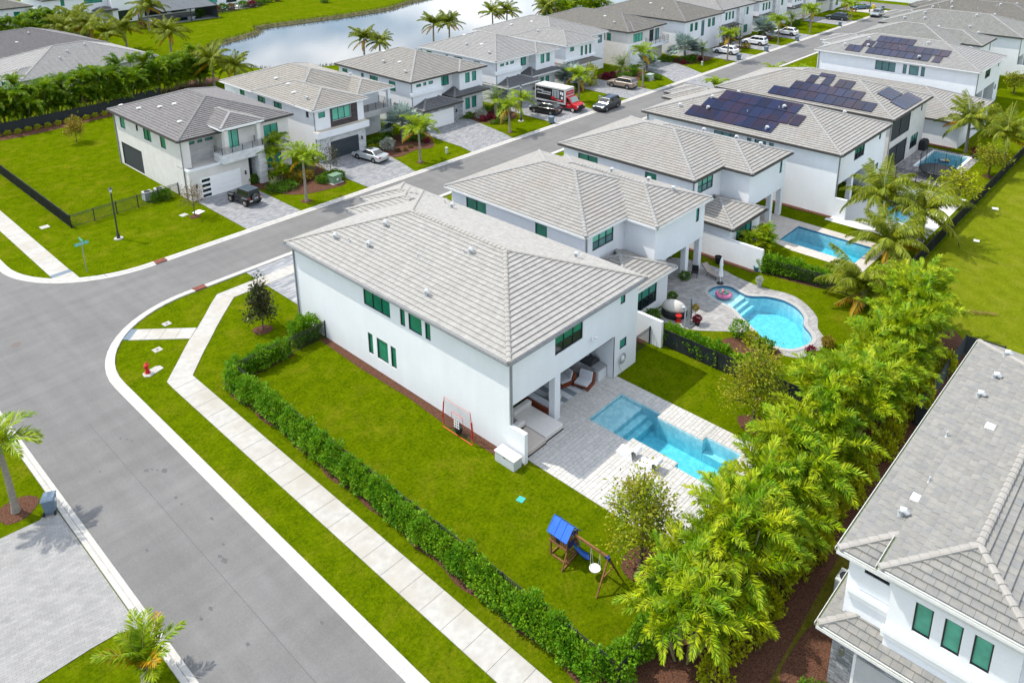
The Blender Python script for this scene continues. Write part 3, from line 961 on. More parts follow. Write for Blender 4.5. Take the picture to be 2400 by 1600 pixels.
def pool_body(name, outline, depth, parts, label, tile=False, wall_top=0.0):
    t = thing(name, label, 'pool', (outline[0][0], outline[0][1], 0))
    ox, oy = outline[0]
    P = [(p[0] - ox, p[1] - oy) for p in outline]
    n = len(P)
    w = MB()
    w.add([(p[0], p[1], wall_top) for p in P] + [(p[0], p[1], -depth) for p in P], [((i + 1) % n, i, n + i, n + (i + 1) % n) for i in range(n)])
    w.flat(grow(P, .05), (), -depth)
    w.build('basin', PLASTER, t)
    for nm, poly, z in parts:
        MB().prism([(p[0] - ox, p[1] - oy) for p in poly], -depth, z).build(nm, PLASTER, t)
    if tile:
        q = MB(); g = grow(P, -.012)
        q.add([(p[0], p[1], -.02) for p in g] + [(p[0], p[1], -.17) for p in g], [((i + 1) % n, i, n + i, n + (i + 1) % n) for i in range(n)])
        q.build('waterline_tiles', TILEB, t)
    g = grow(P, .012)
    wm = MB(); wm.prism(g, -depth - .03, -.11); wm.flat(g, (), -depth - .03)
    wm.f[-1:] = wm.f[-1:]
    wm.build('water', WATER, t)
    return t
pool_body('swimming_pool', POOL1, 1.55, [('tanning_shelf', rect(5.83, 9.39, -3.13, -1.43), -.32), ('step', rect(5.83, 9.39, -3.6, -3.135), -.66), ('step', rect(5.83, 9.39, -4.05, -3.605), -1.0), ('bench', rect(8.96, 9.39, -9.4, -7.94), -.95)],
          'rectangular turquoise pool with a pale shelf end behind the corner house')
def cuty(poly, y0, y1):
    p = clip(poly, (0, y0), (1, y0)); return clip(p, (1, y1), (0, y1))
P2i = grow(POOL2, -.02)
pool_body('swimming_pool', POOL2, 1.5, [('tanning_shelf', cuty(P2i, -1.15, 9), -.28), ('step', cuty(P2i, -1.55, -1.16), -.55), ('step', cuty(P2i, -1.95, -1.56), -.85)],
          'kidney shaped pool with a pink inflatable float on its shallow end', tile=True)
pool_body('swimming_pool', POOL3, 1.5, [('step', rect(38.81, 39.6, .8, 1.44), -.4)], 'plain rectangular pool with travertine deck beside the coconut palms', tile=True)
pool_body('swimming_pool', POOL4, 1.4, [], 'pool half hidden under the coconut palms beside a white deck')
pool_body('swimming_pool', POOL5, 1.4, [], 'pool behind the round trampoline net')

# decks
def paver_deck(name, outer, hole, x0, x1, y0, y1):
    base = struct(MB().flat(outer, [hole], -.004 + .006).build(name, PAVEB))
    hb = [tuple(p) for p in hole]
    def inside(px, py, poly):
        c = False
        for i in range(len(poly)):
            (xa, ya), (xb, yb) = poly[i], poly[i - 1]
            if (ya > py) != (yb > py) and px < (xb - xa) * (py - ya) / (yb - ya) + xa:
                c = not c
        return c
    items = []
    y = y1
    j = 0
    rows = (.30, .30, .20)
    while y > y0 + .05:
        h = rows[j % 3]; j += 1
        ya = max(y0, y - h)
        x = x0 - RND.random() * .4
        while x < x1 - .05:
            w = RND.choice((.3, .45, .45, .6))
            xa, xb = max(x0, x), min(x1, x + w)
            x += w
            if xb - xa < .06:
                continue
            # cut pieces at the pool edge
            cands = [(xa, xb)]
            my = (ya + y) / 2
            xs = sorted({p[0] for p in hb if xa < p[0] < xb})
            cuts = [xa] + xs + [xb]
            for a, b in zip(cuts, cuts[1:]):
                ysplit = sorted({p[1] for p in hb if ya < p[1] < y})
                yc = [ya] + ysplit + [y]
                for c, d in zip(yc, yc[1:]):
                    if b - a > .03 and d - c > .03 and not inside((a + b) / 2, (c + d) / 2, hb):
                        items.append((a, b, c, d))
        y = ya
    items.sort(key=lambda q: (Vector(((q[0] + q[1]) / 2, (q[2] + q[3]) / 2, 0)) - CAMP).length)
    cache = {}
    rest = MB()
    for i, (a, b, c, d) in enumerate(items):
        g = .004
        w, h = round(b - a, 3), round(d - c, 3)
        if i < 300:
            me = cache.get((w, h))
            if me is None:
                m = MB(); e = .008
                m.add([(g, g, 0), (w - g, g, 0), (w - g, h - g, 0), (g, h - g, 0), (g + e, g + e, .028), (w - g - e, g + e, .028), (w - g - e, h - g - e, .028), (g + e, h - g - e, .028)],
                      [(4, 5, 6, 7), (0, 1, 5, 4), (1, 2, 6, 5), (2, 3, 7, 6), (3, 0, 4, 7)])
                me = cache[(w, h)] = m.mesh('paver', PAVE)
            put('paver', me, base, (a, c, .002 + RND.random() * .003))
        else:
            z = .03 + RND.random() * .003
            e = .008
            rest.add([(a + g, c + g, 0), (b - g, c + g, 0), (b - g, d - g, 0), (a + g, d - g, 0), (a + g + e, c + g + e, z), (b - g - e, c + g + e, z), (b - g - e, d - g - e, z), (a + g + e, d - g - e, z)],
                     [(4, 5, 6, 7), (0, 1, 5, 4), (1, 2, 6, 5), (2, 3, 7, 6), (3, 0, 4, 7)])
    r = rest.build('paver_field', PAVE, base); r["kind"] = 'stuff'
paver_deck('pool_deck', rect(.42, 10.75, -11.4, 2.9), POOL1, .42, 10.75, -11.4, 2.9)
D2 = smooth_loop(ccw([(26.0, 7.2), (28.9, 6.8), (29.8, 2.97), (29.37, 0.87), (29.16, -1.68), (29.6, -4.01), (28.85, -5.75), (27.57, -7.12), (26.11, -7.82), (24.84, -8.93), (23.12, -9.11), (21.31, -8.4), (20.9, -6.68), (21.45, -4.95), (21.4, -3.4), (20.24, -1.9), (19.2, -0.2), (19.0, 2.6), (21.6, 3.2), (21.6, 7.2)]), 4)
struct(MB().flat(D2, [POOL2], .012).build('patio', PATIO2))
cop = MB()
gout = grow(POOL2, .32)
gb = MB(); n2 = len(POOL2)
gb.add([(p[0], p[1], .04) for p in POOL2] + [(p[0], p[1], .04) for p in gout] + [(p[0], p[1], .0) for p in gout] + [(p[0], p[1], -.1) for p in POOL2],
       [(i, n2 + i, n2 + (i + 1) % n2, (i + 1) % n2)[::-1] for i in range(n2)] + [(n2 + i, 2 * n2 + i, 2 * n2 + (i + 1) % n2, n2 + (i + 1) % n2) for i in range(n2)] + [(i, (i + 1) % n2, 3 * n2 + (i + 1) % n2, 3 * n2 + i) for i in range(n2)])
struct(gb.build('pool_coping', COPING))
struct(MB().flat([(37.4, -6.9), (44.1, -6.9), (44.1, 7.0), (36.8, 7.0), (36.8, 3.9), (38.2, 2.6), (37.4, -.4)], [POOL3], .012).build('patio', PATIO3))
struct(MB().flat(rect(46.2, 61.2, -8.9, .2), [POOL4], .012).build('patio', mat('white_patio', (0.62, 0.62, 0.61), (0.68, 0.68, 0.67), .9, 3)))
struct(MB().flat([(63.2, -6.45), (76.6, -6.45), (76.6, .5), (63.2, .5)], [POOL5], .012).build('patio', PATIO5))
g5 = MB(); q5 = grow(POOL5, .3)
g5.add([(p[0], p[1], .03) for p in POOL5] + [(p[0], p[1], .03) for p in q5], [(i, 4 + i, 4 + (i + 1) % 4, (i + 1) % 4) for i in range(4)])
struct(g5.build('pool_coping', TRIM))

# ------------------------------------------------------------------ roads
def sheet(name, outline, z, m, holes=()):
    return struct(MB().flat(ccw(outline), holes, z).build(name, m))
# side street and the long street meet at the corner
XA, XB = -19.45, -13.38          # side street
YA, YB = 33.92, 40.62            # long street
road = [(XA, -120), (XB, -120), (XB, 24.6)]
road += arc(XB + 9.3, YA - 9.3, 9.3, 180, 90)[1:]
road += [(182, YA), (184, YA - 2), (184, 5), (191.5, 5), (191.5, 95), (184, 95), (184, YB + 2), (182, YB)]
road += arc(XB + 9.5, YB + 9.5, 9.5, 270, 180)[0:]
road += [(XB, 140), (XA, 140)]
sheet('road', road, .012, ASPH)
# a darker seam down the middle of the side street, and small patches
SEAM = mat('asphalt_seam', (0.085, 0.085, 0.085), (0.12, 0.12, 0.12), .95, 12)
sheet('road_seam', rect(-16.05, -16.02, -40, 22), .016, SEAM)
for i, (x, y) in enumerate(((-15.0, 18.6), (-14.85, 18.25), (-15.25, 19.0), (-14.9, 14.5), (-14.75, 14.2), (-15.1, 14.8))):
    sheet('asphalt_patch', rect(x - .05, x + .05, y - .09, y + .09), .016, SEAM)
for i in range(16):
    sx0 = RND.choice((-18.0, -17.2, -15.2, -14.4)) + RND.uniform(-.3, .3); sy0 = RND.uniform(-8, 30); sr = RND.uniform(.05, .16)
    sheet('oil_stain', [(sx0 + sr * math.cos(a) * RND.uniform(.6, 1.3), sy0 + sr * 1.6 * math.sin(a) * RND.uniform(.6, 1.3)) for a in np.linspace(0, 2 * PI, 10)[:-1]], .0145, SEAM)
sheet('road_seam', rect(-13.6, 60, 37.26, 37.285), .0165, SEAM)
struct(MB().lathe([(0.36, 0), (0.36, .004)], (-16.2, 35.6, .014), 20).build('manhole_cover', mat('cast_iron', (.11, .09, .08), (.15, .13, .12), .8, 10)))
sheet('paver_crossing', rect(84.7, 90.5, YA + .02, YB - .02), .016, DRIVE)

# kerbs in cast lengths
def kerb(line, side, width=.66, seg=3.0, name='kerb', lip=False):
    root = put(name, None); struct(root)
    pts = [Vector(p) for p in line]
    # resample
    cur = [pts[0]]; runs = []; ln = 0
    for a, b in zip(pts, pts[1:]):
        d = (b - a).length
        pos = 0
        while ln + (d - pos) >= seg:
            step = seg - ln
            pos += step
            q = a + (b - a) * (pos / d)
            cur.append(q); runs.append(cur); cur = [q]; ln = 0
        ln += d - pos
        cur.append(b)
    if len(cur) > 1:
        runs.append(cur)
    prof = [(0, .012), (.015, .03), (.30, .055), (.36, .10), (.62, .115), (width, .10), (width, -.05), (0, -.05)]
    if lip:
        prof = [(0, .012), (.015, .035), (.26, .05), (.285, .012), (.31, .05), (width - .01, .085), (width, -.05), (0, -.05)]
    for r in runs:
        if len(r) < 2 or (r[-1] - r[0]).length < .02:
            continue
        r = [p for i, p in enumerate(r) if i == 0 or (p - r[i - 1]).length > 1e-4]
        m = MB(); k = len(prof); vs = []
        L = len(r)
        for i, p in enumerate(r):
            d = (r[min(i + 1, L - 1)] - r[max(i - 1, 0)]).normalized()
            nrm = Vector((d.y, -d.x)) * side
            q = p
            if i == 0: q = p + d * .006
            if i == L - 1: q = p - d * .006
            for o, z in prof:
                vs.append((q.x + nrm.x * o, q.y + nrm.y * o, z))
        fs = []
        for i in range(L - 1):
            for j in range(k):
                f = (i * k + j, i * k + (j + 1) % k, (i + 1) * k + (j + 1) % k, (i + 1) * k + j)
                fs.append(f if side > 0 else f[::-1])
        fs += [tuple(range(k)), tuple(range((L - 1) * k, L * k))]
        m.add(vs, fs)
        m.build('kerb_segment', KERBM, root)
near_arc = arc(XB + 9.3, YA - 9.3, 9.3, 180, 90)
kerb([(XB, -45), (XB, 24.6)] + near_arc[1:] + [(180, YA)], 1, name='kerb')
far_arc = arc(XB + 9.5, YB + 9.5, 9.5, 270, 180)
kerb([(180, YB), (XB + 9.5, YB)] + far_arc[1:] + [(XB, 90)], 1, .72, name='kerb')
kerb([(XA, 60), (XA, -45)], 1, .56, name='kerb', lip=True)
# brick drain inlets in the kerbs and blue-grey tactile pads
BRICKR = brickmat('drain_brick', (0.16, 0.045, 0.03), (0.21, 0.07, 0.045), (0.08, 0.03, 0.02), .3, .16)
for x0, y0, y1 in ((-3.45, YB + .03, YB + .72), (-3.4, YA - .66, YA - .03)):
    struct(MB().box(x0, x0 + 1.0, y0, y1, .02, .125).build('drain_inlet', BRICKR))

# pavements in slabs
def walk(a, b, w, seg=1.52, name='sidewalk', root=None):
    """slabs from a to b, w wide to the right of the direction"""
    a, b = Vector(a), Vector(b)
    if root is None:
        root = put(name, None); struct(root)
    d = (b - a); ln = d.length; d.normalize()
    nrm = Vector((d.y, -d.x))
    k = max(1, round(ln / seg)); st = ln / k
    for i in range(k):
        p, q = a + d * (i * st + .008), a + d * ((i + 1) * st - .008)
        slab([p, p + nrm * w, q + nrm * w, q], root)
    return root
def slab(pts, root, z=.05, m=None):
    pts = ccw([(p[0], p[1]) for p in pts])
    e = grow(pts, -.012)
    n = len(pts)
    mb = MB()
    mb.add([(p[0], p[1], 0) for p in pts] + [(p[0], p[1], z - .008) for p in pts] + [(p[0], p[1], z) for p in e],
           [(i, (i + 1) % n, n + (i + 1) % n, n + i) for i in range(n)] + [(n + i, n + (i + 1) % n, 2 * n + (i + 1) % n, 2 * n + i) for i in range(n)] + [tuple(range(2 * n, 3 * n))])
    return mb.build('slab', m or CONC, root)
sw = walk((-10.72, -45), (-10.72, 21.4), 1.6)
slab([(-10.72, 21.41), (-9.12, 21.41), (-9.12, 22.0), (-10.68, 22.59)], sw)
dg = [((-10.68, 22.6), (-9.12, 22.01)), ((-9.45, 23.98), (-8.1, 23.2)), ((-8.25, 25.35), (-7.1, 24.35)), ((-7.22, 26.5), (-6.16, 25.35)), ((-5.96, 27.73), (-4.9, 26.75)), ((-4.75, 29.0), (-3.75, 27.95)), ((-3.55, 30.35), (-2.65, 29.05)), ((-2.41, 31.5), (-1.7, 30.0))]
for (p, q), (r, t) in zip(dg, dg[1:]):
    slab([p, q, t, r], sw)
slab([(-2.39, 31.5), (-1.68, 30.0), (-.6, 30.0), (-.6, 31.5)], sw)
walk((-.59, 31.5), (7.0, 31.5), 1.5, root=sw)
rp = walk((-9.25, 31.0), (-6.0, 27.75), 1.5, 1.2, root=sw)
slab([(-9.5, 31.3), (-10.58, 30.3), (-10.2, 29.9), (-9.18, 30.95)], sw, .054, MATT)
fw = walk((-10.7, 44.9), (-10.7, 120), 1.6)
slab([(-10.7, 44.2), (-9.05, 43.1), (-9.05, 44.88), (-10.7, 44.88)], fw)
slab([(-10.72, 44.9), (-9.05, 44.9), (-9.1, 45.5), (-10.72, 45.45)], fw, .058, MATT)
# driveways
sheet('driveway', [(1.2, 24), (13.0, 24), (13.0, 33.3), (1.2, 33.3)], .03, DRIVEB)
sheet('driveway', rect(5.9, 12.0, 41.2, 52.3), .03, DRIVE)
sheet('driveway', [(20.7, 41.3), (27.4, 41.3), (28.3, 45), (29.6, 52), (29.6, 54), (20.7, 54)], .03, DRIVE)
sheet('driveway', [(36.6, 41.3), (44.1, 41.3), (44.9, 44), (46.3, 51.5), (46.3, 53), (37.4, 53), (37.2, 44)], .03, DRIVE)
sheet('driveway', rect(53.0, 62.0, 41.3, 53), .03, DRIVE)
sheet('driveway', [(70.0, 41.3), (77.0, 41.3), (76.8, 53), (70.5, 53)], .03, DRIVE)
sheet('driveway', [(83.4, 41.3), (92.0, 41.3), (94.5, 46), (97.0, 52.5), (88, 52.5), (86.5, 46)], .03, DRIVE)
sheet('driveway', rect(104.5, 111.5, 41.3, 51), .03, DRIVE)
sheet('driveway', rect(116.5, 123.0, 41.3, 51), .03, DRIVE)
sheet('driveway', rect(131.0, 137.5, 41.3, 51), .03, DRIVE)
sheet('driveway', rect(153.0, 160.5, 41.3, 51), .03, DRIVE)
sheet('driveway', rect(174.0, 180.0, 41.3, 51), .03, CONC)
for x in (18.0, 34.0, 49.5, 65.5, 97.0):
    sheet('driveway', rect(x, x + 5.5, 23, 33.3), .03, DRIVE)
dl = [(-60, 4.9), (-30, 5.4), (-22.0, 5.3), (-20.9, 5.2), (-20.05, 4.7), (-20.05, 15.9), (-20.5, 15.7), (-20.95, 15.4), (-22.8, 15.55), (-60, 15.8)]
sheet('driveway', dl, .03, DRIVEL)

# mulch and planting beds
BEDN = [0]
def bed(outline, z=.018, m=MULCH):
    BEDN[0] += 1
    return sheet('planting_bed', smooth_loop(ccw(outline), 4), z + BEDN[0] * .0004, m)
sheet('planting_bed', [(-.62, .4), (0, .4), (0, 19.2), (-.55, 19.2), (-.7, 14), (-.55, 9), (-.75, 5)], .018, MULCH)
hb_ = [(-8.3 + .12 * math.sin(y * 1.7) + .08 * math.sin(y * .6 + 1), y) for y in np.arange(-12.8, 19.6, .6)]
sheet('planting_bed', hb_ + [(-7.6, 20.0), (-2.9, 19.9), (-2.9, 18.9), (-7.0, 18.8), (-7.1, -12.8)], .0175, MULCH)
bed([(-8.2, -13.6), (-7.4, -12.0), (-4, -13.0), (6, -13.1), (20, -12.9), (31, -12.5), (34, -13.5), (30, -17.3), (17, -17.5), (8, -17.6), (-2, -18.1), (-6.5, -18.0)])
for xa, xb, ya, yb in ((15.0, 15.74, .9, 22), (30.9, 31.5, -.3, 22), (46.75, 47.4, -.1, 21), (77.6, 78.4, -3, 20)):
    sheet('planting_bed', [(xb, ya), (xb, yb)] + [(xa + .12 * math.sin(y * 1.3), y) for y in np.arange(yb, ya, -.7)], .0175, MULCH)
bed([(20.6, -3.6), (21.5, -5.0), (21.3, -7.0), (20.0, -7.3), (19.0, -5), (19.4, -3.3)])
bed([(31.6, .6), (32.9, .3), (34, -5.4), (32.2, -5.2)])
sheet('dry_lawn', [(-14, -17.0), (-5.5, -17.1), (8, -16.4), (17, -16.2), (30, -16.3), (30, -20.2), (-.2, -20.2), (-.2, -40), (-12.6, -40), (-12.6, -17.2)], .006, DRY)
bed([(-2.6, -18.6), (-.5, -18.2), (2, -18.6), (2, -20.2), (-1.2, -20.3), (-1.6, -24), (-3.0, -24), (-2.6, -21)])
sheet('common_lawn', [(20, -17.0), (31, -16.6), (36, -10.3), (420, -10.3), (420, -200), (20, -200)], .006, LAWN2)
bed([(-2.2, 91.6), (-2.2, 99.5), (24, 101), (31, 104), (34, 101), (22, 93.5), (12, 92)])
for cx_, cy_, r_ in ((-2.67, 23.74, .75), (-21.5, 17.2, 1.0), (13.88, 43.34, .6), (3.92, 48.43, .55), (29.99, 43.59, .5), (45.8, 43.6, .5), (63.6, 46, .5), (77.6, 43.9, .55), (103.7, 43.1, .5), (-1.3, -10.6, 1.2), (70.2, -8.8, .6), (12.4, -9.5, 1.0)):
    bed([(cx_ + r_ * math.cos(a) * RND.uniform(.85, 1.15), cy_ + r_ * math.sin(a) * RND.uniform(.85, 1.15)) for a in np.linspace(0, 2 * PI, 9)[:-1]])
bed([(12.3, 53.5), (12.6, 49.6), (14, 45.8), (17.6, 44.4), (20.2, 45.2), (20.4, 53.5)])
bed([(29.9, 53.8), (28.6, 49.4), (29.2, 47.0), (32.6, 47.4), (34.6, 46.6), (36.3, 48.8), (37.0, 53.5)])
bed([(46.6, 53), (46.5, 49), (48.6, 47.5), (52.2, 48.2), (52.8, 53)])
bed([(62.4, 54), (63.0, 50.4), (67, 49.8), (70.2, 50), (70.2, 54)])
bed([(77.8, 54), (78.2, 48.4), (81, 46.8), (84.4, 47.2), (86.4, 53)])
bed([(96.4, 51), (95.6, 47.4), (99, 46.4), (103.8, 46.2), (104, 51)])
bed([(112.5, 51), (112.2, 47.4), (116, 46.6), (116.2, 51)])
bed([(124, 51), (123.6, 46.6), (129.6, 46.4), (130.4, 51)])

# ------------------------------------------------------------------ houses
WT = EAVE - .17
def W3(**k):
    d = dict(cols=1, rows=1); d.update(k); return d

def house_main(name, label, dx, dy, hero=False, pane=PGREEN, **kw):
    """two-storey house with a covered patio at the back (x0 = dx, rear wall y = dy)"""
    h = House(name, label, dx, dy, detail=hero, **kw)
    X = lambda v: v + dx
    Y = lambda v: v + dy
    west = [(Y(11.05), Y(13.98), 4.87, 6.3, W3(cols=3, pane=pane)), (Y(9.47), Y(9.98), 4.87, 6.28, W3(pane=pane)), (Y(7.78), Y(9.11), 4.87, 6.28, W3(pane=pane)), (Y(6.93), Y(7.45), 4.87, 6.28, W3(pane=pane)),
            (Y(13.25), Y(13.80), 1.07, 2.72, W3(pane=pane)), (Y(11.56), Y(12.80), 1.07, 2.72, W3(pane=pane)), (Y(10.67), Y(11.25), 1.07, 2.72, W3(pane=pane))]
    south = [(X(.32), X(4.15), .0, 3.33, None), (X(4.68), X(10.3), .0, 3.33, None),
             (X(4.15), X(6.9), 4.83, 6.17, W3(cols=3, rows=2, pane=PGREEN, low=PDARK)), (X(10.98), X(11.54), 5.48, 6.2, W3(pane=PTEAL)), (X(11.05), X(11.85), 1.93, 2.68, W3(pane=PTEAL))]
    h.block(X(0), X(13.05), Y(0), Y(22.9), 0, WT, {'W': west, 'S': south, 'N': [(X(2), X(4.5), 4.6, 6.2, W3(cols=2)), (X(8), X(11), 4.6, 6.2, W3(cols=3))]})
    # covered patio behind the openings
    pi = MB()
    def q(*p): pi.quad(*p)
    a, b, c = .30, 10.32, 3.6
    q((a, .13, 0), (a, c, 0), (a, c, 3.34), (a, .13, 3.34))
    q((b, c, 0), (b, .13, 0), (b, .13, 3.34), (b, c, 3.34))
    q((a, c, 0), (b, c, 0), (b, c, 3.34), (a, c, 3.34))
    q((a, .13, 3.338), (a, c, 3.338), (b, c, 3.338), (b, .13, 3.338))
    pi.box(4.16, 4.67, .131, .50, 0, 3.336)
    pi.build('patio_wall', h.wall, h.t)
    MB().box(3.2, 9.6, c - .06, c - .003, .05, 2.5).build('sliding_door', PDARK, h.t)
    if hero:
        MB().box(1.0, 2.3, c - .05, c - .003, 1.2, 2.0).build('patio_window', PDARK, h.t)
    MB().box(-.03, .24, -1.25, -.002, 0, 2.1).build('privacy_wall', h.wall, h.t)
    MB().box(10.33, 10.39, -.03, .0, 0, 3.3).build('screen_track', DARKM, h.t)
    MB().box(4.7, 10.3, .02, .1, 3.25, 3.328).build('screen_housing', DARKM, h.t)
    h.hip(X(-.38), X(13.43), Y(-.38), Y(23.3), EAVE, single=hero)
    h.block(X(6.9), X(12.98), Y(22.9), Y(24.6), 0, WT - .05, {'N': [(X(8.5), X(11.5), 4.6, 6.2, W3(cols=3))]}, sides='ENW')
    h.hip(X(6.5), X(13.36), Y(17.5), Y(25.0), EAVE - .06)
    h.block(X(9.3), X(13.3), Y(24.6), Y(25.9), 0, WT - .1, sides='ENW')
    h.hip(X(8.9), X(13.7), Y(20.4), Y(26.3), EAVE - .13)
    h.downpipe(X(-.06), Y(22.7)); h.downpipe(X(.14), Y(-.06), 2.15)
    rz = lambda d: roofz(d)
    h.vents([(X(1.7), Y(19.6), rz(2.1), 'g'), (X(2.3), Y(16.3), rz(2.7), 'g'), (X(4.4), Y(17.0), rz(4.8), 'g'), (X(5.2), Y(8.6), rz(5.55), 'g'), (X(1.0), Y(8.4), rz(1.4), 'g'), (X(3.4), Y(19.0), rz(3.8), 'p'), (X(2.0), Y(18.2), rz(2.4), 'p'), (X(3.2), Y(11.8), rz(3.6), 'p'), (X(5.0), Y(9.0), rz(5.4), 'p'),
             (X(11.6), Y(17.5), rz(1.85), 'g'), (X(11.4), Y(4.3), rz(2.0), 'g'), (X(12.2), Y(19), rz(1.2), 'p')])
    return h

HM = house_main('corner_house', 'white two-storey corner house with pale grey tiled roof and pool patio, nearest the centre', 0, 0, True, cap=CAPM, gutter=GREYG)
# floodlights, camera and hose reel on the rear wall
fl = MB()
for s in (-1, 1):
    fl.cyl((7.9 + .1 * s, -.1, 4.42), (7.9 + .22 * s, -.26, 4.36), .07, .09, 8)
fl.box(7.82, 7.98, -.06, -.002, 4.35, 4.5)
fl.build('floodlight', WHITEP, HM.t)

def house_ell(name, label, dx, dy=0.0, pane=PTEAL, **kw):
    """two-storey house with a raised rear wing on columns and a single-storey rear room"""
    h = House(name, label, 16.0 + dx, 2.6 + dy, **kw)
    X = lambda v: v + dx
    Y = lambda v: v + dy
    h.block(X(16.0), X(27.95), Y(7.07), Y(22.4), 0, WT, {'S': [(X(16.95), X(19.7), 4.92, 6.25, W3(cols=3, rows=2, pane=PLIGHT, low=PBLUE))], 'W': [(Y(18), Y(20.5), 4.9, 6.2, W3(cols=2)), (Y(11), Y(12.3), 4.9, 6.2)]})
    h.block(X(21.23), X(28.85), Y(4.06), Y(7.068), 3.05, WT, {'S': [(X(27.45), X(27.97), 4.8, 6.2, W3(pane=PTEAL))]})
    h.block(X(27.952), X(28.85), Y(7.068), Y(20), 0, WT, sides='E')
    h.box('patio_ceiling', STUCCO, X(21.25), X(28.83), Y(4.08), Y(7.06), 3.03, 3.06)
    for cx in (26.36, 28.53):
        h.box('column', STUCCO, X(cx - .24), X(cx + .24), Y(4.08), Y(4.56), 0, 3.03)
    h.box('sliding_door', PDARK, X(22.6), X(27.2), Y(7.0), Y(7.06), .05, 2.4)
    h.block(X(16.0), X(21.7), Y(3.0), Y(7.068), 0, 3.04, {'S': [(X(17.2), X(20.15), .75, 2.58, W3(cols=3, rows=2, pane=PTEAL, low=PDARK))]}, sides='SEW')
    h.box('privacy_wall', STUCCO, X(15.74), X(15.99), Y(-.35), Y(7.0), 0, 2.15)
    h.hip(X(15.6), X(28.35), Y(6.67), Y(22.8), EAVE, gutter=kw.get('gutter', GREENG))
    h.hip(X(20.83), X(29.25), Y(3.66), Y(20.0), EAVE - .07)
    h.hip(X(15.6), X(22.15), Y(2.53), Y(9.1), 3.2, planes='SEW', tile=kw.get('tile', T_H2))
    h.downpipe(X(16.12), Y(7.0), 3.0)
    h.vents([(X(25.9), Y(12.0), roofz(3.2), 'g'), (X(23.7), Y(11.2), roofz(4.5), 'p'), (X(26.6), Y(6.0), roofz(2.3, EAVE - .07), 'g'), (X(27.3), Y(9.0), roofz(1.9, EAVE - .07), 'g')])
    # front garage volume with its own roof
    h.block(X(17.5), X(24.0), Y(22.4), Y(24.6), 0, 3.1, sides='ENW')
    h.hip(X(17.0), X(24.4), Y(19.8), Y(25.2), 3.2)
    return h
house_ell('neighbour_house', 'white house with kidney pool, next along the row after the corner house', 0, tile=T_H2, cap=CAPG, gutter=GREENG)
house_ell('neighbour_house', 'white house with a plain turquoise pool, between the kidney pool and the first solar roof', 15.76, tile=T_H2, cap=CAPG, gutter=BRONZE)
house_main('solar_house', 'white house whose stepped purple-black solar array is nearest the corner house', 47.4, -.1, tile=T_H2, cap=CAPG, gutter=BRONZE, pane=PBLUE)

h5 = House('solar_house', 'grey house with dark blue solar arrays on two roof slopes behind the trampoline', 63.0, .3, wall=STUCCO2, tile=T_H2, cap=CAPG, gutter=BRONZE)
h5.block(63.0, 75.65, .3, 22.0, 0, WT, {'S': [(63.55, 69.9, 3.75, 6.2, W3(cols=2, pane=SCREEN)), (63.55, 69.7, .05, 2.95, W3(cols=2, pane=SCREEN)), (71.1, 73.8, .9, 2.65, W3(cols=3, rows=2, pane=PTEAL, low=PDARK)), (73.6, 74.1, 5.3, 6.2, W3(pane=PDARK))]})
h5.hip(62.6, 76.05, -.12, 22.5, EAVE)
h5.downpipe(63.05, .24)
h5b = House('single_storey_house', 'low single-storey house with long grey hip roof between two solar roofs', 78.4, -3.2, tile=T_H2, cap=CAPG, gutter=BRONZE)
h5b.block(78.4, 91.5, -3.2, 26, 0, 3.2, {'W': [(6, 8, 1, 2.4, W3(cols=2)), (14, 16, 1, 2.4, W3(cols=2))]})
h5b.hip(78.0, 91.9, -3.6, 26.4, 3.35)
house_main('solar_house', 'white house with a broad black solar array, farthest of the solar roofs', 93.9, -.75, tile=T_D, cap=CAPG, gutter=WHITEG, pane=PBLUE)
house_ell('row_house', 'white house with raised rear wing just behind the farthest solar roof', 92.6, 0, tile=T_FAR, cap=CAPG, gutter=BRONZE)
house_main('row_house', 'white house with a wide pale grey roof near the top right corner', 124.8, .6, tile=T_FAR, cap=CAPG, gutter=BRONZE, pane=PBLUE)
house_main('row_house', 'house with an olive grey roof at the right edge near the street end', 141.0, .6, tile=T_F, cap=CAPD, gutter=BRONZE, pane=PBLUE)
house_main('row_house', 'farthest house of the right hand row beside the cross street', 158.0, .6, tile=T_F, cap=CAPD, gutter=BRONZE, pane=PBLUE)

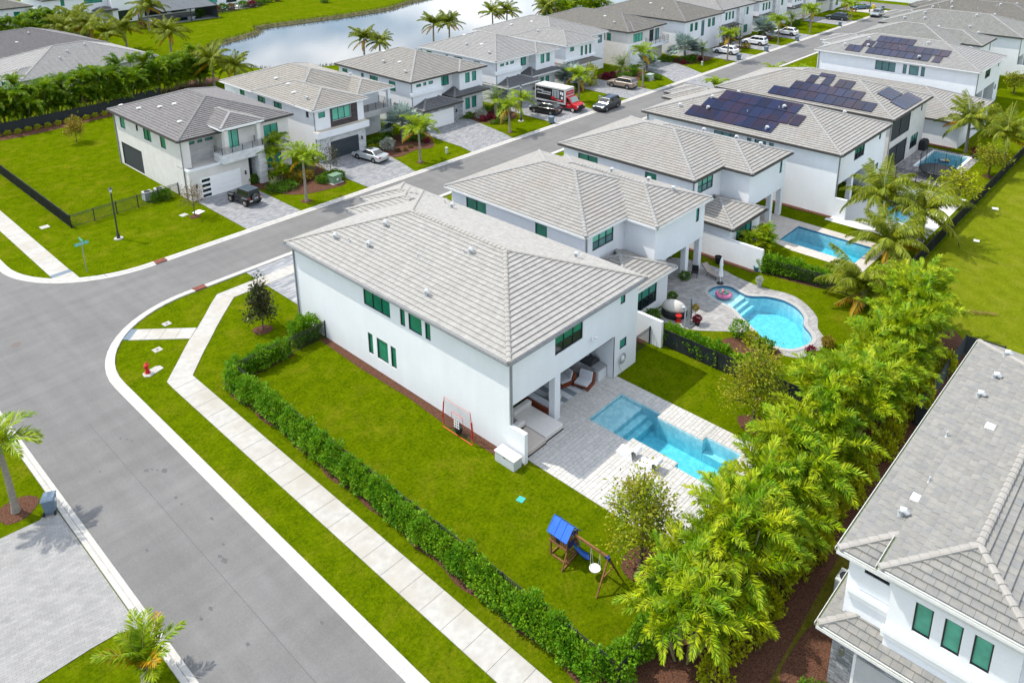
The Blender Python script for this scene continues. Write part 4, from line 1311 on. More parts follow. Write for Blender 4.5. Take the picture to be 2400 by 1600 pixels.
# ---- solar arrays (each module a part)
def solar(label, o, axis, z0, rows, pw=1.12):
    """o = eave corner line; axis 'W': slope faces -x (a = y, v = x inwards); 'S': slope faces -y (a = x, v = y inwards)"""
    t = thing('solar_array', label, 'solar panels', (o[0], o[1], z0))
    for v0, v1, spans in rows:
        for a0, a1 in spans:
            n = max(1, round((a1 - a0) / pw)); w = (a1 - a0) / n
            for i in range(n):
                a = a0 + i * w + .012; b = a0 + (i + 1) * w - .012
                va, vb = v0 + .012, v1 - .012
                def P(aa, v, l):
                    zz = v * PITCH + l
                    return (v - 0, aa - o[1], zz) if axis == 'W' else (aa - o[0], v, zz)
                m = MB()
                q = [P(a, va, .14), P(b, va, .14), P(b, vb, .14), P(a, vb, .14), P(a, va, .18), P(b, va, .18), P(b, vb, .18), P(a, vb, .18)]
                if axis == 'W':
                    fs = [(4, 7, 6, 5), (0, 4, 5, 1), (1, 5, 6, 2), (2, 6, 7, 3), (3, 7, 4, 0)]
                else:
                    fs = [(4, 5, 6, 7), (0, 1, 5, 4), (1, 2, 6, 5), (2, 3, 7, 6), (3, 0, 4, 7)]
                m.add(q, fs)
                po = m.build('solar_panel', SOLAR, t)
                e = .022
                fr = MB()
                def ring(A0, A1, V0, V1):
                    c = [P(A0, V0, .186), P(A1, V0, .186), P(A1, V1, .186), P(A0, V1, .186)]
                    fr.add(c, [(0, 3, 2, 1) if axis == 'W' else (0, 1, 2, 3)])
                ring(a, b, va, va + e); ring(a, b, vb - e, vb); ring(a, a + e, va + e, vb - e); ring(b - e, b, va + e, vb - e)
                fr.build('frame', SOLARF, po)
solar('stepped purple-black solar array on the white house nearest the corner house', (47.02, 0), 'W', EAVE, [(.9, 2.85, [(7.55, 18.1)]), (2.9, 4.87, [(5.5, 6.62), (6.75, 17.2)]), (4.92, 6.8, [(6.75, 16.15)])])
solar('dark blue solar array stepping along the long slope of the grey house', (62.6, 0), 'W', EAVE, [(.5, 2.35, [(2.65, 15.5)]), (2.4, 4.15, [(4.75, 13.5)]), (4.2, 5.95, [(11.3, 12.35), (9.35, 10.4), (6.7, 8.75)]), (5.97, 6.75, [(9.5, 11.4)])])
solar('smaller solar array on the rear slope of the grey house', (0, -.12), 'S', EAVE, [(.3, 2.1, [(67.0, 73.0)]), (2.15, 3.9, [(67.6, 71.5)])], 1.1)
solar('broad black solar array on the farthest solar roof', (93.52, 0), 'W', EAVE, [(.7, 2.5, [(15.95, 18.2), (6.1, 15.1), (4.55, 5.6)]), (2.55, 4.4, [(14.9, 16.4), (4.05, 14.6)]), (4.45, 6.2, [(9.55, 14.95)])])

# ---- houses across the long street (fronts face -y)
def railing(h, pts, z0, z1, posts=True):
    m = MB()
    for a, b in zip(pts, pts[1:]):
        la, lb = h.L(*a), h.L(*b)
        n = max(1, int(math.dist(a, b) / 1.2))
        for i in range(n + 1):
            x = la[0] + (lb[0] - la[0]) * i / n; y = la[1] + (lb[1] - la[1]) * i / n
            m.box(x - .025, x + .025, y - .025, y + .025, z0, z1 + .02)
        k = 6
        for i in range(k):
            zz = z0 + .12 + (z1 - z0 - .12) * i / (k - 1)
            m.bar((la[0], la[1], zz), (lb[0], lb[1], zz), .025)
    m.build('railing', DARKM, h.t)

A = House('taupe_roof_house', 'pale grey house with a taupe roof and white stone balcony behind the black off-roader', 5.55, 53.4, wall=STUCCO2, tile=T_A, cap=CAPD, gutter=BRONZE)
A.block(5.55, 10.2, 55.0, 70.9, 0, WT, {'W': [(67.8, 69.2, 4.85, 6.2, W3(pane=PTEAL)), (64.1, 64.7, 5.4, 6.15, W3(pane=PDARK)), (60.75, 62.7, 4.8, 6.22, W3(cols=2)), (57.1, 58.4, 4.8, 6.1), (64.1, 69.8, .1, 2.95, W3(cols=1, pane=SCREEN))]}, sides='WN')
A.block(5.56, 10.2, 55.0, 56, 3.3, WT, {'S': [(6.9, 7.82, 5.4, 5.75, W3(pane=PTEAL)), (8.15, 8.7, 5.4, 5.75, W3(pane=PTEAL)), (9.02, 9.92, 5.4, 5.75, W3(pane=PTEAL))]}, wall=STONEP, sides='S', name='stone_wall')
A.block(10.2, 18.5, 53.5, 70.9, 0, WT, {'S': [(10.65, 12.2, 4.3, 6.45, W3(cols=2, pane=PLIGHT)), (15.3, 17.1, 4.57, 6.0, W3(cols=2, rows=1, pane=PTEAL)), (15.35, 17.2, .8, 2.35, W3(cols=2, pane=PTEAL))], 'E': [(60, 62, 4.8, 6.1)]}, sides='SENW')
A.box('stone_panel', STONEP, 14.6, 17.9, 53.43, 53.498, 3.6, 4.5)
A.box('side_fin', STUCCO2, 5.552, 6.45, 53.3, 54.998, 3.4, WT)
A.block(5.552, 12.4, 52.3, 55.0, 0, 3.3, sides='SWE', top=True)
A.box('parapet', STUCCO, 5.5, 12.42, 52.24, 52.42, 3.302, 3.55)
A.box('parapet', STUCCO, 5.5, 5.68, 52.422, 53.298, 3.302, 3.55)
A.garage(6.7, 11.3, 52.29, 2.27, TRIM, (.12, 1.05))
A.lamp(6.2, 52.29, 1.6); A.lamp(11.9, 52.29, 1.6)
A.box('balcony', STONEW, 9.1, 14.1, 51.6, 53.49, 3.42, 4.42)
A.box('entry_pillar', STONEW, 13.3, 14.2, 51.55, 53.49, 0, 3.418)
A.box('entry_door', PDARK, 12.5, 13.28, 53.40, 53.48, .05, 2.9)
railing(A, [(9.2, 53.4), (9.2, 51.68), (14.0, 51.68), (14.0, 53.4)], 4.42, 5.2)
for x in (9.75, 13.6):
    A.box('column', STUCCO2, x, x + .45, 51.85, 52.3, 4.43, 7.14)
A.hip(5.1, 18.9, 53.0, 71.3, EAVE)
A.hip(9.3, 14.5, 51.7, 59.5, 7.33, gutter=False, cap=CAPG)
A.box('eave_beam', TRIM, 9.55, 14.2, 51.85, 52.05, 7.0, 7.16)
A.downpipe(5.48, 53.25); A.downpipe(5.48, 70.7)
A.vents([(6.9, 66.4, roofz(1.8), 'b'), (8.2, 63.6, roofz(3.1), 'b'), (9.3, 62.2, roofz(4.2), 'b'), (7.4, 57.0, roofz(2.3), 'b'), (6.4, 70.3, roofz(1.0), 'b'), (6.1, 63, roofz(1.0), 'p'), (6.4, 58, roofz(1.3), 'p')])

B = House('sand_roof_house', 'white house with a sand coloured roof and dark garage door behind the silver sedan', 21.5, 52.6, tile=T_B, cap=CAPG, gutter=WHITEG)
B.block(21.5, 28.65, 52.6, 74.2, 0, WT, {'S': [(24.0, 26.7, 4.77, 6.3, W3(cols=3, pane=PLIGHT)), (22.06, 23.0, 5.5, 6.2, W3(pane=PTEAL))], 'W': [(68.9, 70.1, 5.5, 6.25, W3(pane=PGREEN)), (63.7, 65.6, 5.35, 6.2, W3(cols=2)), (59.8, 61.7, 5.3, 6.15, W3(cols=2)), (53.8, 54.4, 5.45, 6.2, W3(pane=PDARK))]})
m_ = MB()
bx, by = B.L(23.7, 52.53)
for a, b, c, d in ((0, .27, 3.86, 6.42), (3.03, 3.95, 3.86, 6.42), (.271, 3.029, 3.86, 4.74), (.271, 3.029, 6.33, 6.42)):
    m_.box(bx + a, bx + b, by, by + .068, c, d)
m_.build('brown_panel', STONEB, B.t)
B.box('canopy', STUCCO, 21.2, 28.75, 51.7, 52.598, 3.2, 4.0)
B.box('canopy_top', mat('buff_deck', (.45, .40, .32), (.5, .45, .37), .9, 3), 21.25, 28.7, 51.75, 52.59, 4.0, 4.03)
B.box('stone_front', STONEW, 22.0, 28.64, 52.5, 52.598, 0, 3.19)
B.garage(23.4, 27.5, 52.48, 2.25, mat('dark_garage', (.035, .045, .055), (.045, .055, .065), .5, 3))
B.lamp(28.0, 52.49, 1.7)
B.block(28.652, 34.4, 57.0, 74.2, 0, WT, {'S': [(30.2, 31.8, 4.2, 6.3, W3(cols=2, pane=PDARK)), (30.0, 31.5, .6, 2.4, W3(cols=2))]}, sides='SEN')
B.box('balcony', STUCCOG, 29.2, 34.4, 54.2, 56.998, 3.4, 4.15)
railing(B, [(29.3, 54.3), (34.3, 54.3), (34.3, 56.9)], 4.15, 5.1)
for x in (29.3, 33.9):
    B.box('column', STUCCO, x, x + .4, 54.35, 54.75, 4.16, WT - .05)
B.box('column', STUCCOG, 33.9, 34.38, 54.4, 54.9, 0, 3.39)
B.hip(21.1, 29.1, 52.2, 66.0, EAVE)
B.hip(21.1, 34.9, 56.0, 74.6, EAVE - .08)
B.hip(28.9, 34.9, 54.2, 66.0, EAVE - .01)
B.downpipe(21.43, 52.54)
B.vents([(24, 62, roofz(2.9), 'b'), (22.9, 59, roofz(1.8), 'b'), (24.4, 65.5, roofz(3.2), 'b'), (22.5, 55.5, roofz(1.4), 'g'), (32.5, 60.5, roofz(2.3), 'g')])

def house_c(name, label, dx, garage_m, tile, **kw):
    h = House(name, label, 37.9 + dx, 54.3, tile=tile, **kw)
    X = lambda v: v + dx
    h.block(X(37.9), X(43.2), 54.3, 71.0, 0, WT, {'S': [(X(38.7), X(39.55), 5.75, 6.15, W3(pane=PTEAL)), (X(39.95), X(40.5), 5.75, 6.2, W3(pane=PTEAL)), (X(40.9), X(41.7), 5.75, 6.2, W3(pane=PTEAL))], 'W': [(68.9, 70.2, 5.6, 6.15), (65.0, 65.6, 5.5, 6.15), (61.7, 63.6, 5.45, 6.15, W3(cols=2)), (57.8, 59.2, 4.7, 6.1)]})
    h.box('ledge', STUCCO, X(37.6), X(43.25), 54.05, 54.298, 4.6, 5.15, bevel=.03)
    h.block(X(43.202), X(46.4), 55.5, 71.0, 0, WT, {'S': [(X(43.9), X(45.7), 4.65, 6.05, W3(cols=2, rows=1, pane=PTEAL))]}, sides='SN')
    h.block(X(46.4), X(50.9), 54.0, 71.0, 0, WT, {'S': [(X(47.5), X(48.4), 4.75, 6.2, W3(pane=PTEAL)), (X(48.85), X(49.7), 4.78, 6.2, W3(pane=PTEAL)), (X(47.4), X(48.3), .8, 2.5, W3(pane=PTEAL)), (X(48.7), X(49.6), .8, 2.5, W3(pane=PTEAL))]})
    h.block(X(38.3), X(44.7), 52.5, 54.298, 0, 2.85, sides='SEW', wall=STONEX, name='stone_garage')
    h.garage(X(38.7), X(43.7), 52.48, 2.3, garage_m)
    h.lamp(X(44.2), 52.48, 1.7)
    h.box('entry_pillar', STONEX, X(44.9), X(46.3), 53.4, 54.9, 0, 3.0)
    h.hip(X(37.42), X(51.25), 53.9, 71.4, EAVE)
    h.hip(X(45.98), X(51.4), 53.5, 62.0, EAVE - .02)
    h.hip(X(37.8), X(45.0), 51.9, 58.2, 2.98, tile=T_SLATE, cap=CAPD, planes='SEW')
    h.hip(X(44.3), X(51.3), 52.9, 58.0, 3.42, tile=T_SLATE, cap=CAPD, planes='SEW')
    h.downpipe(X(37.84), 54.24)
    h.vents([(X(41), 60.5, roofz(3.4), 'b'), (X(40), 63, roofz(2.5), 'g'), (X(39), 57, roofz(1.5), 'g'), (X(42.5), 66, roofz(5), 'b')])
    return h
house_c('ash_roof_house', 'white house with slate garage roof and white garage door, third along the far side', 0, TRIM, T_C, cap=CAPG, gutter=BRONZE)
house_c('ash_roof_house', 'white house with grey garage door behind the red box truck', 16.3, mat('grey_garage', (.34, .37, .39), (.38, .41, .43), .6, 3), T_D, cap=CAPG, gutter=WHITEG)

E_ = House('pale_roof_house', 'white house with three slim front windows behind the tan sport utility car', 70.0, 54.0, tile=T_D, cap=CAPG, gutter=WHITEG)
E_.block(70.0, 77.6, 54.0, 75, 0, WT, {'S': [(71.1, 72.1, 5.45, 6.15, W3(pane=PTEAL)), (73.85, 74.45, 4.35, 5.95), (75.0, 75.6, 4.35, 5.95), (76.1, 76.7, 4.35, 5.95)], 'W': [(58, 59, 4.8, 6)]})
E_.block(77.602, 84.2, 57.0, 75, 0, WT, {'S': [(78.6, 79.5, 4.7, 6.1), (82.4, 83.6, 4.7, 6.1, W3(pane=PBLUE))]})
E_.box('ledge', STUCCO, 69.8, 77.7, 53.75, 53.998, 3.9, 4.2)
E_.garage(70.8, 75.8, 53.97, 2.3, TRIM)
E_.hip(69.5, 78.1, 53.4, 66, EAVE + .02)
E_.hip(69.6, 84.7, 56.5, 75.4, EAVE - .07)
E_.hip(69.5, 78.0, 52.6, 58, 3.3, tile=T_F, cap=CAPD, planes='SEW')
E_.vents([(72, 62, roofz(2.4), 'g'), (75, 66, roofz(5), 'b'), (73, 69, roofz(3.3), 'b')])

F_ = House('olive_roof_house', 'warm white house with an olive grey roof and black balcony rail', 87.2, 54.0, wall=STUCCO2, tile=T_F, cap=CAPD, gutter=BRONZE)
F_.block(87.2, 98.4, 54.0, 75, 0, WT, {'S': [(88.9, 91.8, 4.2, 5.75, W3(cols=3, pane=PLIGHT)), (94.0, 95.4, 3.6, 5.8, W3(cols=2, pane=PDARK)), (95.8, 97.2, 3.6, 5.8, W3(cols=2, pane=PBLUE))], 'W': [(57.7, 58.6, 4.3, 5.7), (59.1, 60.2, 4.3, 5.7)]})
F_.box('white_front', STUCCO, 87.15, 92.6, 53.9, 53.998, 2.9, 4.1)
F_.box('balcony', STUCCO, 92.7, 98.5, 52.6, 53.998, 2.9, 3.4)
railing(F_, [(92.8, 53.9), (92.8, 52.7), (98.4, 52.7), (98.4, 53.9)], 3.4, 4.5)
F_.garage(88.2, 92.4, 53.97, 2.4, STUCCO)
F_.hip(86.8, 98.8, 53.5, 75.4, EAVE - .3)
F_.hip(88.0, 94.0, 53.2, 62, EAVE - .32)
F_.vents([(91, 62, roofz(4, EAVE - .3), 'b'), (89, 58.5, roofz(2, EAVE - .3), 'g'), (93, 67, roofz(5, EAVE - .3), 'b')])
G_ = House('olive_roof_house', 'white house with a wide olive grey roof behind the silver-leaved fan palm', 101.5, 51.2, tile=T_F, cap=CAPD, gutter=BRONZE)
G_.block(101.5, 115.0, 51.2, 72, 0, WT, {'S': [(103.5, 104.5, 4.4, 5.95), (105.2, 106.2, 4.4, 5.95), (107.6, 108.7, 3.0, 6.0, W3(pane=PBLUE)), (110, 111.1, 4.4, 6.05), (111.6, 112.7, 4.4, 6.05)]})
G_.hip(101.0, 115.4, 50.7, 72.4, EAVE)
G_.garage(103, 108, 51.17, 2.4, STUCCO2)
G_.vents([(104, 58, roofz(3), 'g'), (106, 62, roofz(5), 'b')])
def house_far(name, label, x0, x1, y0, tile, front=None, wall=STUCCO):
    h = House(name, label, x0, y0, wall=wall, tile=tile, cap=CAPD, gutter=BRONZE)
    w = x1 - x0
    h.block(x0, x1, y0, y0 + 20, 0, WT, {'S': [(x0 + w * .12, x0 + w * .18, 4.4, 6), (x0 + w * .22, x0 + w * .28, 4.4, 6), (x0 + w * .32, x0 + w * .38, 4.4, 6), (x0 + w * .66, x0 + w * .73, 4.5, 6.1), (x0 + w * .77, x0 + w * .84, 4.5, 6.1), (x0 + w * .7, x0 + w * .84, .7, 2.4, W3(cols=2))], 'W': [(y0 + 3, y0 + 4.4, 4.6, 6.1)]})
    h.box('stone_front', STONEW, x0 + w * .46, x0 + w * .62, y0 - .7, y0 - .002, 0, WT)
    h.garage(x0 + 1, x0 + w * .42, y0 - .03, 2.4, STUCCO2)
    h.hip(x0 - .45, x1 + .45, y0 - .45, y0 + 20.4, EAVE)
    h.hip(x0 - .3, x0 + w * .44, y0 - .95, y0 + 5, 3.3, tile=T_SLATE, planes='SEW')
    return h
house_far('far_row_house', 'white house with a stone centre tower behind the white car by the lamp post', 117.2, 130.8, 52.3, T_D)
house_far('far_row_house', 'white house with grey upper panels behind the second white car from the street end', 133.4, 147.2, 52.3, T_D)
house_far('far_row_house', 'white house behind the dark blue car near the street end', 149.6, 163.0, 52.3, T_F)
house_far('far_row_house', 'last white house of the far row beside the cross street', 165.5, 179.0, 52.3, T_F)
# beyond the cross street
house_far('street_end_house', 'white house beyond the junction with the stop sign', 196.5, 211, 36, T_D)
house_far('street_end_house', 'white house beyond the junction at the top right corner', 199, 214, 14, T_F)

# ---- single-storey houses behind the tall hedge row, upper left
U1 = House('bungalow', 'single-storey house with a pale ribbed roof behind the tall green screen of palms', 6.9, 110.4, wall=STUCCOG, tile=T_D, cap=CAPG, gutter=GREENG, rz=rad(4.6))
U1.block(7.3, 28.4, 110.8, 127, 0, 3.25, {'S': [(9, 10.5, 1, 2.4, W3(cols=2)), (17, 19, 1, 2.4, W3(cols=2))], 'W': [(111.5, 113, .6, 2.4, W3(pane=PLIGHT)), (118, 120, .8, 2.4, W3(cols=2))]})
U1.hip(6.9, 28.9, 110.4, 127.4, 3.4)
U1.hip(5.2, 15, 110.9, 117.2, 3.36, gutter=False)
U1.vents([(14.5, 114.5, roofz(4, 3.4), 'g'), (16.5, 116.2, roofz(5.6, 3.4), 'g'), (20, 117.5, roofz(7, 3.4), 'g')])
U2 = House('bungalow', 'house with a broad dull grey roof behind the pale ribbed roof', 4.0, 128.6, wall=STUCCOG, tile=T_A, cap=CAPD, gutter=BRONZE, rz=rad(4.6))
U2.block(4.4, 27, 129, 146, 0, 3.25)
U2.hip(-6.0, 27.6, 128.6, 147.4, 3.4)
U2.vents([(14, 133.5, roofz(4.8, 3.4), 'b'), (17, 136, roofz(7, 3.4), 'g')])
U3 = House('bungalow', 'dull grey roof cut by the left edge of the picture, behind the bushes', -10, 150, wall=STUCCOG, tile=T_A, cap=CAPD, gutter=BRONZE, rz=rad(4.6))
U3.block(-9.6, 12.5, 150.4, 164, 0, 3.25)
U3.hip(-10, 13, 150, 165, 3.4)
# ---- far shore houses
def shore_house(label, x0, x1, y0, tile=T_D, wins=(), roof=True, wall=STUCCO, h1=WT):
    h = House('far_shore_house', label, x0, y0, wall=wall, tile=tile, cap=CAPG, gutter=BRONZE)
    h.block(x0, x1, y0, y0 + 16, 0, h1, {'S': list(wins)})
    h.hip(x0 - .4, x1 + .4, y0 - .4, y0 + 16.4, h1 + .17)
    return h
shore_house('white house with a grey roof in the top left corner beyond the bushes', 9, 26, 167, T_F, [(22.6, 23.8, 4.4, 5.8)])
S2 = shore_house('large white house with a triple window beyond the far coconut palms', 30.5, 49.5, 173.5, T_D, [(34, 34.8, 5.0, 6.4), (39.0, 43.0, 4.9, 6.4, W3(cols=3, rows=2, pane=PTEAL)), (44.6, 46, 5.0, 6.4, W3(pane=PTEAL))])
S2.block(44.0, 49.6, 171.0, 173.498, 0, 5.9, {'S': [(45.2, 48.2, .2, 2.8, W3(pane=PDARK))]}, top=True)
S2.hip(40.5, 45.2, 170.6, 174.5, 3.3, tile=T_SLATE, planes='SEW')
shore_house('house with dark ground-floor openings behind the screened pool cage', 51, 67, 174, T_D, [(52.5, 58, .3, 2.9, W3(cols=3, pane=PDARK)), (59, 63, .3, 2.9, W3(cols=2, pane=PDARK)), (54, 57, 4.5, 6.2, W3(cols=2))])
shore_house('house on the far shore behind the planted pool terrace', 69, 84, 178, T_F, [(70.5, 73.5, .8, 2.6, W3(cols=2, pane=PTEAL)), (76, 79, .4, 2.6, W3(cols=2, pane=PDARK)), (72, 75, 4.6, 6.1, W3(cols=2))])
shore_house('house on the far shore farther right above the lake', 92, 108, 186, T_F, [(94, 97, 4.6, 6.1, W3(cols=2)), (100, 104, .4, 2.6, W3(cols=2, pane=PDARK))])

# ---- bottom right house, seen from above
R_ = House('mixed_tile_house', 'white house with mixed pale roof tiles and green streaked gutters, bottom right corner', -.45, -20.0, tile=T_BR, cap=CAPM, gutter=GREENG, detail=True)
R_.block(-.40, 19.6, -28.2, -20.0, 0, WT, {'W': [(-21.62, -20.62, 5.95, 6.26, W3(cols=1, pane=PDARK))], 'N': [(3, 5, 4.9, 6.2, W3(cols=2)), (10, 12, 4.9, 6.2, W3(cols=2))]})
R_.block(-.85, 4.0, -26.4, -21.8, 3.0, 7.12, {'W': [(-23.40, -22.74, 4.93, 6.38, W3(pane=PLIGHT)), (-24.45, -23.80, 4.93, 6.38, W3(pane=PLIGHT)), (-25.48, -24.83, 4.93, 6.38, W3(pane=PLIGHT))]}, sides='WNS')
R_.block(-1.06, -.402, -33, -19.95, 0, 2.95, wall=STONEY, sides='WNS', name='stone_garage')
gx, gy = R_.L(-1.10, -27.0)
MB().box(gx, gx + .06, gy, gy + 6.0, 0, 2.3).build('garage_door', mat('garage_grey', (.46, .47, .48), (.5, .51, .52), .6, 3), R_.t)
MB().box(gx - .02, gx + .04, gy + 6.001, gy + 6.12, 0, 2.42).build('door_trim', TRIM, R_.t)
lx, ly = R_.L(-1.06, -20.4)
MB().box(lx - .14, lx, ly - .08, ly + .08, 1.95, 2.35).build('wall_lamp', mat('steel_lamp', (.4, .4, .4), None, .35, metal=.8), R_.t, bevel=.02)
lg = MB(); a_ = R_.L(-.62, -21.74); 
lg.box(a_[0], a_[0] + .2, a_[1], a_[1] + 1.68, 4.82, 5.02); lg.box(a_[0] + .07, a_[0] + .2, a_[1], a_[1] + 1.68, 4.55, 4.818)
b_ = R_.L(-1.08, -27.0)
lg.box(b_[0], b_[0] + .22, b_[1], b_[1] + 5.3, 4.28, 4.48); lg.box(b_[0] + .09, b_[0] + .22, b_[1], b_[1] + 5.3, 4.0, 4.278)
lg.build('ledge', TRIM, R_.t)
R_.hip(-.72, 20.1, -28.62, -19.58, EAVE, single=True, planes='NWSE', row=.34, tw=.42, cut=1.75)
R_.hip(-1.29, 18.34, -26.85, -21.35, 7.39, gutter=GREENG, gut='W', row=.34, tw=.42, single=True, soffit=False)
ga = R_.L(-1.3, -21.344)
MB().box(ga[0], ga[0] + 2.1, ga[1], ga[1] + .11, 7.27, 7.33, 1).box(ga[0], ga[0] + 2.1, ga[1] + .112, ga[1] + .13, 7.26, 7.41, 0).build('gutter', [WHITEG, GREENG], R_.t)
R_.hip(-1.50, 4.0, -34, -19.41, 3.22, planes='WNS', gutter=GREENG, row=.34, tw=.42)
R_.vents([(2.2, -21.0, roofz(1.5), 'g'), (3.6, -21.2, roofz(1.55), 'b'), (10.3, -22.4, roofz(2.9), 'b'), (13.2, -21.2, roofz(1.6), 'g'), (15.4, -21.4, roofz(1.8), 'g'), (18.2, -21.3, roofz(1.7), 'g'), (5.0, -21.3, roofz(1.7), 'p'), (9.0, -20.9, roofz(1.3), 'p')])

# ------------------------------------------------------------------ plants
def quadmesh(name, Q, mats, midx=None):
    """Q: (n, 4, 3) array of quads"""
    Q = np.asarray(Q, dtype=np.float32)
    n = len(Q)
    me = bpy.data.meshes.new(name)
    me.vertices.add(4 * n); me.loops.add(4 * n); me.polygons.add(n)
    me.vertices.foreach_set("co", Q.reshape(-1))
    me.loops.foreach_set("vertex_index", np.arange(4 * n, dtype=np.int32))
    me.polygons.foreach_set("loop_start", np.arange(0, 4 * n, 4, dtype=np.int32))
    me.polygons.foreach_set("loop_total", np.full(n, 4, dtype=np.int32))
    mats = mats if isinstance(mats, (list, tuple)) else [mats]
    for m in mats:
        me.materials.append(m)
    if midx is not None:
        me.polygons.foreach_set("material_index", np.asarray(midx, dtype=np.int32))
    me.update(calc_edges=True)
    return me
def unit(v):
    return v / np.maximum(1e-9, np.linalg.norm(v, axis=-1, keepdims=True))
def leafquads(P, D, N, L, W, fold=0.2):
    D = unit(D); S = unit(np.cross(D, N)); U = np.cross(S, D)
    L = np.broadcast_to(np.asarray(L, float).reshape(-1, 1), (len(P), 1)); W = np.broadcast_to(np.asarray(W, float).reshape(-1, 1), (len(P), 1))
    mid = P + D * L * .45
    q = np.stack([P, mid + S * W / 2 + U * W * fold, P + D * L - U * L * .08, mid - S * W / 2 + U * W * fold], axis=1)
    return q
def cloud(n, rx, ry, rz, size, rng, shell=.72, lump=.18, up=.5, cz=0.0, flat=0.0):
    """leaves over a lumpy ellipsoid"""
    d = unit(rng.normal(size=(n, 3)))
    lm = 1 + lump * (np.sin(d[:, 0] * 5 + 1.3) * np.sin(d[:, 1] * 4.3 + .4) + np.sin(d[:, 2] * 6 + d[:, 0] * 3))
    r = (shell + (1 - shell) * rng.rand(n) ** .6) * lm
    P = d * r[:, None] * np.array([rx, ry, rz]) + np.array([0, 0, cz])
    D = unit(d + np.array([0, 0, up]) + rng.normal(size=(n, 3)) * .55)
    N = unit(rng.normal(size=(n, 3)) * .7 + np.array([0, 0, 1.0]) + d * .4)
    s = size * rng.uniform(.7, 1.25, n)
    return leafquads(P, D, N, s, s * .62)
def frond(base, az, el, L, droop, nl, ll, lw, rng, vee=.35, sag=.35, plum=.15, stalk=.12, rw=.026):
    m = 12
    t = np.linspace(0, 1, m)
    ang = el - droop * t ** 1.4
    ds = L / (m - 1)
    h = np.array([math.cos(az), math.sin(az), 0.0])
    side = np.array([-math.sin(az), math.cos(az), 0.0])
    step = np.cos(ang)[:, None] * h + np.sin(ang)[:, None] * np.array([0, 0, 1.0])
    pos = np.array(base) + np.concatenate([np.zeros((1, 3)), np.cumsum(step[:-1] * ds, axis=0)])
    tl = np.repeat(np.linspace(stalk, .985, nl), 2)
    sg = np.tile([1.0, -1.0], nl)
    P = np.stack([np.interp(tl, t, pos[:, k]) for k in range(3)], 1)
    F = unit(np.stack([np.interp(tl, t, step[:, k]) for k in range(3)], 1))
    U = unit(np.cross(F, np.broadcast_to(side, F.shape)))
    U = np.where(U[:, 2:3] < 0, -U, U) if abs(el) < 1.4 else U
    b = np.radians(62 - 34 * tl) + rng.normal(size=len(tl)) * .10
    D = side * (sg * np.sin(b))[:, None] + F * np.cos(b)[:, None] + U * (vee + plum * rng.normal(size=len(tl)))[:, None]
    D = unit(D) + np.array([0, 0, -1.0]) * (sag * (0.4 + tl))[:, None]
    ln = ll * np.sin(np.pi * (.16 + .76 * tl)) ** .7 * rng.uniform(.88, 1.08, len(tl))
    q = leafquads(P, D, U + 0.2 * rng.normal(size=U.shape), ln, lw * (1.15 - .5 * tl), .12)
    # midrib ribbon
    w = rw * (1 - .75 * t)
    rib = np.stack([pos[:-1] - side * w[:-1, None], pos[:-1] + side * w[:-1, None], pos[1:] + side * w[1:, None], pos[1:] - side * w[1:, None]], 1)
    return q, rib
def crown(name, fr, mats):
    qs = [f[0] for f in fr]; rs = [f[1] for f in fr]
    Q = np.concatenate(qs + rs)
    k = sum(len(q) for q in qs)
    idx = np.zeros(len(Q), dtype=np.int32); idx[k:] = 1
    return quadmesh(name, Q, mats, idx)
RIB = mat('frond_rib', (0.16, 0.20, 0.03), (0.24, 0.25, 0.05), .7, 4)
RIBG = mat('frond_rib_grey', (0.24, 0.27, 0.22), None, .7)

def mk_royal(seed, n=12, L=2.1):
    r = np.random.RandomState(seed)
    return crown('crown', [frond((0, 0, 0), i * 2.4 + r.rand() * .4, rad(r.uniform(20, 75)), L * r.uniform(.85, 1.1), r.uniform(1.2, 1.9), 30, .66, .10, r, .5, .3, .25) for i in range(n)], [L_ROYAL, RIB])
def mk_royal_old(seed, n=2, L=1.9):
    r = np.random.RandomState(seed)
    return crown('old_fronds', [frond((0, 0, 0), r.rand() * 6.3, rad(r.uniform(-15, 15)), L, r.uniform(.9, 1.2), 22, .55, .075, r, .1, .6) for i in range(n)], [L_OLD, RIB])
def mk_coco(seed, n=25, L=4.4):
    r = np.random.RandomState(seed)
    return crown('crown', [frond((0, 0, 0), i * 2.4 + r.rand() * .5, rad(r.choice([r.uniform(45, 82), r.uniform(0, 45)])), L * r.uniform(.85, 1.1), r.uniform(1.0, 1.7), 58, 1.0, .10, r, .12, .85, .12, .12, .045) for i in range(n)], [L_COCO, RIB])
def mk_coco_old(seed, n=3, L=3.7):
    r = np.random.RandomState(seed)
    return crown('old_fronds', [frond((0, 0, 0), r.rand() * 6.3, rad(r.uniform(-25, 10)), L, r.uniform(.6, 1.0), 46, .85, .09, r, .0, 1.0, .1, .12, .04) for i in range(n)], [L_OLD, RIB])
def mk_phx(seed, n=46, L=2.3):
    r = np.random.RandomState(seed)
    return crown('crown', [frond((0, 0, 0), i * 2.4 + r.rand() * .4, rad(r.uniform(-25, 85)), L * r.uniform(.9, 1.1), r.uniform(.7, 1.3), 26, .42, .04, r, .5, .2, .3) for i in range(n)], [L_PHX, RIB])
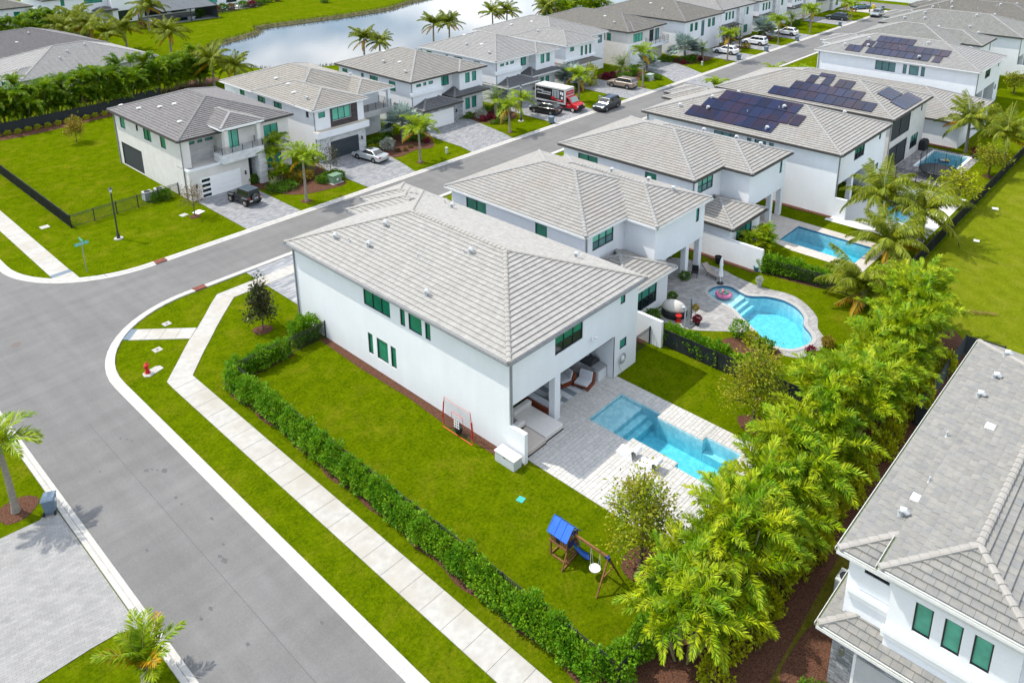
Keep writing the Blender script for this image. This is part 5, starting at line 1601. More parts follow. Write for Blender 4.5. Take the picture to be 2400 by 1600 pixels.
def mk_areca(seed, leaf, stems=10, h=(1.0, 3.6), spread=1.3, per=6, L=2.0):
    r = np.random.RandomState(seed)
    fr = []; st = MB()
    for i in range(stems):
        a = i * 2.4 + r.rand() * .5
        rr = spread * math.sqrt((i + .4) / stems)
        hh = r.uniform(*h) * (1.08 - .25 * rr / spread)
        top = np.array([rr * math.cos(a), rr * math.sin(a), hh])
        b = (top[0] * .35, top[1] * .35, 0)
        st.tube([b, ((b[0] + top[0]) / 2, (b[1] + top[1]) / 2, hh * .55), tuple(top)], [.06, .05, .045], 6)
        for j in range(per):
            az = a + r.normal() * 1.15 if j % 2 else r.rand() * 6.3
            fr.append(frond(top, az, rad(r.uniform(35, 85)), L * r.uniform(.8, 1.15), r.uniform(1.2, 2.1), 46, .42, .078, r, .5, .14, .5, .12, .018))
    return crown('fronds', fr, [leaf, RIB]), st.mesh('stems', mat('cane', (.16, .18, .06), (.24, .22, .09), .7, 5))
def mk_fan(seed, n=22, R=1.25):
    """silver fan palm: segmented fan leaves on stalks"""
    r = np.random.RandomState(seed)
    Q = []; idx = []
    for i in range(n):
        az = i * 2.4 + r.rand() * .5
        el = rad(r.uniform(-5, 80)); sl = r.uniform(.9, 1.4)
        d = np.array([math.cos(az) * math.cos(el), math.sin(az) * math.cos(el), math.sin(el)])
        c = d * sl
        side = np.array([-math.sin(az), math.cos(az), 0]); nrm = np.cross(side, d); nrm = -nrm if nrm[2] < 0 else nrm
        fw = unit(d * .8 + np.array([0, 0, -.25]))
        k = 26
        th = np.linspace(-2.2, 2.2, k)
        D = np.cos(th)[:, None] * fw + np.sin(th)[:, None] * side + nrm * (.22 * np.abs(np.sin(th)))[:, None] + r.normal(size=(k, 3)) * .04
        P = np.repeat(c[None], k, 0)
        q = leafquads(P, D, np.repeat(nrm[None], k, 0), R * r.uniform(.85, 1.05, k), .17, .15)
        Q.append(q); idx += [0] * k
        w = side * .04
        Q.append(np.array([[np.zeros(3) - w, np.zeros(3) + w, c + w * .6, c - w * .6]])); idx.append(1)
    return quadmesh('crown', np.concatenate(Q), [L_SILV, RIBG], idx)

CR = {
    'royal': [mk_royal(i) for i in (1, 2, 3)], 'royal_old': [mk_royal_old(i) for i in (21, 22)],
    'coco': [mk_coco(i) for i in (4, 5, 6)], 'coco_old': [mk_coco_old(i) for i in (24, 25)],
    'young': [crown('crown', [frond((0, 0, 0), i * 2.4, rad(np.random.RandomState(i).uniform(38, 84)), 1.9 * np.random.RandomState(i + 5).uniform(.8, 1.1), .9, 34, .6, .085, np.random.RandomState(i + 9), .3, .3, .2) for i in range(9)], [L_ROYAL, RIB])],
    'young_old': [crown('old_fronds', [frond((0, 0, 0), 1.2 + i * 2.1, rad(58), 1.8, .8, 34, .55, .08, np.random.RandomState(i + 70), .3, .3, .2) for i in range(3)], [L_OLD, RIB])],
    'phx': [mk_phx(7)], 'fan': [mk_fan(8), mk_fan(9)],
}
ARE = [mk_areca(i, L_ARECA) for i in (31, 32, 33, 34)]
ARED = [mk_areca(i, L_ARECAD, 14, (.6, 4.6), 1.7, 9, 2.1) for i in (41, 42, 43)]
TALLS = {}
def palm(kind, x, y, h, label, group=None, rz=None, sc=1.0, old=True, r0=.15, r1=.10, name='palm_tree', lean=None, shaft=True, var=None):
    t = thing(name, label, 'palm', (x, y, 0), 0, group)
    rz = RND.random() * 6.28 if rz is None else rz
    lx, ly = lean or (RND.uniform(-.15, .15), RND.uniform(-.15, .15))
    tr = MB()
    pts = [(lx * (k / 7) ** 2, ly * (k / 7) ** 2, h * k / 7) for k in range(8)]
    rr = [r0 * 1.35] + [r0 + (r1 - r0) * k / 7 for k in range(1, 8)]
    tr.tube(pts, rr, 9)
    for k in range(1, int(h / .22)):
        f = k * .22 / h
        tr.cyl((lx * f * f, ly * f * f, k * .22 - .012), (lx * f * f, ly * f * f, k * .22 + .012), (r0 + (r1 - r0) * f) * 1.08, n=9)
    tr.build('trunk', TRUNK, t, smooth=True)
    if shaft and kind == 'royal':
        MB().tube([(lx, ly, h - .1), (lx, ly, h + .35), (lx, ly, h + .75)], [r1 * 1.1, r1 * 1.25, r1 * .5], 9).build('crownshaft', mat('crownshaft', (.16, .22, .06), (.22, .26, .09), .5, 4), t, smooth=True)
    ms = CR[kind]
    c = put('crown', ms[(int(abs(x * 7 + y * 3))) % len(ms)] if var is None else ms[var], t, (lx, ly, h + (.5 if kind == 'royal' else .05)), rz)
    c.scale = (sc, sc, sc)
    if old and kind + '_old' in CR:
        ms = CR[kind + '_old']
        c = put('old_fronds', ms[int(abs(x * 5)) % len(ms)], t, (lx, ly, h + (.3 if kind == 'royal' else -.05)), rz + 1.1)
        c.scale = (sc, sc, sc)
    return t
def areca(x, y, label, group, sc=1.0, dark=False, rz=None, name='palm_clump'):
    t = thing(name, label, 'palm', (x, y, 0), RND.random() * 6.28 if rz is None else rz, group)
    src = ARED if dark else ARE
    fm, sm = src[int(abs(x * 3.7 + y * 1.3)) % len(src)]
    for nm, me in (('fronds', fm), ('stems', sm)):
        o = put(nm, me, t); o.scale = (sc, sc, sc * RND.uniform(.94, 1.06))
    return t

# -------- shrubs
SHR = {}
def shrub_mesh(key, leaf, n=700, rx=.55, rz=.55, size=.14, lump=.18, up=.5, var=2):
    if key not in SHR:
        SHR[key] = [quadmesh('foliage', cloud(n, rx, rx, rz, size, np.random.RandomState(hash(key) % 1000 + i if False else sum(map(ord, key)) + i * 17), .55, lump, up, rz * .92), leaf) for i in range(var)]
    return SHR[key]
SHK = {
    'green': (L_GREEN, 700, .55, .5, .15), 'lime': (L_LIME, 700, .5, .42, .13), 'red': (L_RED, 600, .5, .45, .17), 'grey': (L_GREY, 1500, .75, .75, .12),
    'rust': (L_RUST, 600, .5, .45, .15), 'gold': (L_GOLD, 700, .55, .5, .15), 'hedge': (L_HEDGE, 1300, .60, .80, .145), 'low': (L_GREEN, 600, .6, .35, .12), 'ficus': (L_LIME, 1800, .75, 1.3, .13), 'pale': (L_HEDGE, 700, .55, .6, .13),
}
def shrub(kind, x, y, label=None, group=None, sc=1.0, parent=None, name='shrub', z=0.0, szz=1.0):
    leaf, n, rx, rz, size = SHK[kind]
    ms = shrub_mesh(kind, leaf, n, rx, rz, size)
    me = ms[RND.randrange(len(ms))]
    if parent is None:
        t = thing(name, label, 'shrub', (x, y, z), RND.random() * 6.28, group)
        o = put('foliage', me, t)
        st = MB()
        for a in range(5):
            an = a * 1.26
            st.tube([(0, 0, 0), (.12 * math.cos(an), .12 * math.sin(an), rz * .5), (.3 * rx / .55 * math.cos(an), .3 * rx / .55 * math.sin(an), rz * 1.1)], [.03, .022, .012], 5)
        so = st.build('stem', BARK, t)
        so.scale = (sc, sc, sc * szz)
        o.scale = (sc, sc, sc * szz)
        return t
    o = put('shrub', me, parent, (x, y, z), RND.random() * 6.28)
    o.scale = (sc, sc, sc * szz)
    return o
def hedge(label, pts, step=.62, kind='hedge', group=None, sc=1.0, jit=.12, name='hedge', core=True, hh=1.0, cm=None):
    """a planted row: every bush is a part"""
    t = thing(name, label, 'hedge', (pts[0][0], pts[0][1], 0), 0, group)
    ox, oy = pts[0]
    for a, b in zip(pts, pts[1:]):
        d = math.dist(a, b); k = max(1, int(d / step))
        for i in range(k):
            f = (i + .5) / k
            s = sc * RND.uniform(.86, 1.14)
            shrub(kind, a[0] + (b[0] - a[0]) * f - ox + RND.uniform(-jit, jit), a[1] + (b[1] - a[1]) * f - oy + RND.uniform(-jit, jit), parent=t, sc=s, szz=hh * RND.uniform(.85, 1.12))
        if core:
            st = MB()
            for i in range(k * 2):
                f = (i + .5) / (k * 2)
                x, y = a[0] + (b[0] - a[0]) * f - ox, a[1] + (b[1] - a[1]) * f - oy
                for q in range(3):
                    an = RND.random() * 6.28
                    st.tube([(x, y, 0), (x + .1 * math.cos(an), y + .1 * math.sin(an), .5 * sc), (x + .25 * math.cos(an), y + .25 * math.sin(an), 1.1 * sc * hh)], [.03, .022, .012], 5)
            st.build('stems', BARK, t)
    return t
# -------- broadleaf trees
def tree(label, x, y, h, cr, leaf, seed, n=4500, size=.17, name='tree', trunk_h=.32, group=None, rt=.11, squash=1.0, tip=1.0, dens=1.0, topshape='round'):
    r = np.random.RandomState(seed)
    t = thing(name, label, 'tree', (x, y, 0), 0, group)
    wood = MB()
    th = h * trunk_h
    wood.tube([(0, 0, 0), (.04, .02, th * .5), (.02, -.03, th)], [rt * 1.3, rt, rt * .85], 8)
    wood.tube([(.02, -.03, th), (.05, .03, (th + h) / 2), (0, 0, h * .95)], [rt * .8, rt * .5, .02], 7)
    tips = []
    nb = 16
    for i in range(nb):
        a = i * 2.4 + r.rand() * .6
        f = (i + .5) / nb
        z0 = th * .75 + (h - th) * f * .8
        reach = cr * (1.0 - .75 * f if topshape == 'cone' else math.sqrt(max(.08, 1 - (f * 1.25 - .35) ** 2))) * r.uniform(.75, 1.1)
        p1 = (reach * .5 * math.cos(a), reach * .5 * math.sin(a), z0 + reach * .35)
        p2 = (reach * math.cos(a + .2), reach * math.sin(a + .2), z0 + reach * .6 * squash)
        wood.tube([(0.02, 0, z0), p1, p2], [rt * .45, rt * .28, .012], 5)
        tips += [p1, p2, tuple((np.array(p1) + np.array(p2)) / 2 + r.normal(size=3) * .12)]
        for k in range(3):
            q = np.array(p2) * r.uniform(.6, 1.0) + r.normal(size=3) * np.array([.3, .3, .22]) * cr * .4
            q[2] = max(q[2], th * .8)
            wood.tube([p1, tuple((np.array(p1) + q) / 2 + np.array([0, 0, .08])), tuple(q)], [rt * .2, rt * .13, .008], 4)
            tips.append(tuple(q))
    tips.append((0, 0, h)); tips.append((.1, .05, h * .9)); tips.append((-.1, 0, h * .82))
    wood.build('trunk', BARK, t)
    T = np.array(tips)
    Q = []
    per = int(n / len(T))
    for p in T:
        k = max(8, int(per * r.uniform(.5, 1.5)))
        s = cr * .24 * tip * r.uniform(.7, 1.2)
        P = p + r.normal(size=(k, 3)) * s * np.array([1, 1, .8]) * .62
        d = unit(P - p + r.normal(size=(k, 3)) * .12 + np.array([0, 0, .25 * s]))
        N = unit(r.normal(size=(k, 3)) * .7 + np.array([0, 0, 1.0]))
        ls = size * r.uniform(.7, 1.25, k)
        Q.append(leafquads(P, d, N, ls, ls * .55))
    put('crown', quadmesh('crown', np.concatenate(Q), leaf), t)
    return t

# -------- planting of the corner garden
hedge('clipped leafy hedge along the pavement side of the corner garden', [(-7.75, -12.6), (-7.75, 18.9)], .58, sc=1.0)
hedge('short leafy hedge turning from the pavement hedge to the black side gate', [(-7.4, 19.35), (-3.4, 19.35)], .55, sc=1.02)
hedge('leafy bushes climbing beside the front corner of the corner house', [(-2.3, 20.0), (-.45, 20.3)], .55, sc=1.1, hh=1.1)
hedge('hedge closing the rear corner of the garden below the first clump palm', [(-7.2, -13.1), (-4.4, -13.2)], .6, sc=1.05)
ax = [(-4.2, -14.7, 1.0), (-2.0, -14.3, 1.12), (.2, -14.8, 1.1), (2.4, -14.3, 1.15), (4.7, -14.7, 1.05), (7.0, -14.3, 1.15), (9.3, -14.7, 1.1), (11.6, -14.3, 1.12), (13.9, -14.7, 1.15), (16.3, -14.3, 1.1), (18.6, -14.6, 1.15), (21.0, -14.2, 1.1), (23.4, -14.5, 1.15), (25.8, -14.1, 1.1), (28.2, -14.0, 1.15), (30.6, -13.4, 1.1)]
for i, (x, y, s) in enumerate(ax):
    lab = 'bright green clump palm in the row behind the pools'
    if i == 0: lab = 'bright green clump palm at the near end of the row, beside the hedge corner'
    if i == len(ax) - 1: lab = 'bright green clump palm at the far end of the row, nearest the coconut palms'
    areca(x, y, lab, 'clump palms in the row behind the pools', s * 1.12)
for i in range(20):
    x = -4.6 + i * 1.62
    shrub('lime', x, -16.45 + .25 * math.sin(i * 1.9), 'low yellow-green bush at the foot of the clump palm row', 'yellow-green bushes along the palm row', 1.45 * RND.uniform(.85, 1.2), szz=1.45)
tree('upright young tree with reddish leaf tips beside the swing set', -1.45, -10.5, 6.1, 2.1, L_TREE, 3, 5200, .17, trunk_h=.22, topshape='cone', tip=1.1)
tree('yellowish young tree on the lawn at the right end of the corner pool deck', 12.6, -9.4, 5.6, 2.2, L_TREE, 5, 5200, .17, trunk_h=.2, topshape='cone', tip=1.2)
tree('slim dark glossy-leaved tree in the corner lawn beside the pavement', -2.67, 23.74, 4.7, 1.15, L_MAGN, 8, 3000, .2, name='magnolia_tree', trunk_h=.2, topshape='cone', rt=.06, tip=1.3)
tree('bare autumn sapling in front of the white slotted garage door', 3.92, 48.43, 3.9, 1.25, L_RUST, 11, 420, .14, name='sapling', trunk_h=.35, rt=.05, topshape='round')
tree('small golden tree held by stakes in the fenced lawn', 4.74, 83.1, 3.6, 1.15, L_GOLD, 12, 1800, .2, name='staked_tree', trunk_h=.35, rt=.05)
tree('round green tree by the black fence behind the trampoline', 70.16, -8.81, 4.0, 1.6, L_TREE, 14, 3000, .2, trunk_h=.3)
tree('small round tree in the lawn at the right edge', 112.5, -2.0, 3.4, 1.5, L_TREE, 15, 2000, .25, trunk_h=.35)
tree('yellow-green frangipani beside the long fence', 58.45, -8.73, 4.2, 1.9, L_LIME, 16, 1500, .32, trunk_h=.5, squash=.5)
for x, y, h, s, l in ((46.9, -4.8, 3.6, 1.0, 'coconut palm leaning over the white patio, farther of the middle pair'), (47.4, -8.6, 2.9, 1.02, 'coconut palm at the long fence with yellowing lower fronds'), (31.8, -9.0, 1.3, 1.0, 'short wide coconut palm at the end of the clump palm row'), (41.6, -7.4, 1.6, .95, 'coconut palm over the far end of the plain turquoise pool'), (77.6, -4.4, 4.0, .95, 'tall coconut palm against the low white wall behind the trampoline'), (76.8, -8.8, 3.4, .98, 'coconut palm at the fence, farthest right')):
    palm('coco', x, y, h, l, sc=s, r0=.2, r1=.14, name='coconut_palm')
palm('royal', -21.6, 17.1, 4.0, 'palm with white ringed trunk at the left edge beside the grey bin', sc=1.05, r0=.19, r1=.13, var=0, rz=.6)
palm('young', -21.0, 1.9, .9, 'stubby palm with upright yellow fronds at the bottom left corner', sc=1.1, r0=.16, r1=.14, rz=.4)
palm('royal', -23.6, 29.0, 4.2, 'palm of which only a frond tip shows at the left edge', sc=1.05)
# long street palms
for x, y, h, l in ((13.88, 43.34, 4.2, 'tall palm on the lawn between the black off-roader and the silver sedan'), (29.99, 43.59, 3.7, 'bright yellow-green palm on the small lawn beside the silver sedan'), (45.8, 43.6, 2.9, 'yellow-green palm between the white garage and the lamp post'), (63.57, 46.0, 3.5, 'palm with orange hanging fronds beside the red truck'), (77.58, 43.93, 5.0, 'thick white-trunked palm in front of the black balcony rail'), (103.7, 43.1, 4.2, 'slim palm in front of the nearest white car'), (123.7, 42.8, 4.2, 'slim palm between the two farther white cars'), (139.6, 43.1, 4.4, 'tall slim palm on the wide lawn before the dark car'), (161.4, 42.7, 2.6, 'small bright palm near the street end')):
    palm('royal', x, y, h, l, 'street palms along the far side', r0=.16, r1=.11, sc=1.3)
palm('royal', 16.0, 53.0, 3.2, 'leafy palm against the grey house wall behind the tall lawn palm', sc=1.15)
palm('royal', 15.2, 51.6, 2.4, 'low palm beside the white stone entry pillar', sc=1.0, old=False)
for x, y, h, s, l, v in ((33.9, 51.7, 1.9, 1.35, 'big silver fan palm beside the bright yellow-green palm', 0), (69.1, 52.5, 1.6, 1.3, 'silver fan palm behind the red truck', 1), (87.0, 49.6, 1.2, 1.1, 'silver fan palm behind the thick white-trunked palm', 0), (98.6, 48.95, 1.9, 1.6, 'largest silver fan palm in front of the wide olive roof', 1), (126.5, 47.5, 1.7, 1.4, 'silver fan palm between the farther white cars', 0)):
    palm('fan', x, y, h, l, 'silver fan palms', r0=.24, r1=.2, sc=s, name='fan_palm', old=False, var=v)
for x, y, h, s, l in ((49.6, 50.0, 2.4, 1.05, 'dense round date palm beside the white garage house entrance'), (81.85, 51.0, 1.6, 1.1, 'dense date palm behind the tan car'), (101.6, 47.1, 1.7, .95, 'date palm beside the largest silver fan palm'), (141.5, 48.5, 2.2, .9, 'date palm on the wide lawn beyond the white cars')):
    palm('phx', x, y, h, l, 'date palms in the front gardens', r0=.28, r1=.25, sc=s, name='date_palm', old=False)
for x, y, l in ((78.5, 31, 'feathery palm peeping between the two solar roofs'), (92.6, 28.5, 'feathery palm at the near kerb beside the farthest solar roof'), (94.8, 24.8, 'second feathery palm at the near kerb beside the farthest solar roof'), (118, 29, 'palm tips beyond the farthest solar roof')):
    palm('royal', x, y, 1.6, l, sc=1.25)
# front garden shrubs, bed by bed
def bedshrubs(kind, pts, label, group, sc=1.0, szz=1.0):
    for x, y in pts:
        shrub(kind, x, y, label, group, sc * RND.uniform(.85, 1.15), szz=szz)
bedshrubs('low', [(13.0, 48.3), (13.6, 47.5), (14.1, 48.4), (14.7, 47.6), (15.2, 48.6), (13.3, 49.2), (14.4, 49.2)], 'dark green low shrub in the bed beside the black off-roader', 'low shrubs beside the black off-roader', 1.1)
bedshrubs('gold', [(16.0, 49.2), (16.6, 48.6), (17.2, 49.4), (16.2, 50.2), (17.6, 48.7)], 'golden shrub in the bed below the leafy wall palm', 'golden shrubs by the grey house', 1.1)
bedshrubs('green', [(18.1, 46.3), (18.0, 47.0), (19.0, 47.1), (19.9, 46.9), (20.1, 46.1), (15.0, 52.6), (17.6, 52.4), (18.6, 51.6), (12.9, 52.4)], 'green shrub around the utility box and grey house wall', 'green shrubs at the grey house', 1.0)
tree('thin purplish tree beside the dark garage door', 19.9, 47.6, 4.4, 1.1, L_MAGN, 19, 900, .15, name='purple_tree', trunk_h=.3, rt=.045)
shrub('grey', 30.1, 50.0, 'round pale grey-green bush beside the silver sedan', sc=1.15)
shrub('grey', 47.6, 51.0, 'round pale grey-green bush beside the white garage house driveway', sc=1.1)
shrub('grey', 113.6, 48.6, 'round pale grey-green bush beside the second white car', sc=1.3)
shrub('grey', -4.6, -21.4, 'round silvery bush at the bottom edge beside the mixed tile house', sc=1.05)
bedshrubs('red', [(47.0, 49.9), (48.2, 49.7), (48.9, 50.4)], 'dark red shrub below the pale round bush', 'red shrubs by the white garage', .9)
bedshrubs('low', [(47.0, 47.9), (47.8, 47.4), (48.6, 47.9), (49.4, 47.7)], 'low green shrub at the corner of the white garage driveway', 'low shrubs by the white garage driveway', 1.0)
bedshrubs('gold', [(50.6, 49.2), (51.4, 49.6)], 'yellow shrub beside the date palm', 'yellow shrubs by the date palm', .9)
bedshrubs('green', [(29.0, 52.6), (30.2, 52.4), (31.4, 52.6), (32.6, 53.2), (34.6, 51.0), (35.2, 49.8)], 'green shrub under the balcony of the sand roof house', 'green shrubs under the balcony', 1.15)
bedshrubs('lime', [(29.6, 51.2), (28.9, 51.8)], 'lime shrub at the corner of the dark garage', 'lime shrubs by the dark garage', .9)
bedshrubs('red', [(35.4, 48.6)], 'purple shrub at the foot of the big silver fan palm', None, .8)
bedshrubs('rust', [(30.6, 48.6), (31.4, 48.1), (32.6, 48.6)], 'rusty low shrub in the mulch beside the silver sedan', 'rusty shrubs in the mulch', .6)
shrub('ficus', 72.5, 50.8, 'tall oval clipped tree behind the tan car', sc=1.55)
bedshrubs('lime', [(65.2, 50.6), (66.2, 50.2), (67.2, 50.8)], 'lime bush behind the red truck', 'lime bushes behind the truck', 1.5)
bedshrubs('red', [(77.8, 51.6), (78.6, 52.0), (79.4, 51.4)], 'crimson shrub beside the tan car driveway', 'crimson shrubs by the tan car', 1.2)
bedshrubs('green', [(81.4, 46.6), (82.0, 46.2), (82.9, 46.2), (83.4, 46.7), (83.5, 45.4), (83.4, 44.6), (81.2, 45.9)], 'clipped hedge bush around the pale utility box', 'bushes round the utility box', .85)
bedshrubs('green', [(97.2, 48.2), (97.9, 47.6), (98.8, 47.4), (99.6, 47.9), (95.8, 50.6), (95.2, 51.6)], 'green shrub at the foot of the largest silver fan palm', 'shrubs under the largest fan palm', 1.2)
bedshrubs('gold', [(116.2, 45.6), (115.6, 46.2)], 'yellow shrub between the white cars', 'yellow shrubs between the white cars', 1.0)
bedshrubs('green', [(124.6, 48.6), (128.4, 48.6), (138.4, 48.4), (139.6, 49.0), (144, 49.5), (146, 49)], 'green shrub against the far white houses', 'green shrubs at the far houses', 1.3)
bedshrubs('green', [(3.4, 55.6), (3.9, 55.2), (2.9, 55.3)], 'dark green bush beside the air conditioners', 'bushes beside the air conditioners', 1.1)
bedshrubs('green', [(-2.2, -19.6), (-1.9, -20.1)], 'dark green shrub beside the grey tank of the mixed tile house', 'shrubs at the tank', .7)
shrub('lime', -1.9, -22.4, 'yellow-green column shrub against the grey stone garage', sc=.9, szz=1.6)
bedshrubs('green', [(37.6, 52.2), (46.6, 52.4), (50.2, 52.6), (51.6, 52.2), (52.4, 51.0)], 'green shrub at the foot of the white garage house', 'green shrubs at the white garage house', 1.1)
bedshrubs('green', [(62.8, 53.0), (63.6, 52.0), (68.0, 51.4), (69.4, 51.0), (64.4, 53.4)], 'green shrub between the red truck and the tall oval tree', 'green shrubs behind the red truck', 1.2)
bedshrubs('green', [(79.0, 49.6), (80.0, 48.8), (82.8, 49.4), (84.2, 50.2), (85.4, 51.4)], 'green shrub around the dense date palm behind the tan car', 'green shrubs round the date palm', 1.2)
bedshrubs('red', [(96.2, 47.8), (100.6, 46.9), (48.4, 48.6)], 'small reddish shrub in a front bed across the street', 'reddish front bed shrubs', .8)
tree('dark leafy tree in front of the stone tower house', 112.8, 47.6, 5.0, 1.9, L_MAGN, 61, 2200, .26, trunk_h=.3)
palm('royal', 35.6, 50.4, 1.4, 'low dark palm below the balcony beside the big silver fan palm', sc=1.0, old=False)
palm('royal', 52.0, 47.3, 1.9, 'small yellow palm at the lamp post beside the black car', sc=1.1)
palm('royal', 131.0, 47.5, 2.2, 'leafy palm between the third white car and its house', sc=1.3)
palm('royal', 147.0, 46.5, 2.6, 'leafy palm left of the dark blue car', sc=1.3)
palm('royal', 166.0, 46.5, 2.6, 'leafy palm at the street end behind the small bright palm', sc=1.3)
for x, y in ((15.0, 50.4), (18.8, 49.8)):
    areca(x, y, 'feathery low palm in the bed of the grey house', 'feathery low palms by the grey house', .6)
# kidney pool garden
hedge('green hedge along the fence between the corner lawn and the kidney pool', [(16.75, -.4), (16.75, -8.2)], .55, 'hedge', sc=1.0, hh=1.12)
hedge('thick green hedge along the fence between the two pools', [(31.9, -.3), (33.2, -5.6)], .6, 'hedge', sc=1.05)
for x, y, k, s, l in ((21.0, -3.9, 'pale', 1.25, 'pale flowering bush at the edge of the kidney pool patio'), (20.8, -5.0, 'lime', 1.2, 'yellow-green bush beside the kidney pool'), (20.4, -6.2, 'green', 1.15, 'dark spiky bush at the near end of the kidney pool'), (26.0, 4.0, 'green', .8, 'green potted bush at the white patio column'), (16.9, .6, 'red', .7, 'red flowering bush at the end of the white garden wall'), (22.4, -8.9, 'red', .7, 'pink flowering bush at the far tip of the kidney pool'), (24.3, -9.3, 'gold', .8, 'golden bush at the foot of the clump palms by the kidney pool'), (18.6, 2.2, 'green', 1.0, 'leafy bush under the large window beside the white daybed'), (22.4, 2.9, 'green', .7, 'small bush at the corner of the single-storey room')):
    shrub(k, x, y, l, None, s)
for x, y in ((33.4, 1.9), (34.6, 1.2), (35.8, 1.6)):
    areca(x, y, 'broad yellow-green plant behind the white garden wall of the plain pool house', 'broad plants behind the garden wall', .55)
# green screen, upper left
for i in range(15):
    areca(-1.4 + i * 2.25, 97.6 + .35 * i * (i > 8) * .6 + .5 * math.sin(i * 2.1), 'tall dark green screening palm behind the fenced lawn', 'screening palms behind the fenced lawn', RND.uniform(1.12, 1.35), True)
for i in range(12):
    shrub('lime', -1.6 + i * 1.25, 93.4 + .12 * math.sin(i * 2), 'yellow-green shrub in the strip along the far fence of the lawn', 'yellow-green shrubs along the far fence', .8)
for x, y, h, s, l in ((31.0, 97.0, 4.4, 1.0, 'coconut palm with yellow hanging fronds at the end of the green screen'), (33.5, 94.5, 3.2, .85, 'coconut palm beside the lake, right of the green screen'),
                      (37.4, 126.7, 4.4, 1.0, 'lone coconut palm on the lake lawn behind the pale ribbed roof'), (33.6, 138.0, 4.4, 1.05, 'coconut palm beyond the dull grey roof, rightmost of the group'), (29.4, 136.5, 4.0, 1.0, 'coconut palm beyond the dull grey roof, second from the right'), (29.8, 146, 4.5, 1.05, 'coconut palm beyond the dull grey roof, middle of the group'), (26.0, 149, 4.2, 1.0, 'coconut palm beyond the dull grey roof, left of the middle one'), (30.8, 156, 4.5, 1.1, 'coconut palm farthest behind the dull grey roof'),
                      (45.8, 156, 5.4, 1.1, 'coconut palm beside the screened pool cage'), (57.0, 91.0, 4.8, .8, 'coconut palm at the lake edge behind the white garage house, left of its pair'), (59.0, 89.0, 4.2, .7, 'coconut palm at the lake edge behind the white garage house, right of its pair'), (74.6, 92.0, 5.0, .8, 'coconut palm at the lake edge farther along, left of its pair'), (77.6, 90.6, 5.0, .8, 'coconut palm at the lake edge farther along, right of its pair'), (92.0, 92.6, 5.0, .8, 'coconut palm at the top edge before the lake, left'), (95.2, 91.6, 5.0, .8, 'coconut palm at the top edge before the lake, right'), (105, 88.6, 5.0, .9, 'coconut palm in the lakeside thicket at the top edge')):
    palm('coco', x, y, h, l, sc=s, r0=.2, r1=.14, name='coconut_palm')
for i, (x, y) in enumerate(((23, 160), (25.5, 163), (28.5, 162), (27, 166), (31, 165), (20, 158), (33.5, 160), (17, 160))):
    areca(x, y, 'dark green bushy palm beyond the bungalow roofs', 'bushy palms beyond the bungalows', 1.15, True)
for i, (x, y) in enumerate(((108, 90), (111.5, 89), (115, 90.5), (119, 89.5), (123, 90), (128, 91))):
    areca(x, y, 'bushy palm in the lakeside thicket at the top edge', 'bushy palms in the lakeside thicket', 1.2, i % 2 == 0)
for i, (x, y, k) in enumerate(((68, 168, 'rust'), (70, 168.5, 'green'), (72, 168, 'rust'), (76, 169, 'green'), (78, 168, 'red'), (80, 169.5, 'green'), (82, 170, 'green'), (85, 172, 'green'), (88, 172, 'rust'), (45.5, 159, 'rust'), (48.5, 158.6, 'rust'), (62, 164.5, 'green'), (95, 160, 'green'))):
    shrub(k, x, y, 'shrub on the lawn of the far lake shore', 'shrubs on the far lake shore', 2.0)
for i, (x, y, h, l) in enumerate(((64, 190, 9, 'broad tree above the top edge whose reflection darkens the lake, leftmost'), (72, 192, 11, 'tall tree above the top edge mirrored in the lake, second from left'), (80, 191, 10, 'tree above the top edge mirrored in the lake, middle'), (87, 193, 9, 'tree above the top edge mirrored in the lake, fourth'), (98, 196, 9, 'tree above the top edge mirrored in the lake, rightmost'))):
    tree(l, x, y, h, 3.6, L_GREEN, 50 + i, 1800, .6, trunk_h=.2, rt=.22)
# sedge along the lake edge
sg_ = []
for (a, b) in zip(LAKEP, LAKEP[1:] + LAKEP[:1]):
    d = math.dist(a, b)
    if a[0] > 150:
        continue
    for _ in range(int(d * 26)):
        f = NP.rand(); o = NP.uniform(-1.6, .5)
        nx, ny = (b[1] - a[1]) / d, -(b[0] - a[0]) / d
        sg_.append((a[0] + (b[0] - a[0]) * f + nx * o, a[1] + (b[1] - a[1]) * f + ny * o, -.5 if o < -.3 else -.05))
P_ = np.array(sg_)
D_ = unit(NP.normal(size=(len(P_), 3)) * .3 + np.array([0, 0, 1.0]))
so_ = put('sedge', quadmesh('sedge', leafquads(P_, D_, NP.normal(size=(len(P_), 3)), NP.uniform(.4, .95, len(P_)), .06), GRASSB))
so_["label"] = 'tall sedge and reeds along the lake edge'; so_["category"] = 'sedge'; so_["kind"] = 'stuff'

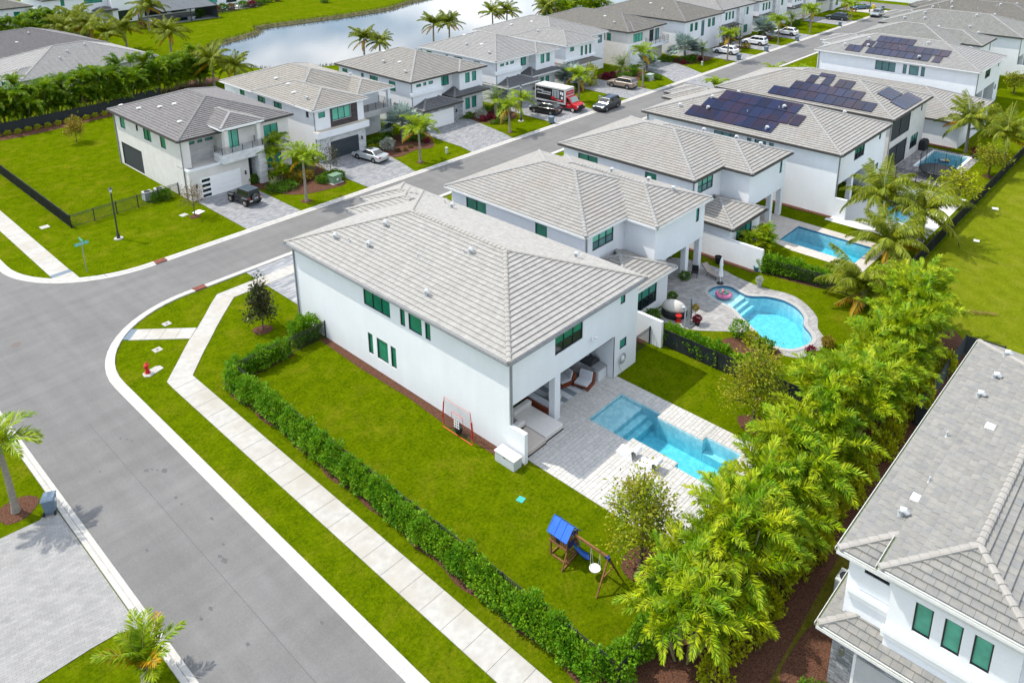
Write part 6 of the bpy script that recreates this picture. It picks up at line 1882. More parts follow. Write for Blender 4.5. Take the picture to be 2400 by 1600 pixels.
# ------------------------------------------------------------------ fences
MESH = mat('windscreen_mesh', (0.035, 0.045, 0.050), (0.048, 0.058, 0.064), .8, 20)
def fence(label, pts, h=1.35, picket=.11, screen=False, group=None, name='fence', gap=2.35):
    t = thing(name, label, 'fence', (pts[0][0], pts[0][1], 0), 0, group)
    ox, oy = pts[0]
    for a, b in zip(pts, pts[1:]):
        d = math.dist(a, b); n = max(1, round(d / gap))
        ux, uy = (b[0] - a[0]) / d, (b[1] - a[1]) / d
        for i in range(n + (1 if b == pts[-1] else 0)):
            x, y = a[0] - ox + ux * d * i / n, a[1] - oy + uy * d * i / n
            MB().box(x - .04, x + .04, y - .04, y + .04, 0, h + .05).build('post', DARKM, t)
        A0, B0 = (a[0] - ox, a[1] - oy), (b[0] - ox, b[1] - oy)
        for z in (h - .02, h - .18, .12):
            MB().bar((*A0, z), (*B0, z), .03, .035).build('rail', DARKM, t)
        m = MB(); k = int(d / picket)
        for i in range(1, k):
            f = i / k
            x, y = A0[0] + (B0[0] - A0[0]) * f, A0[1] + (B0[1] - A0[1]) * f
            m.box(x - .012, x + .012, y - .012, y + .012, .06, h - .03)
        p = m.build('pickets', DARKM, t); p["kind"] = 'stuff'
        if screen:
            nx, ny = -uy * .03, ux * .03
            s = MB()
            s.add([(A0[0] + nx, A0[1] + ny, .04), (B0[0] + nx, B0[1] + ny, .04), (B0[0] + nx, B0[1] + ny, h - .05), (A0[0] + nx, A0[1] + ny, h - .05),
                   (A0[0] + nx * 1.2, A0[1] + ny * 1.2, .04), (B0[0] + nx * 1.2, B0[1] + ny * 1.2, .04), (B0[0] + nx * 1.2, B0[1] + ny * 1.2, h - .05), (A0[0] + nx * 1.2, A0[1] + ny * 1.2, h - .05)],
                  [(0, 1, 2, 3), (7, 6, 5, 4), (3, 2, 6, 7), (0, 4, 5, 1)])
            s.build('windscreen', MESH, t)
    return t
fence('black picket fence hidden in the pavement hedge of the corner garden', [(-7.35, -13.45), (-7.35, 18.9)])
fence('black picket fence and gate beside the front of the corner house', [(-7.3, 19.15), (-3.1, 19.15), (-.02, 19.22)], 1.4)
fence('black picket fence at the rear of the corner garden under the clump palms', [(-7.3, -13.5), (16.1, -13.5)])
fence('black mesh-covered fence between the corner lawn and the kidney pool', [(16.15, -.4), (16.15, -13.4)], 1.4, screen=True)
fence('short black gate between the corner house and the white garden wall', [(13.1, .6), (15.7, .6)], 1.4)
fence('black picket fence between the kidney pool and the plain pool', [(31.62, -.2), (32.9, -9.8)])
fence('long dark mesh-covered fence along the right-hand common lawn', [(36, -10.05), (118, -10.05)], 1.4, screen=True, gap=2.5)
fence('black fence between the white patio and the trampoline garden', [(62.2, -9.9), (62.9, -1.0)], 1.3)
fence('dark mesh fence turning the corner of the side lawn by the far pavement', [(-5.7, 92.5), (-5.7, 54.8)], 1.4, screen=True)
fence('black picket fence across the side lawn to the grey house', [(-5.68, 54.8), (5.5, 55.3)], 1.4)
fence('black mesh fence in front of the tall green screen of palms', [(-5.6, 94.5), (12.0, 94.9), (22, 97)], 1.5, screen=True)
fence('dark mesh fence enclosing the strip beside the mixed tile house roof', [(30.2, -19.5), (29.95, -17.05), (19.2, -17.05), (19.0, -19.5)], 1.5, screen=True)
fence('thin fence on the far shore in front of the pool terrace', [(65.5, 164), (80, 167)], 1.2)

# ------------------------------------------------------------------ vehicles
TYRE = mat('tyre', (.012, .012, .012), (.02, .02, .02), .85, 10)
RIM = mat('alloy_rim', (.45, .45, .46), None, .3, metal=.8)
CGLASS = mat('car_glass', (.012, .016, .018), None, .04, spec=.8)
CGLASSL = mat('car_glass_clear', (.10, .18, .17), None, .05, spec=.8)
CHROME = mat('chrome', (.7, .7, .7), None, .15, metal=1)
TAIL = mat('tail_lamp', (.36, .012, .012), None, .2, spec=.6)
HEADL = mat('head_lamp', (.72, .74, .76), None, .1, spec=.7)
PLATE = mat('licence_plate', (.62, .64, .6), None, .5)
def paint(name, c, metal=.3):
    return mat('paint_' + name, c, tuple(min(1, v * 1.06) for v in c), .28, 2, 2, .55, metal=metal, coat=.6)
def wheels(t, xs, hw, r=.36, w=.24, rimr=.62, rim=RIM):
    for x in xs:
        for s in (-1, 1):
            y = s * hw
            m = MB()
            m.cyl((x, y - s * w, r), (x, y, r), r, n=18)
            wo = m.build('wheel', TYRE, t, bevel=.03)
            k = MB(); k.cyl((x, y - s * .05, r), (x, y + s * .012, r), r * rimr, r * rimr * .9, 14)
            k.cyl((x, y, r), (x, y + s * .03, r), r * .16, n=8)
            k.build('rim', rim, wo)
            b = MB()
            for q in range(5):
                a = q * 2 * PI / 5 + .3
                b.bar((x + r * .18 * math.cos(a), y + s * .02, r + r * .18 * math.sin(a)), (x + r * .55 * math.cos(a), y + s * .018, r + r * .55 * math.sin(a)), .05, .02)
            b.build('spokes', TYRE if rim is RIM else RIM, wo)
def car(label, x, y, rz, pm, kind='suv', group=None, name='car', roofm=None, glass=CGLASS):
    """front towards local +x"""
    t = thing(name, label, 'car', (x, y, .012), rz, group)
    if kind == 'sedan':
        L2, W2, wb, r = 2.40, .91, 1.38, .335
        body = [(-2.36, .32), (2.32, .30), (2.42, .48), (2.36, .66), (1.1, .92), (.95, .95), (-1.75, 1.0), (-2.30, .98), (-2.42, .78), (-2.42, .48)]
        gh = dict(b=(-1.75, 1.05), zb=.96, t=(-.95, .15), zt=1.44, wb=.82, wt=.60)
    elif kind == 'wagon':      # low sporty SUV
        L2, W2, wb, r = 2.35, .97, 1.42, .37
        body = [(-2.30, .36), (2.26, .34), (2.36, .55), (2.28, .80), (1.15, 1.02), (.95, 1.06), (-2.1, 1.14), (-2.34, 1.02), (-2.36, .52)]
        gh = dict(b=(-2.2, 1.05), zb=1.05, t=(-1.55, .25), zt=1.66, wb=.88, wt=.66)
    else:
        L2, W2, wb, r = 2.45, .98, 1.45, .39
        body = [(-2.42, .40), (2.34, .38), (2.46, .62), (2.40, .90), (1.25, 1.10), (1.05, 1.14), (-2.3, 1.16), (-2.46, 1.05), (-2.47, .55)]
        gh = dict(b=(-2.38, 1.15), zb=1.12, t=(-2.05, .35), zt=1.78, wb=.92, wt=.74)
    MB().xprism(body, -W2, W2).build('body', pm, t, bevel=.09, seg=3)
    b0, b1 = gh['b']; t0, t1 = gh['t']; zb, zt, wb_, wt_ = gh['zb'], gh['zt'], gh['wb'], gh['wt']
    g = MB()
    g.add([(b0, -wb_, zb - .05), (b1, -wb_, zb - .05), (b1, wb_, zb - .05), (b0, wb_, zb - .05), (t0, -wt_, zt), (t1, -wt_, zt), (t1, wt_, zt), (t0, wt_, zt)],
          [(0, 3, 2, 1), (4, 5, 6, 7), (0, 1, 5, 4), (1, 2, 6, 5), (2, 3, 7, 6), (3, 0, 4, 7)])
    g.build('cabin', roofm or pm, t, bevel=.07, seg=3)
    def lerp(a, b, f): return tuple(a[i] + (b[i] - a[i]) * f for i in range(3))
    def pane(q, name, push, us=(.06, .94), vs=(.16, .90), m=glass):
        a, b, c, d = q   # a,b bottom; d,c top
        def P(u, v): return lerp(lerp(a, b, u), lerp(d, c, u), v)
        pts = [P(us[0], vs[0]), P(us[1], vs[0]), P(us[1], vs[1]), P(us[0], vs[1])]
        n = (Vector(pts[1]) - Vector(pts[0])).cross(Vector(pts[3]) - Vector(pts[0])).normalized() * push
        pts = [tuple(Vector(p) + n) for p in pts]
        MB().quad(*pts).build(name, m, t)
    zb2 = zb
    pane([(b1, -wb_, zb2), (b1, wb_, zb2), (t1, wt_, zt), (t1, -wt_, zt)], 'windscreen', .012)
    pane([(b0, wb_, zb2), (b0, -wb_, zb2), (t0, -wt_, zt), (t0, wt_, zt)], 'rear_window', .012, vs=(.2, .86))
    for s in (-1, 1):
        q = [(b0, -wb_, zb2), (b1, -wb_, zb2), (t1, -wt_, zt), (t0, -wt_, zt)] if s < 0 else [(b1, wb_, zb2), (b0, wb_, zb2), (t0, wt_, zt), (t1, wt_, zt)]
        k = 3 if kind != 'sedan' else 2
        for i in range(k):
            e0, e1 = .06 + .88 * i / k + .008, .06 + .88 * (i + 1) / k - .008
            pane(q, 'side_window', .012, (e0, e1), (.16, .88))
    wheels(t, (-wb, wb), W2 + .01, r)
    ar = MB()
    for xx in (-wb, wb):
        for s in (-1, 1):
            ar.cyl((xx, s * (W2 - .2), r + .02), (xx, s * (W2 + .004), r + .02), r + .06, n=18)
    ar.build('wheel_arch', BLACKP, t)
    for s in (-1, 1):
        MB().obox((L2 - .08, s * (W2 - .26), .78 if kind != 'sedan' else .62), (.16, .36, .13)).build('headlight', HEADL, t, bevel=.03)
        MB().obox((-L2 + .03, s * (W2 - .20), .98 if kind != 'sedan' else .84), (.12, .34, .16)).build('tail_light', TAIL, t, bevel=.03)
        MB().obox((b1 - .28, s * (W2 + .06), zb + .06), (.14, .2, .13)).build('mirror', pm, t, bevel=.03)
    MB().obox((L2 - .02, 0, .52), (.1, 1.1, .2)).build('grille', BLACKP, t, bevel=.02)
    MB().obox((-L2 + .0, 0, .78), (.06, .5, .13)).build('plate', PLATE, t)
    MB().box(-L2 + .1, L2 - .1, -W2 + .03, W2 - .03, .22, .40).build('underbody', BLACKP, t)
    if kind == 'suv':
        for s in (-1, 1):
            MB().bar((t0 + .2, s * (wt_ - .06), zt + .05), (t1 - .15, s * (wt_ - .06), zt + .05), .04, .05).build('roof_rail', BLACKP, t)
    if kind == 'sedan':
        MB().quad((t1 - .55, -.34, zt + .006), (t1 - .15, -.34, zt + .006), (t1 - .15, .34, zt + .006), (t1 - .55, .34, zt + .006)).build('sunroof', CGLASS, t)
    return t
car('silver sedan with dark sunroof on the paved drive by the dark garage door', 26.55, 48.9, rad(97), paint('silver', (.50, .53, .55), .5), 'sedan')
car('black sport utility car parked close beside the red box truck', 55.9, 46.0, rad(98), paint('black', (.008, .009, .011)), 'wagon')
car('dark blue-black sport utility car parked facing us on the street kerb', 63.5, 40.6, rad(184), paint('midnight', (.010, .016, .024)), 'suv', glass=CGLASS)
car('tan sport utility car with roof box rails on the drive right of the red truck', 75.2, 46.3, rad(95), paint('tan', (.26, .215, .18), .4), 'suv')
car('white car on the drive nearest the largest silver fan palm', 109.1, 46.4, rad(95), paint('white', (.72, .73, .74), .0), 'wagon', 'white cars on the far drives')
car('white long sport utility car beside the far lamp post', 120.6, 46.3, rad(95), paint('white', (.72, .73, .74), .0), 'suv', 'white cars on the far drives')
car('white car half hidden by a slim palm, third of the white cars', 134.3, 46.0, rad(95), paint('white', (.72, .73, .74), .0), 'wagon', 'white cars on the far drives')
car('dark blue sport utility car on a drive near the street end', 159.2, 45.2, rad(95), paint('navy', (.02, .035, .045)), 'suv')
car('grey sport utility car standing on the kerb at the street end', 170.2, 40.0, rad(184), paint('grey', (.22, .25, .26)), 'suv')
car('small blue car on the last drive at the street end', 178.2, 47.2, rad(150), paint('blue', (.05, .12, .18)), 'sedan')

# black open-air off-roader with a spare wheel on its tail
jp = paint('offroad_black', (.010, .012, .014), .1)
j = thing('off_roader', 'black boxy off-roader with a covered spare wheel on the paved drive', 'car', (9.3, 48.0, .03), rad(97))
HT = mat('hardtop', (.045, .065, .085), (.055, .075, .095), .55, 6)
MB().xprism([(-1.75, .55), (1.75, .55), (1.80, .75), (1.78, 1.08), (.55, 1.14), (-1.78, 1.14), (-1.80, .7)], -.72, .72).build('body', jp, j, bevel=.04)
MB().add([(-1.78, -.72, 1.12), (.42, -.72, 1.12), (.42, .72, 1.12), (-1.78, .72, 1.12), (-1.68, -.64, 1.76), (.10, -.64, 1.76), (.10, .64, 1.76), (-1.68, .64, 1.76)], [(4, 5, 6, 7), (0, 1, 5, 4), (1, 2, 6, 5), (2, 3, 7, 6), (3, 0, 4, 7)]).build('cabin', jp, j, bevel=.03)
MB().box(-1.72, .16, -.67, .67, 1.762, 1.83).build('hardtop', HT, j, bevel=.03)
rb = MB()
for yy in (-.3, 0, .3):
    rb.box(-1.6, .05, yy - .015, yy + .015, 1.831, 1.845)
rb.build('roof_ribs', HT, j)
for s in (-1, 1):
    for xa in (-1.62, -.98, -.34):
        MB().quad(*[(xx, s * (.725 - .08 * (zz - 1.12) / .64 + .006), zz) for xx, zz in ((xa, 1.22), (xa + .54, 1.22), (xa + .52, 1.66), (xa, 1.66))][::(1 if s < 0 else -1)]).build('side_window', CGLASS, j)
    for xx in (-1.2, 1.3):
        MB().obox((xx, s * .82, .92), (1.0, .26, .10)).build('fender', mat('fender_grey', (.06, .065, .07), None, .6), j, bevel=.04)
    MB().obox((-1.80, s * .62, .95), (.08, .16, .22)).build('tail_light', TAIL, j, bevel=.02)
    MB().obox((1.80, s * .5, .95), (.06, .2, .2)).build('headlight', HEADL, j, bevel=.02)
    MB().obox((.5, s * .86, 1.24), (.1, .2, .18)).build('mirror', jp, j, bevel=.02)
    MB().obox((0, s * .76, .5), (1.5, .12, .06)).build('side_step', BLACKP, j)
MB().quad((.425, -.62, 1.2), (.425, .62, 1.2), (.17, .58, 1.7), (.17, -.58, 1.7)).build('windscreen', CGLASS, j)
MB().quad((-1.79, .6, 1.2), (-1.79, -.6, 1.2), (-1.72, -.56, 1.66), (-1.72, .56, 1.66)).build('rear_window', CGLASS, j)
for xx in (-1.92, 1.88):
    MB().obox((xx, 0, .62), (.16, 1.5, .18)).build('bumper', BLACKP, j, bevel=.03)
wheels(j, (-1.2, 1.3), .90, .40, .26, .6, mat('warm_rim', (.45, .38, .32), None, .35, metal=.7))
sp_ = MB().cyl((-2.08, 0, 1.0), (-1.84, 0, 1.0), .40, n=20).build('spare_wheel', mat('wheel_cover', (.055, .06, .065), None, .6), j, bevel=.04)
text('Jeep', .26, sp_, (-2.092, 0, 1.0), (rad(90), 0, rad(-90)), WHITEP)
MB().obox((-1.98, .55, .72), (.03, .36, .16)).build('plate', PLATE, j)

# red box truck
RP = paint('truck_red', (.48, .012, .016), .1)
k = thing('box_truck', 'red cab box truck with black lettered cargo box parked on the drive', 'truck', (59.2, 46.3, .03), rad(-86))
# local +x points to the street
bx_ = MB().box(-3.6, 2.0, -1.12, 1.12, .95, 3.35).build('cargo_box', mat('truck_box_grey', (.46, .46, .45), (.52, .52, .51), .6, 3), k, bevel=.05)
BLK = mat('truck_panel_black', (.010, .011, .013), (.016, .017, .02), .4, 3)
MB().box(-3.45, 1.72, -1.126, -1.121, 1.25, 3.1).build('side_panel', BLK, bx_)
MB().box(-3.45, 1.72, 1.121, 1.126, 1.25, 3.1).build('side_panel', BLK, bx_)
WL = mat('truck_lettering', (.75, .76, .77), None, .5)
text('clever', .52, bx_, (-2.75, -1.13, 2.62), (rad(90), 0, 0), WL, shear=.3)
text('Journeys', .46, bx_, (-1.45, -1.13, 2.45), (rad(90), 0, 0), WL, shear=.3)
MB().box(-3.2, -.7, -1.129, -1.127, 2.08, 2.16).build('stripe', WL, bx_)
pic = MB()
for i in range(5):
    pic.box(-.35 + i * .27, -.22 + i * .27, -1.129, -1.127, 1.75, 2.95)
pic.box(-.35, .86, -1.1295, -1.1275, 2.86, 2.95)
pic.build('picture_columns', mat('truck_pic', (.42, .47, .5), None, .5), bx_)
pw_ = MB(); pw_.box(1.05, 1.3, -1.129, -1.127, 2.4, 2.85); pw_.box(1.36, 1.6, -1.129, -1.127, 2.3, 2.8); pw_.box(1.2, 1.55, -1.129, -1.127, 1.75, 2.1)
pw_.build('picture_figures', WL, bx_)
MB().box(-.55, .0, -1.13, -1.127, 1.5, 1.95).build('red_badge', RP, bx_)
MB().box(.05, 1.65, -1.13, -1.127, 1.38, 1.62).build('red_band', RP, bx_)
text('FOR RENT', .17, bx_, (.85, -1.134, 1.5), (rad(90), 0, 0), WL)
MB().box(2.001, 2.01, -.95, .95, 2.35, 2.95).build('front_panel', RP, bx_)
text('cleverJourneys', .24, bx_, (2.015, 0, 2.66), (rad(90), 0, rad(90)), WL, shear=.3)
MB().xprism([(1.98, .55), (3.95, .55), (4.0, .85), (3.92, 1.18), (3.05, 1.36), (2.45, 2.12), (1.98, 2.2)], -1.0, 1.0).build('cab', RP, k, bevel=.07, seg=3)
MB().quad((3.07, -.84, 1.42), (3.07, .84, 1.42), (2.52, .74, 2.09), (2.52, -.74, 2.09)).build('windscreen', CGLASSL, k)
for s in (-1, 1):
    pts = [(2.15, s * 1.004, 1.4), (2.85, s * 1.004, 1.4), (2.42, s * 1.004, 2.0), (2.15, s * 1.004, 2.02)]
    MB().quad(*(pts if s < 0 else pts[::-1])).build('side_window', CGLASS, k)
    MB().obox((3.99, s * .78, .98), (.06, .3, .2)).build('headlight', HEADL, k, bevel=.02)
    MB().obox((2.75, s * 1.18, 1.5), (.1, .22, .4)).build('mirror', BLACKP, k, bevel=.03)
MB().obox((4.02, 0, .88), (.08, 1.1, .4)).build('grille', BLACKP, k, bevel=.03)
MB().obox((4.03, 0, .55), (.18, 1.95, .2)).build('bumper', BLACKP, k, bevel=.03)
MB().box(-3.5, 2.6, -.8, .8, .5, .945).build('chassis', BLACKP, k)
wheels(k, (-2.0, 3.25), 1.03, .40, .28, .62, mat('white_rim', (.65, .62, .56), None, .4))
text('RENTAL', .14, k, (2.55, -1.012, 1.05), (rad(90), 0, 0), WL)

# ------------------------------------------------------------------ bins, lamps, signs, hydrant, boxes
def bin_(label, x, y, rz, group='wheeled bins at the kerbs'):
    t = thing('wheeled_bin', label, 'bin', (x, y, .03), rz, group)
    b = MB()
    p0 = [(-.24, -.27), (.24, -.27), (.24, .27), (-.24, .27)]; p1 = [(-.31, -.36), (.31, -.36), (.31, .36), (-.31, .36)]
    b.add([(*p, .06) for p in p0] + [(*p, .98) for p in p1], [(3, 2, 1, 0), (4, 5, 6, 7), (0, 1, 5, 4), (1, 2, 6, 5), (2, 3, 7, 6), (3, 0, 4, 7)])
    b.build('body', BINM, t, bevel=.03)
    l = MB(); l.add([(-.34, -.40, .985), (.34, -.40, .985), (.34, .42, .985), (-.34, .42, .985), (-.30, -.36, 1.06), (.30, -.36, 1.06), (.30, .36, 1.09), (-.30, .36, 1.09)], [(0, 3, 2, 1), (4, 5, 6, 7), (0, 1, 5, 4), (1, 2, 6, 5), (2, 3, 7, 6), (3, 0, 4, 7)])
    l.build('lid', mat('bin_lid', (.16, .22, .28), (.2, .26, .32), .5, 5), t, bevel=.02)
    MB().bar((-.26, .44, .95), (.26, .44, .95), .035).build('handle', BINM, t)
    for s in (-1, 1):
        MB().cyl((s * .24, .30, .12), (s * .32, .30, .12), .12, n=12).build('wheel', TYRE, t)
    MB().box(-.318, -.30, -.11, .09, .66, .84).build('sticker', WHITEP, t)
    return t
bin_('blue-grey wheeled bin beside the palm at the left edge', -20.3, 15.6, rad(150))
for x, y, l in ((52.4, 41.9, 'blue-grey wheeled bin at the kerb beside the black car and red truck'), (105.6, 41.8, 'wheeled bin at the kerb beside the nearest white car'), (115.6, 41.3, 'wheeled bin at the kerb beside the long white car'), (129.2, 41.3, 'wheeled bin at the kerb beside the third white car'), (151.3, 41.3, 'wheeled bin at the kerb near the dark blue car'), (181.0, 42.4, 'wheeled bin at the street end beside the yellow hydrant bollard')):
    bin_(l, x, y, rad(RND.uniform(170, 200)))
def lamp_post(label, x, y, h=5.3):
    t = thing('street_lamp', label, 'street lamp', (x, y, 0), 0, 'street lamps')
    MB().cyl((0, 0, 0), (0, 0, .08), .42, n=18).build('footing', CONC, t)
    m = MB(); m.lathe([(.16, .08), (.15, .5), (.10, .6), (.075, .7), (.06, h - .75), (.09, h - .72), (.09, h - .66), (.05, h - .62), (.05, h - .5)], n=12)
    m.build('pole', DARKM, t, smooth=True)
    MB().lathe([(.08, h - .5), (.17, h - .2), (.17, h - .17)], n=8).build('lantern_glass', mat('lantern_glass', (.6, .66, .68), None, .2, spec=.6), t)
    MB().lathe([(.22, h - .17), (.20, h - .12), (.06, h - .02), (.03, h + .08)], n=8).build('lantern_cap', DARKM, t)
    return t
lamp_post('black lamp post on the corner lawn by the street name sign', -3.52, 48.81)
lamp_post('black lamp post beside the black car and red truck', 50.5, 45.9)
lamp_post('black lamp post beside the long white car', 113.4, 45.9)
lamp_post('grey lamp post near the street end', 175.0, 43.5)
sg = thing('street_sign', 'green street name sign on a thin pole at the far corner lawn', 'sign', (-8.2, 43.9, 0))
MB().cyl((0, 0, 0), (0, 0, 3.0), .035, n=8).build('pole', mat('galvanised', (.25, .27, .26), None, .5), sg)
sgb = MB().obox((0, 0, 2.75), (1.15, .03, .28)).build('name_plate', SIGNG, sg, bevel=.01)
text('Summer Ct', .2, sgb, (0, -.02, 2.75), (rad(90), 0, 0), WHITEP)
MB().obox((0, 0, 3.12), (.03, .9, .24)).build('name_plate', SIGNG, sg, bevel=.01)
st = thing('stop_sign', 'red stop sign with green name plate beyond the street end junction', 'sign', (197.5, 38.5, 0), rad(200))
MB().cyl((0, 0, 0), (0, 0, 2.7), .04, n=8).build('pole', DARKM, st)
m = MB(); m.cyl((-.02, 0, 2.1), (-.06, 0, 2.1), .5, n=8); so = m.build('sign_face', RED, st)
text('STOP', .3, so, (-.066, 0, 2.1), (rad(90), 0, rad(-90)), WHITEP)
MB().obox((0, 0, 2.85), (.03, 1.0, .24)).build('name_plate', SIGNG, st)
hy = thing('fire_hydrant', 'red fire hydrant on a small concrete pad by the pavement bend', 'hydrant', (-11.12, 24.66, .05))
MB().lathe([(.2, 0), (.2, .05), (.12, .06), (.12, .12), (.15, .13), (.15, .17), (.115, .18), (.115, .55), (.19, .58), (.19, .62), (.15, .65), (.06, .78), (.035, .79), (.035, .86)], n=14).build('barrel', RED, hy, smooth=True)
for dx_, dy_, r_ in ((-.2, .06, .07), (.06, .2, .05), (-.06, -.2, .05)):
    MB().cyl((0, 0, .42), (dx_, dy_, .42), r_, n=10).build('outlet', RED, hy, smooth=True)
hp = MB().prism(grow(ccw([(-11.42, 24.8), (-11.48, 24.34), (-11.2, 24.1), (-10.12, 24.42), (-10.16, 24.85), (-10.4, 25.0)]), .02), 0, .05).build('concrete_pad', CONC); struct(hp)
def cover(x, y, w, rz, m=CONC, name='utility_cover', hole=True):
    t = put(name, None, None, (x, y, 0), rz); struct(t)
    MB().box(-w / 2, w / 2, -w / 2, w / 2, 0, .03).build('lid_pad', m, t)
    if hole:
        MB().cyl((0, 0, .03), (0, 0, .036), w * .2, n=14).build('lid', mat('cast_grey', (.16, .16, .17), None, .7), t)
cover(-9.38, 27.05, .6, rad(2)); cover(-7.3, 30.1, .58, rad(2)); cover(-7.4, 57.1, .8, 0, CONC, hole=False)
cover(3.3, 49.6, .7, rad(10), CONC, hole=False); cover(4.7, 49.2, .9, rad(20), WHITEP, hole=False)
cover(-2.2, -1.75 - 1.2, .42, rad(10), SIGNG, hole=False)
cover(60.6, -11.8, .6, .3, WHITEP, hole=False); cover(51.0, -12.5, .5, .2, WHITEP, hole=False)
def utility(label, x, y, rz=0.0, m=UTILG):
    t = thing('utility_box', label, 'utility box', (x, y, 0), rz)
    MB().box(-.75, .75, -.6, .6, 0, .1).build('pad', CONC, t)
    MB().box(-.6, .6, -.45, .45, .1, .95).build('cabinet', m, t, bevel=.03)
    MB().box(-.66, .66, -.52, .5, .952, 1.04).build('lid', m, t, bevel=.03)
    MB().box(-.12, .12, -.47, -.452, .4, .62).build('label_plate', WHITEP, t)
utility('green utility box on a pad beside the small hedge, left of the silver sedan', 19.1, 45.6, rad(4))
utility('pale green utility box inside the clipped bushes, right of the tan car', 82.3, 45.7, rad(4), mat('pale_util', (.3, .36, .31), (.34, .4, .35), .6, 4))
def pedestal(label, x, y):
    t = thing('cable_pedestal', label, 'utility box', (x, y, 0), 0, 'cable pedestals on the front lawns')
    MB().box(-.15, .15, -.12, .12, 0, .6).build('housing', mat('pedestal', (.42, .46, .38), None, .6), t, bevel=.03)
    MB().box(-.17, .17, -.14, .14, .602, .8).build('cap', mat('pedestal_cap', (.5, .55, .47), None, .6), t, bevel=.04)
pedestal('small pale green cable pedestal on the lawn right of the yellow-green palm', 34.3, 43.6)
pedestal('small pale cable pedestal on the lawn behind the dark street car', 66.4, 44.2)
pedestal('small pale cable pedestal in front of the largest silver fan palm', 97.3, 44.6)
def yucca(x, y, label):
    t = thing('yucca', label, 'plant', (x, y, 0))
    r = np.random.RandomState(int(x * 10)); n = 34
    a = r.rand(n) * 6.28; e = r.uniform(.3, 1.4, n)
    D = np.stack([np.cos(a) * np.cos(e), np.sin(a) * np.cos(e), np.sin(e)], 1)
    put('leaves', quadmesh('leaves', leafquads(np.zeros((n, 3)) + [0, 0, .5], D, np.stack([-np.sin(a), np.cos(a), a * 0 + 2], 1), r.uniform(.9, 1.3, n), .12), leafmat('leaf_yucca', (.24, .30, .11), (.34, .38, .16))), t)
    MB().cyl((0, 0, 0), (0, 0, .55), .07, n=7).build('stem', BARK, t)
yucca(13.4, 48.9, 'spiky pale yucca in the low shrubs beside the black off-roader')
yucca(48.0, 46.9, 'spiky pale yucca at the corner of the white garage driveway')
acs = []
for i, (x, y, l) in enumerate(((2.6, 56.4, 'left air conditioner unit behind the fence of the grey house'), (3.9, 56.4, 'right air conditioner unit behind the fence of the grey house'), (3.9, -18.8, 'grey round-topped equipment unit at the side of the mixed tile house'))):
    t = thing('air_conditioner', l, 'air conditioner', (x, y, .06), 0, 'air conditioner units')
    MB().box(-.45, .45, -.45, .45, 0, .95).build('casing', mat('ac_case', (.42, .45, .46), (.48, .5, .51), .6, 5), t, bevel=.04)
    m = MB()
    for q in range(5):
        m.box(-.46, .46, -.462, -.452, .12 + q * .16, .18 + q * .16)
    m.build('louvres', mat('ac_louvre', (.2, .22, .23), None, .6), t)
    MB().cyl((0, 0, .951), (0, 0, .97), .36, n=18).build('fan_grille', BLACKP, t)

# ------------------------------------------------------------------ corner garden things
# wooden swing set with blue roofed fort
s = thing('swing_set', 'wooden swing set with a blue roofed fort on the corner house lawn', 'swing set', (-3.5, -7.2, 0))
def S(name, m, fn, **kw):
    b = MB(); fn(b); return b.build(name, m, s, **kw)
NAVY = mat('navy_plastic', (.012, .025, .16), None, .5)
X0, X1, Y0, Y1 = -.42, .42, -.48, .55     # fort footprint (local)
for x in (X0, X1):
    for y in (Y0, Y1):
        S('post', WOOD, lambda b: b.box(x - .04, x + .04, y - .04, y + .04, 0, 1.62))
for y in (Y0, Y1):
    S('base_rail', WOOD, lambda b: b.bar((X0 + .04, y, .05), (X1 - .04, y, .05), .07))
for x in (X0, X1):
    S('base_rail', WOOD, lambda b: b.bar((x, Y0 + .05, .05), (x, Y1 - .05, .05), .07))
S('floor', WOOD, lambda b: b.box(X0 - .03, X1 + .03, Y0 - .03, Y1 + .03, .88, .94))
for i in range(8):
    y = Y0 + .09 + i * (Y1 - Y0 - .18) / 7
    if i in (3, 4):
        continue
    S('picket', WOOD, lambda b: b.box(X0 - .065, X0 - .045, y - .045, y + .045, .92, 1.45))
S('rail', WOOD, lambda b: b.box(X0 - .09, X0 - .042, Y0 - .05, Y1 + .05, .93, 1.03))
S('rail', WOOD, lambda b: b.box(X0 - .09, X0 - .042, Y0 - .05, Y1 + .05, 1.40, 1.48))
S('window_opening', BLACKP, lambda b: b.box(X0 - .072, X0 - .05, -.08, .16, 1.08, 1.36))
for i in range(5):
    x = X0 + .09 + i * (X1 - X0 - .18) / 4
    S('picket', WOOD, lambda b: b.box(x - .04, x + .04, Y1 + .045, Y1 + .065, .92, 1.42))
for i in range(4):
    S('picket', WOOD, lambda b: b.box(X1 + .045, X1 + .065, Y0 + .12 + i * .24, Y0 + .21 + i * .24, .92, 1.42))
S('climbing_panel', NAVY, lambda b: b.box(X0 + .12, X1 - .25, Y0 - .06, Y0 - .045, .96, 1.3))
rf = MB()
for xe in (X0 - .16, X1 + .16):
    za, zb = 1.52, 2.14
    v = [(xe, Y0 - .12, za), (xe, Y1 + .12, za), (0, Y1 + .12, zb), (0, Y0 - .12, zb)]
    rf.add(v + [(a, b, c - .04) for a, b, c in v], [(0, 1, 2, 3), (7, 6, 5, 4), (0, 4, 5, 1), (1, 5, 6, 2), (2, 6, 7, 3), (3, 7, 4, 0)])
rf.build('roof', BLUEP, s)
for xe in (X0 - .16, X1 + .16):
    for f in (0, .33, .66, 1):
        y = Y0 - .12 + (Y1 - Y0 + .24) * f
        S('roof_seam', BLUEP, lambda b: b.bar((xe * .98, y, 1.545), (0, y, 2.16), .035, .02))
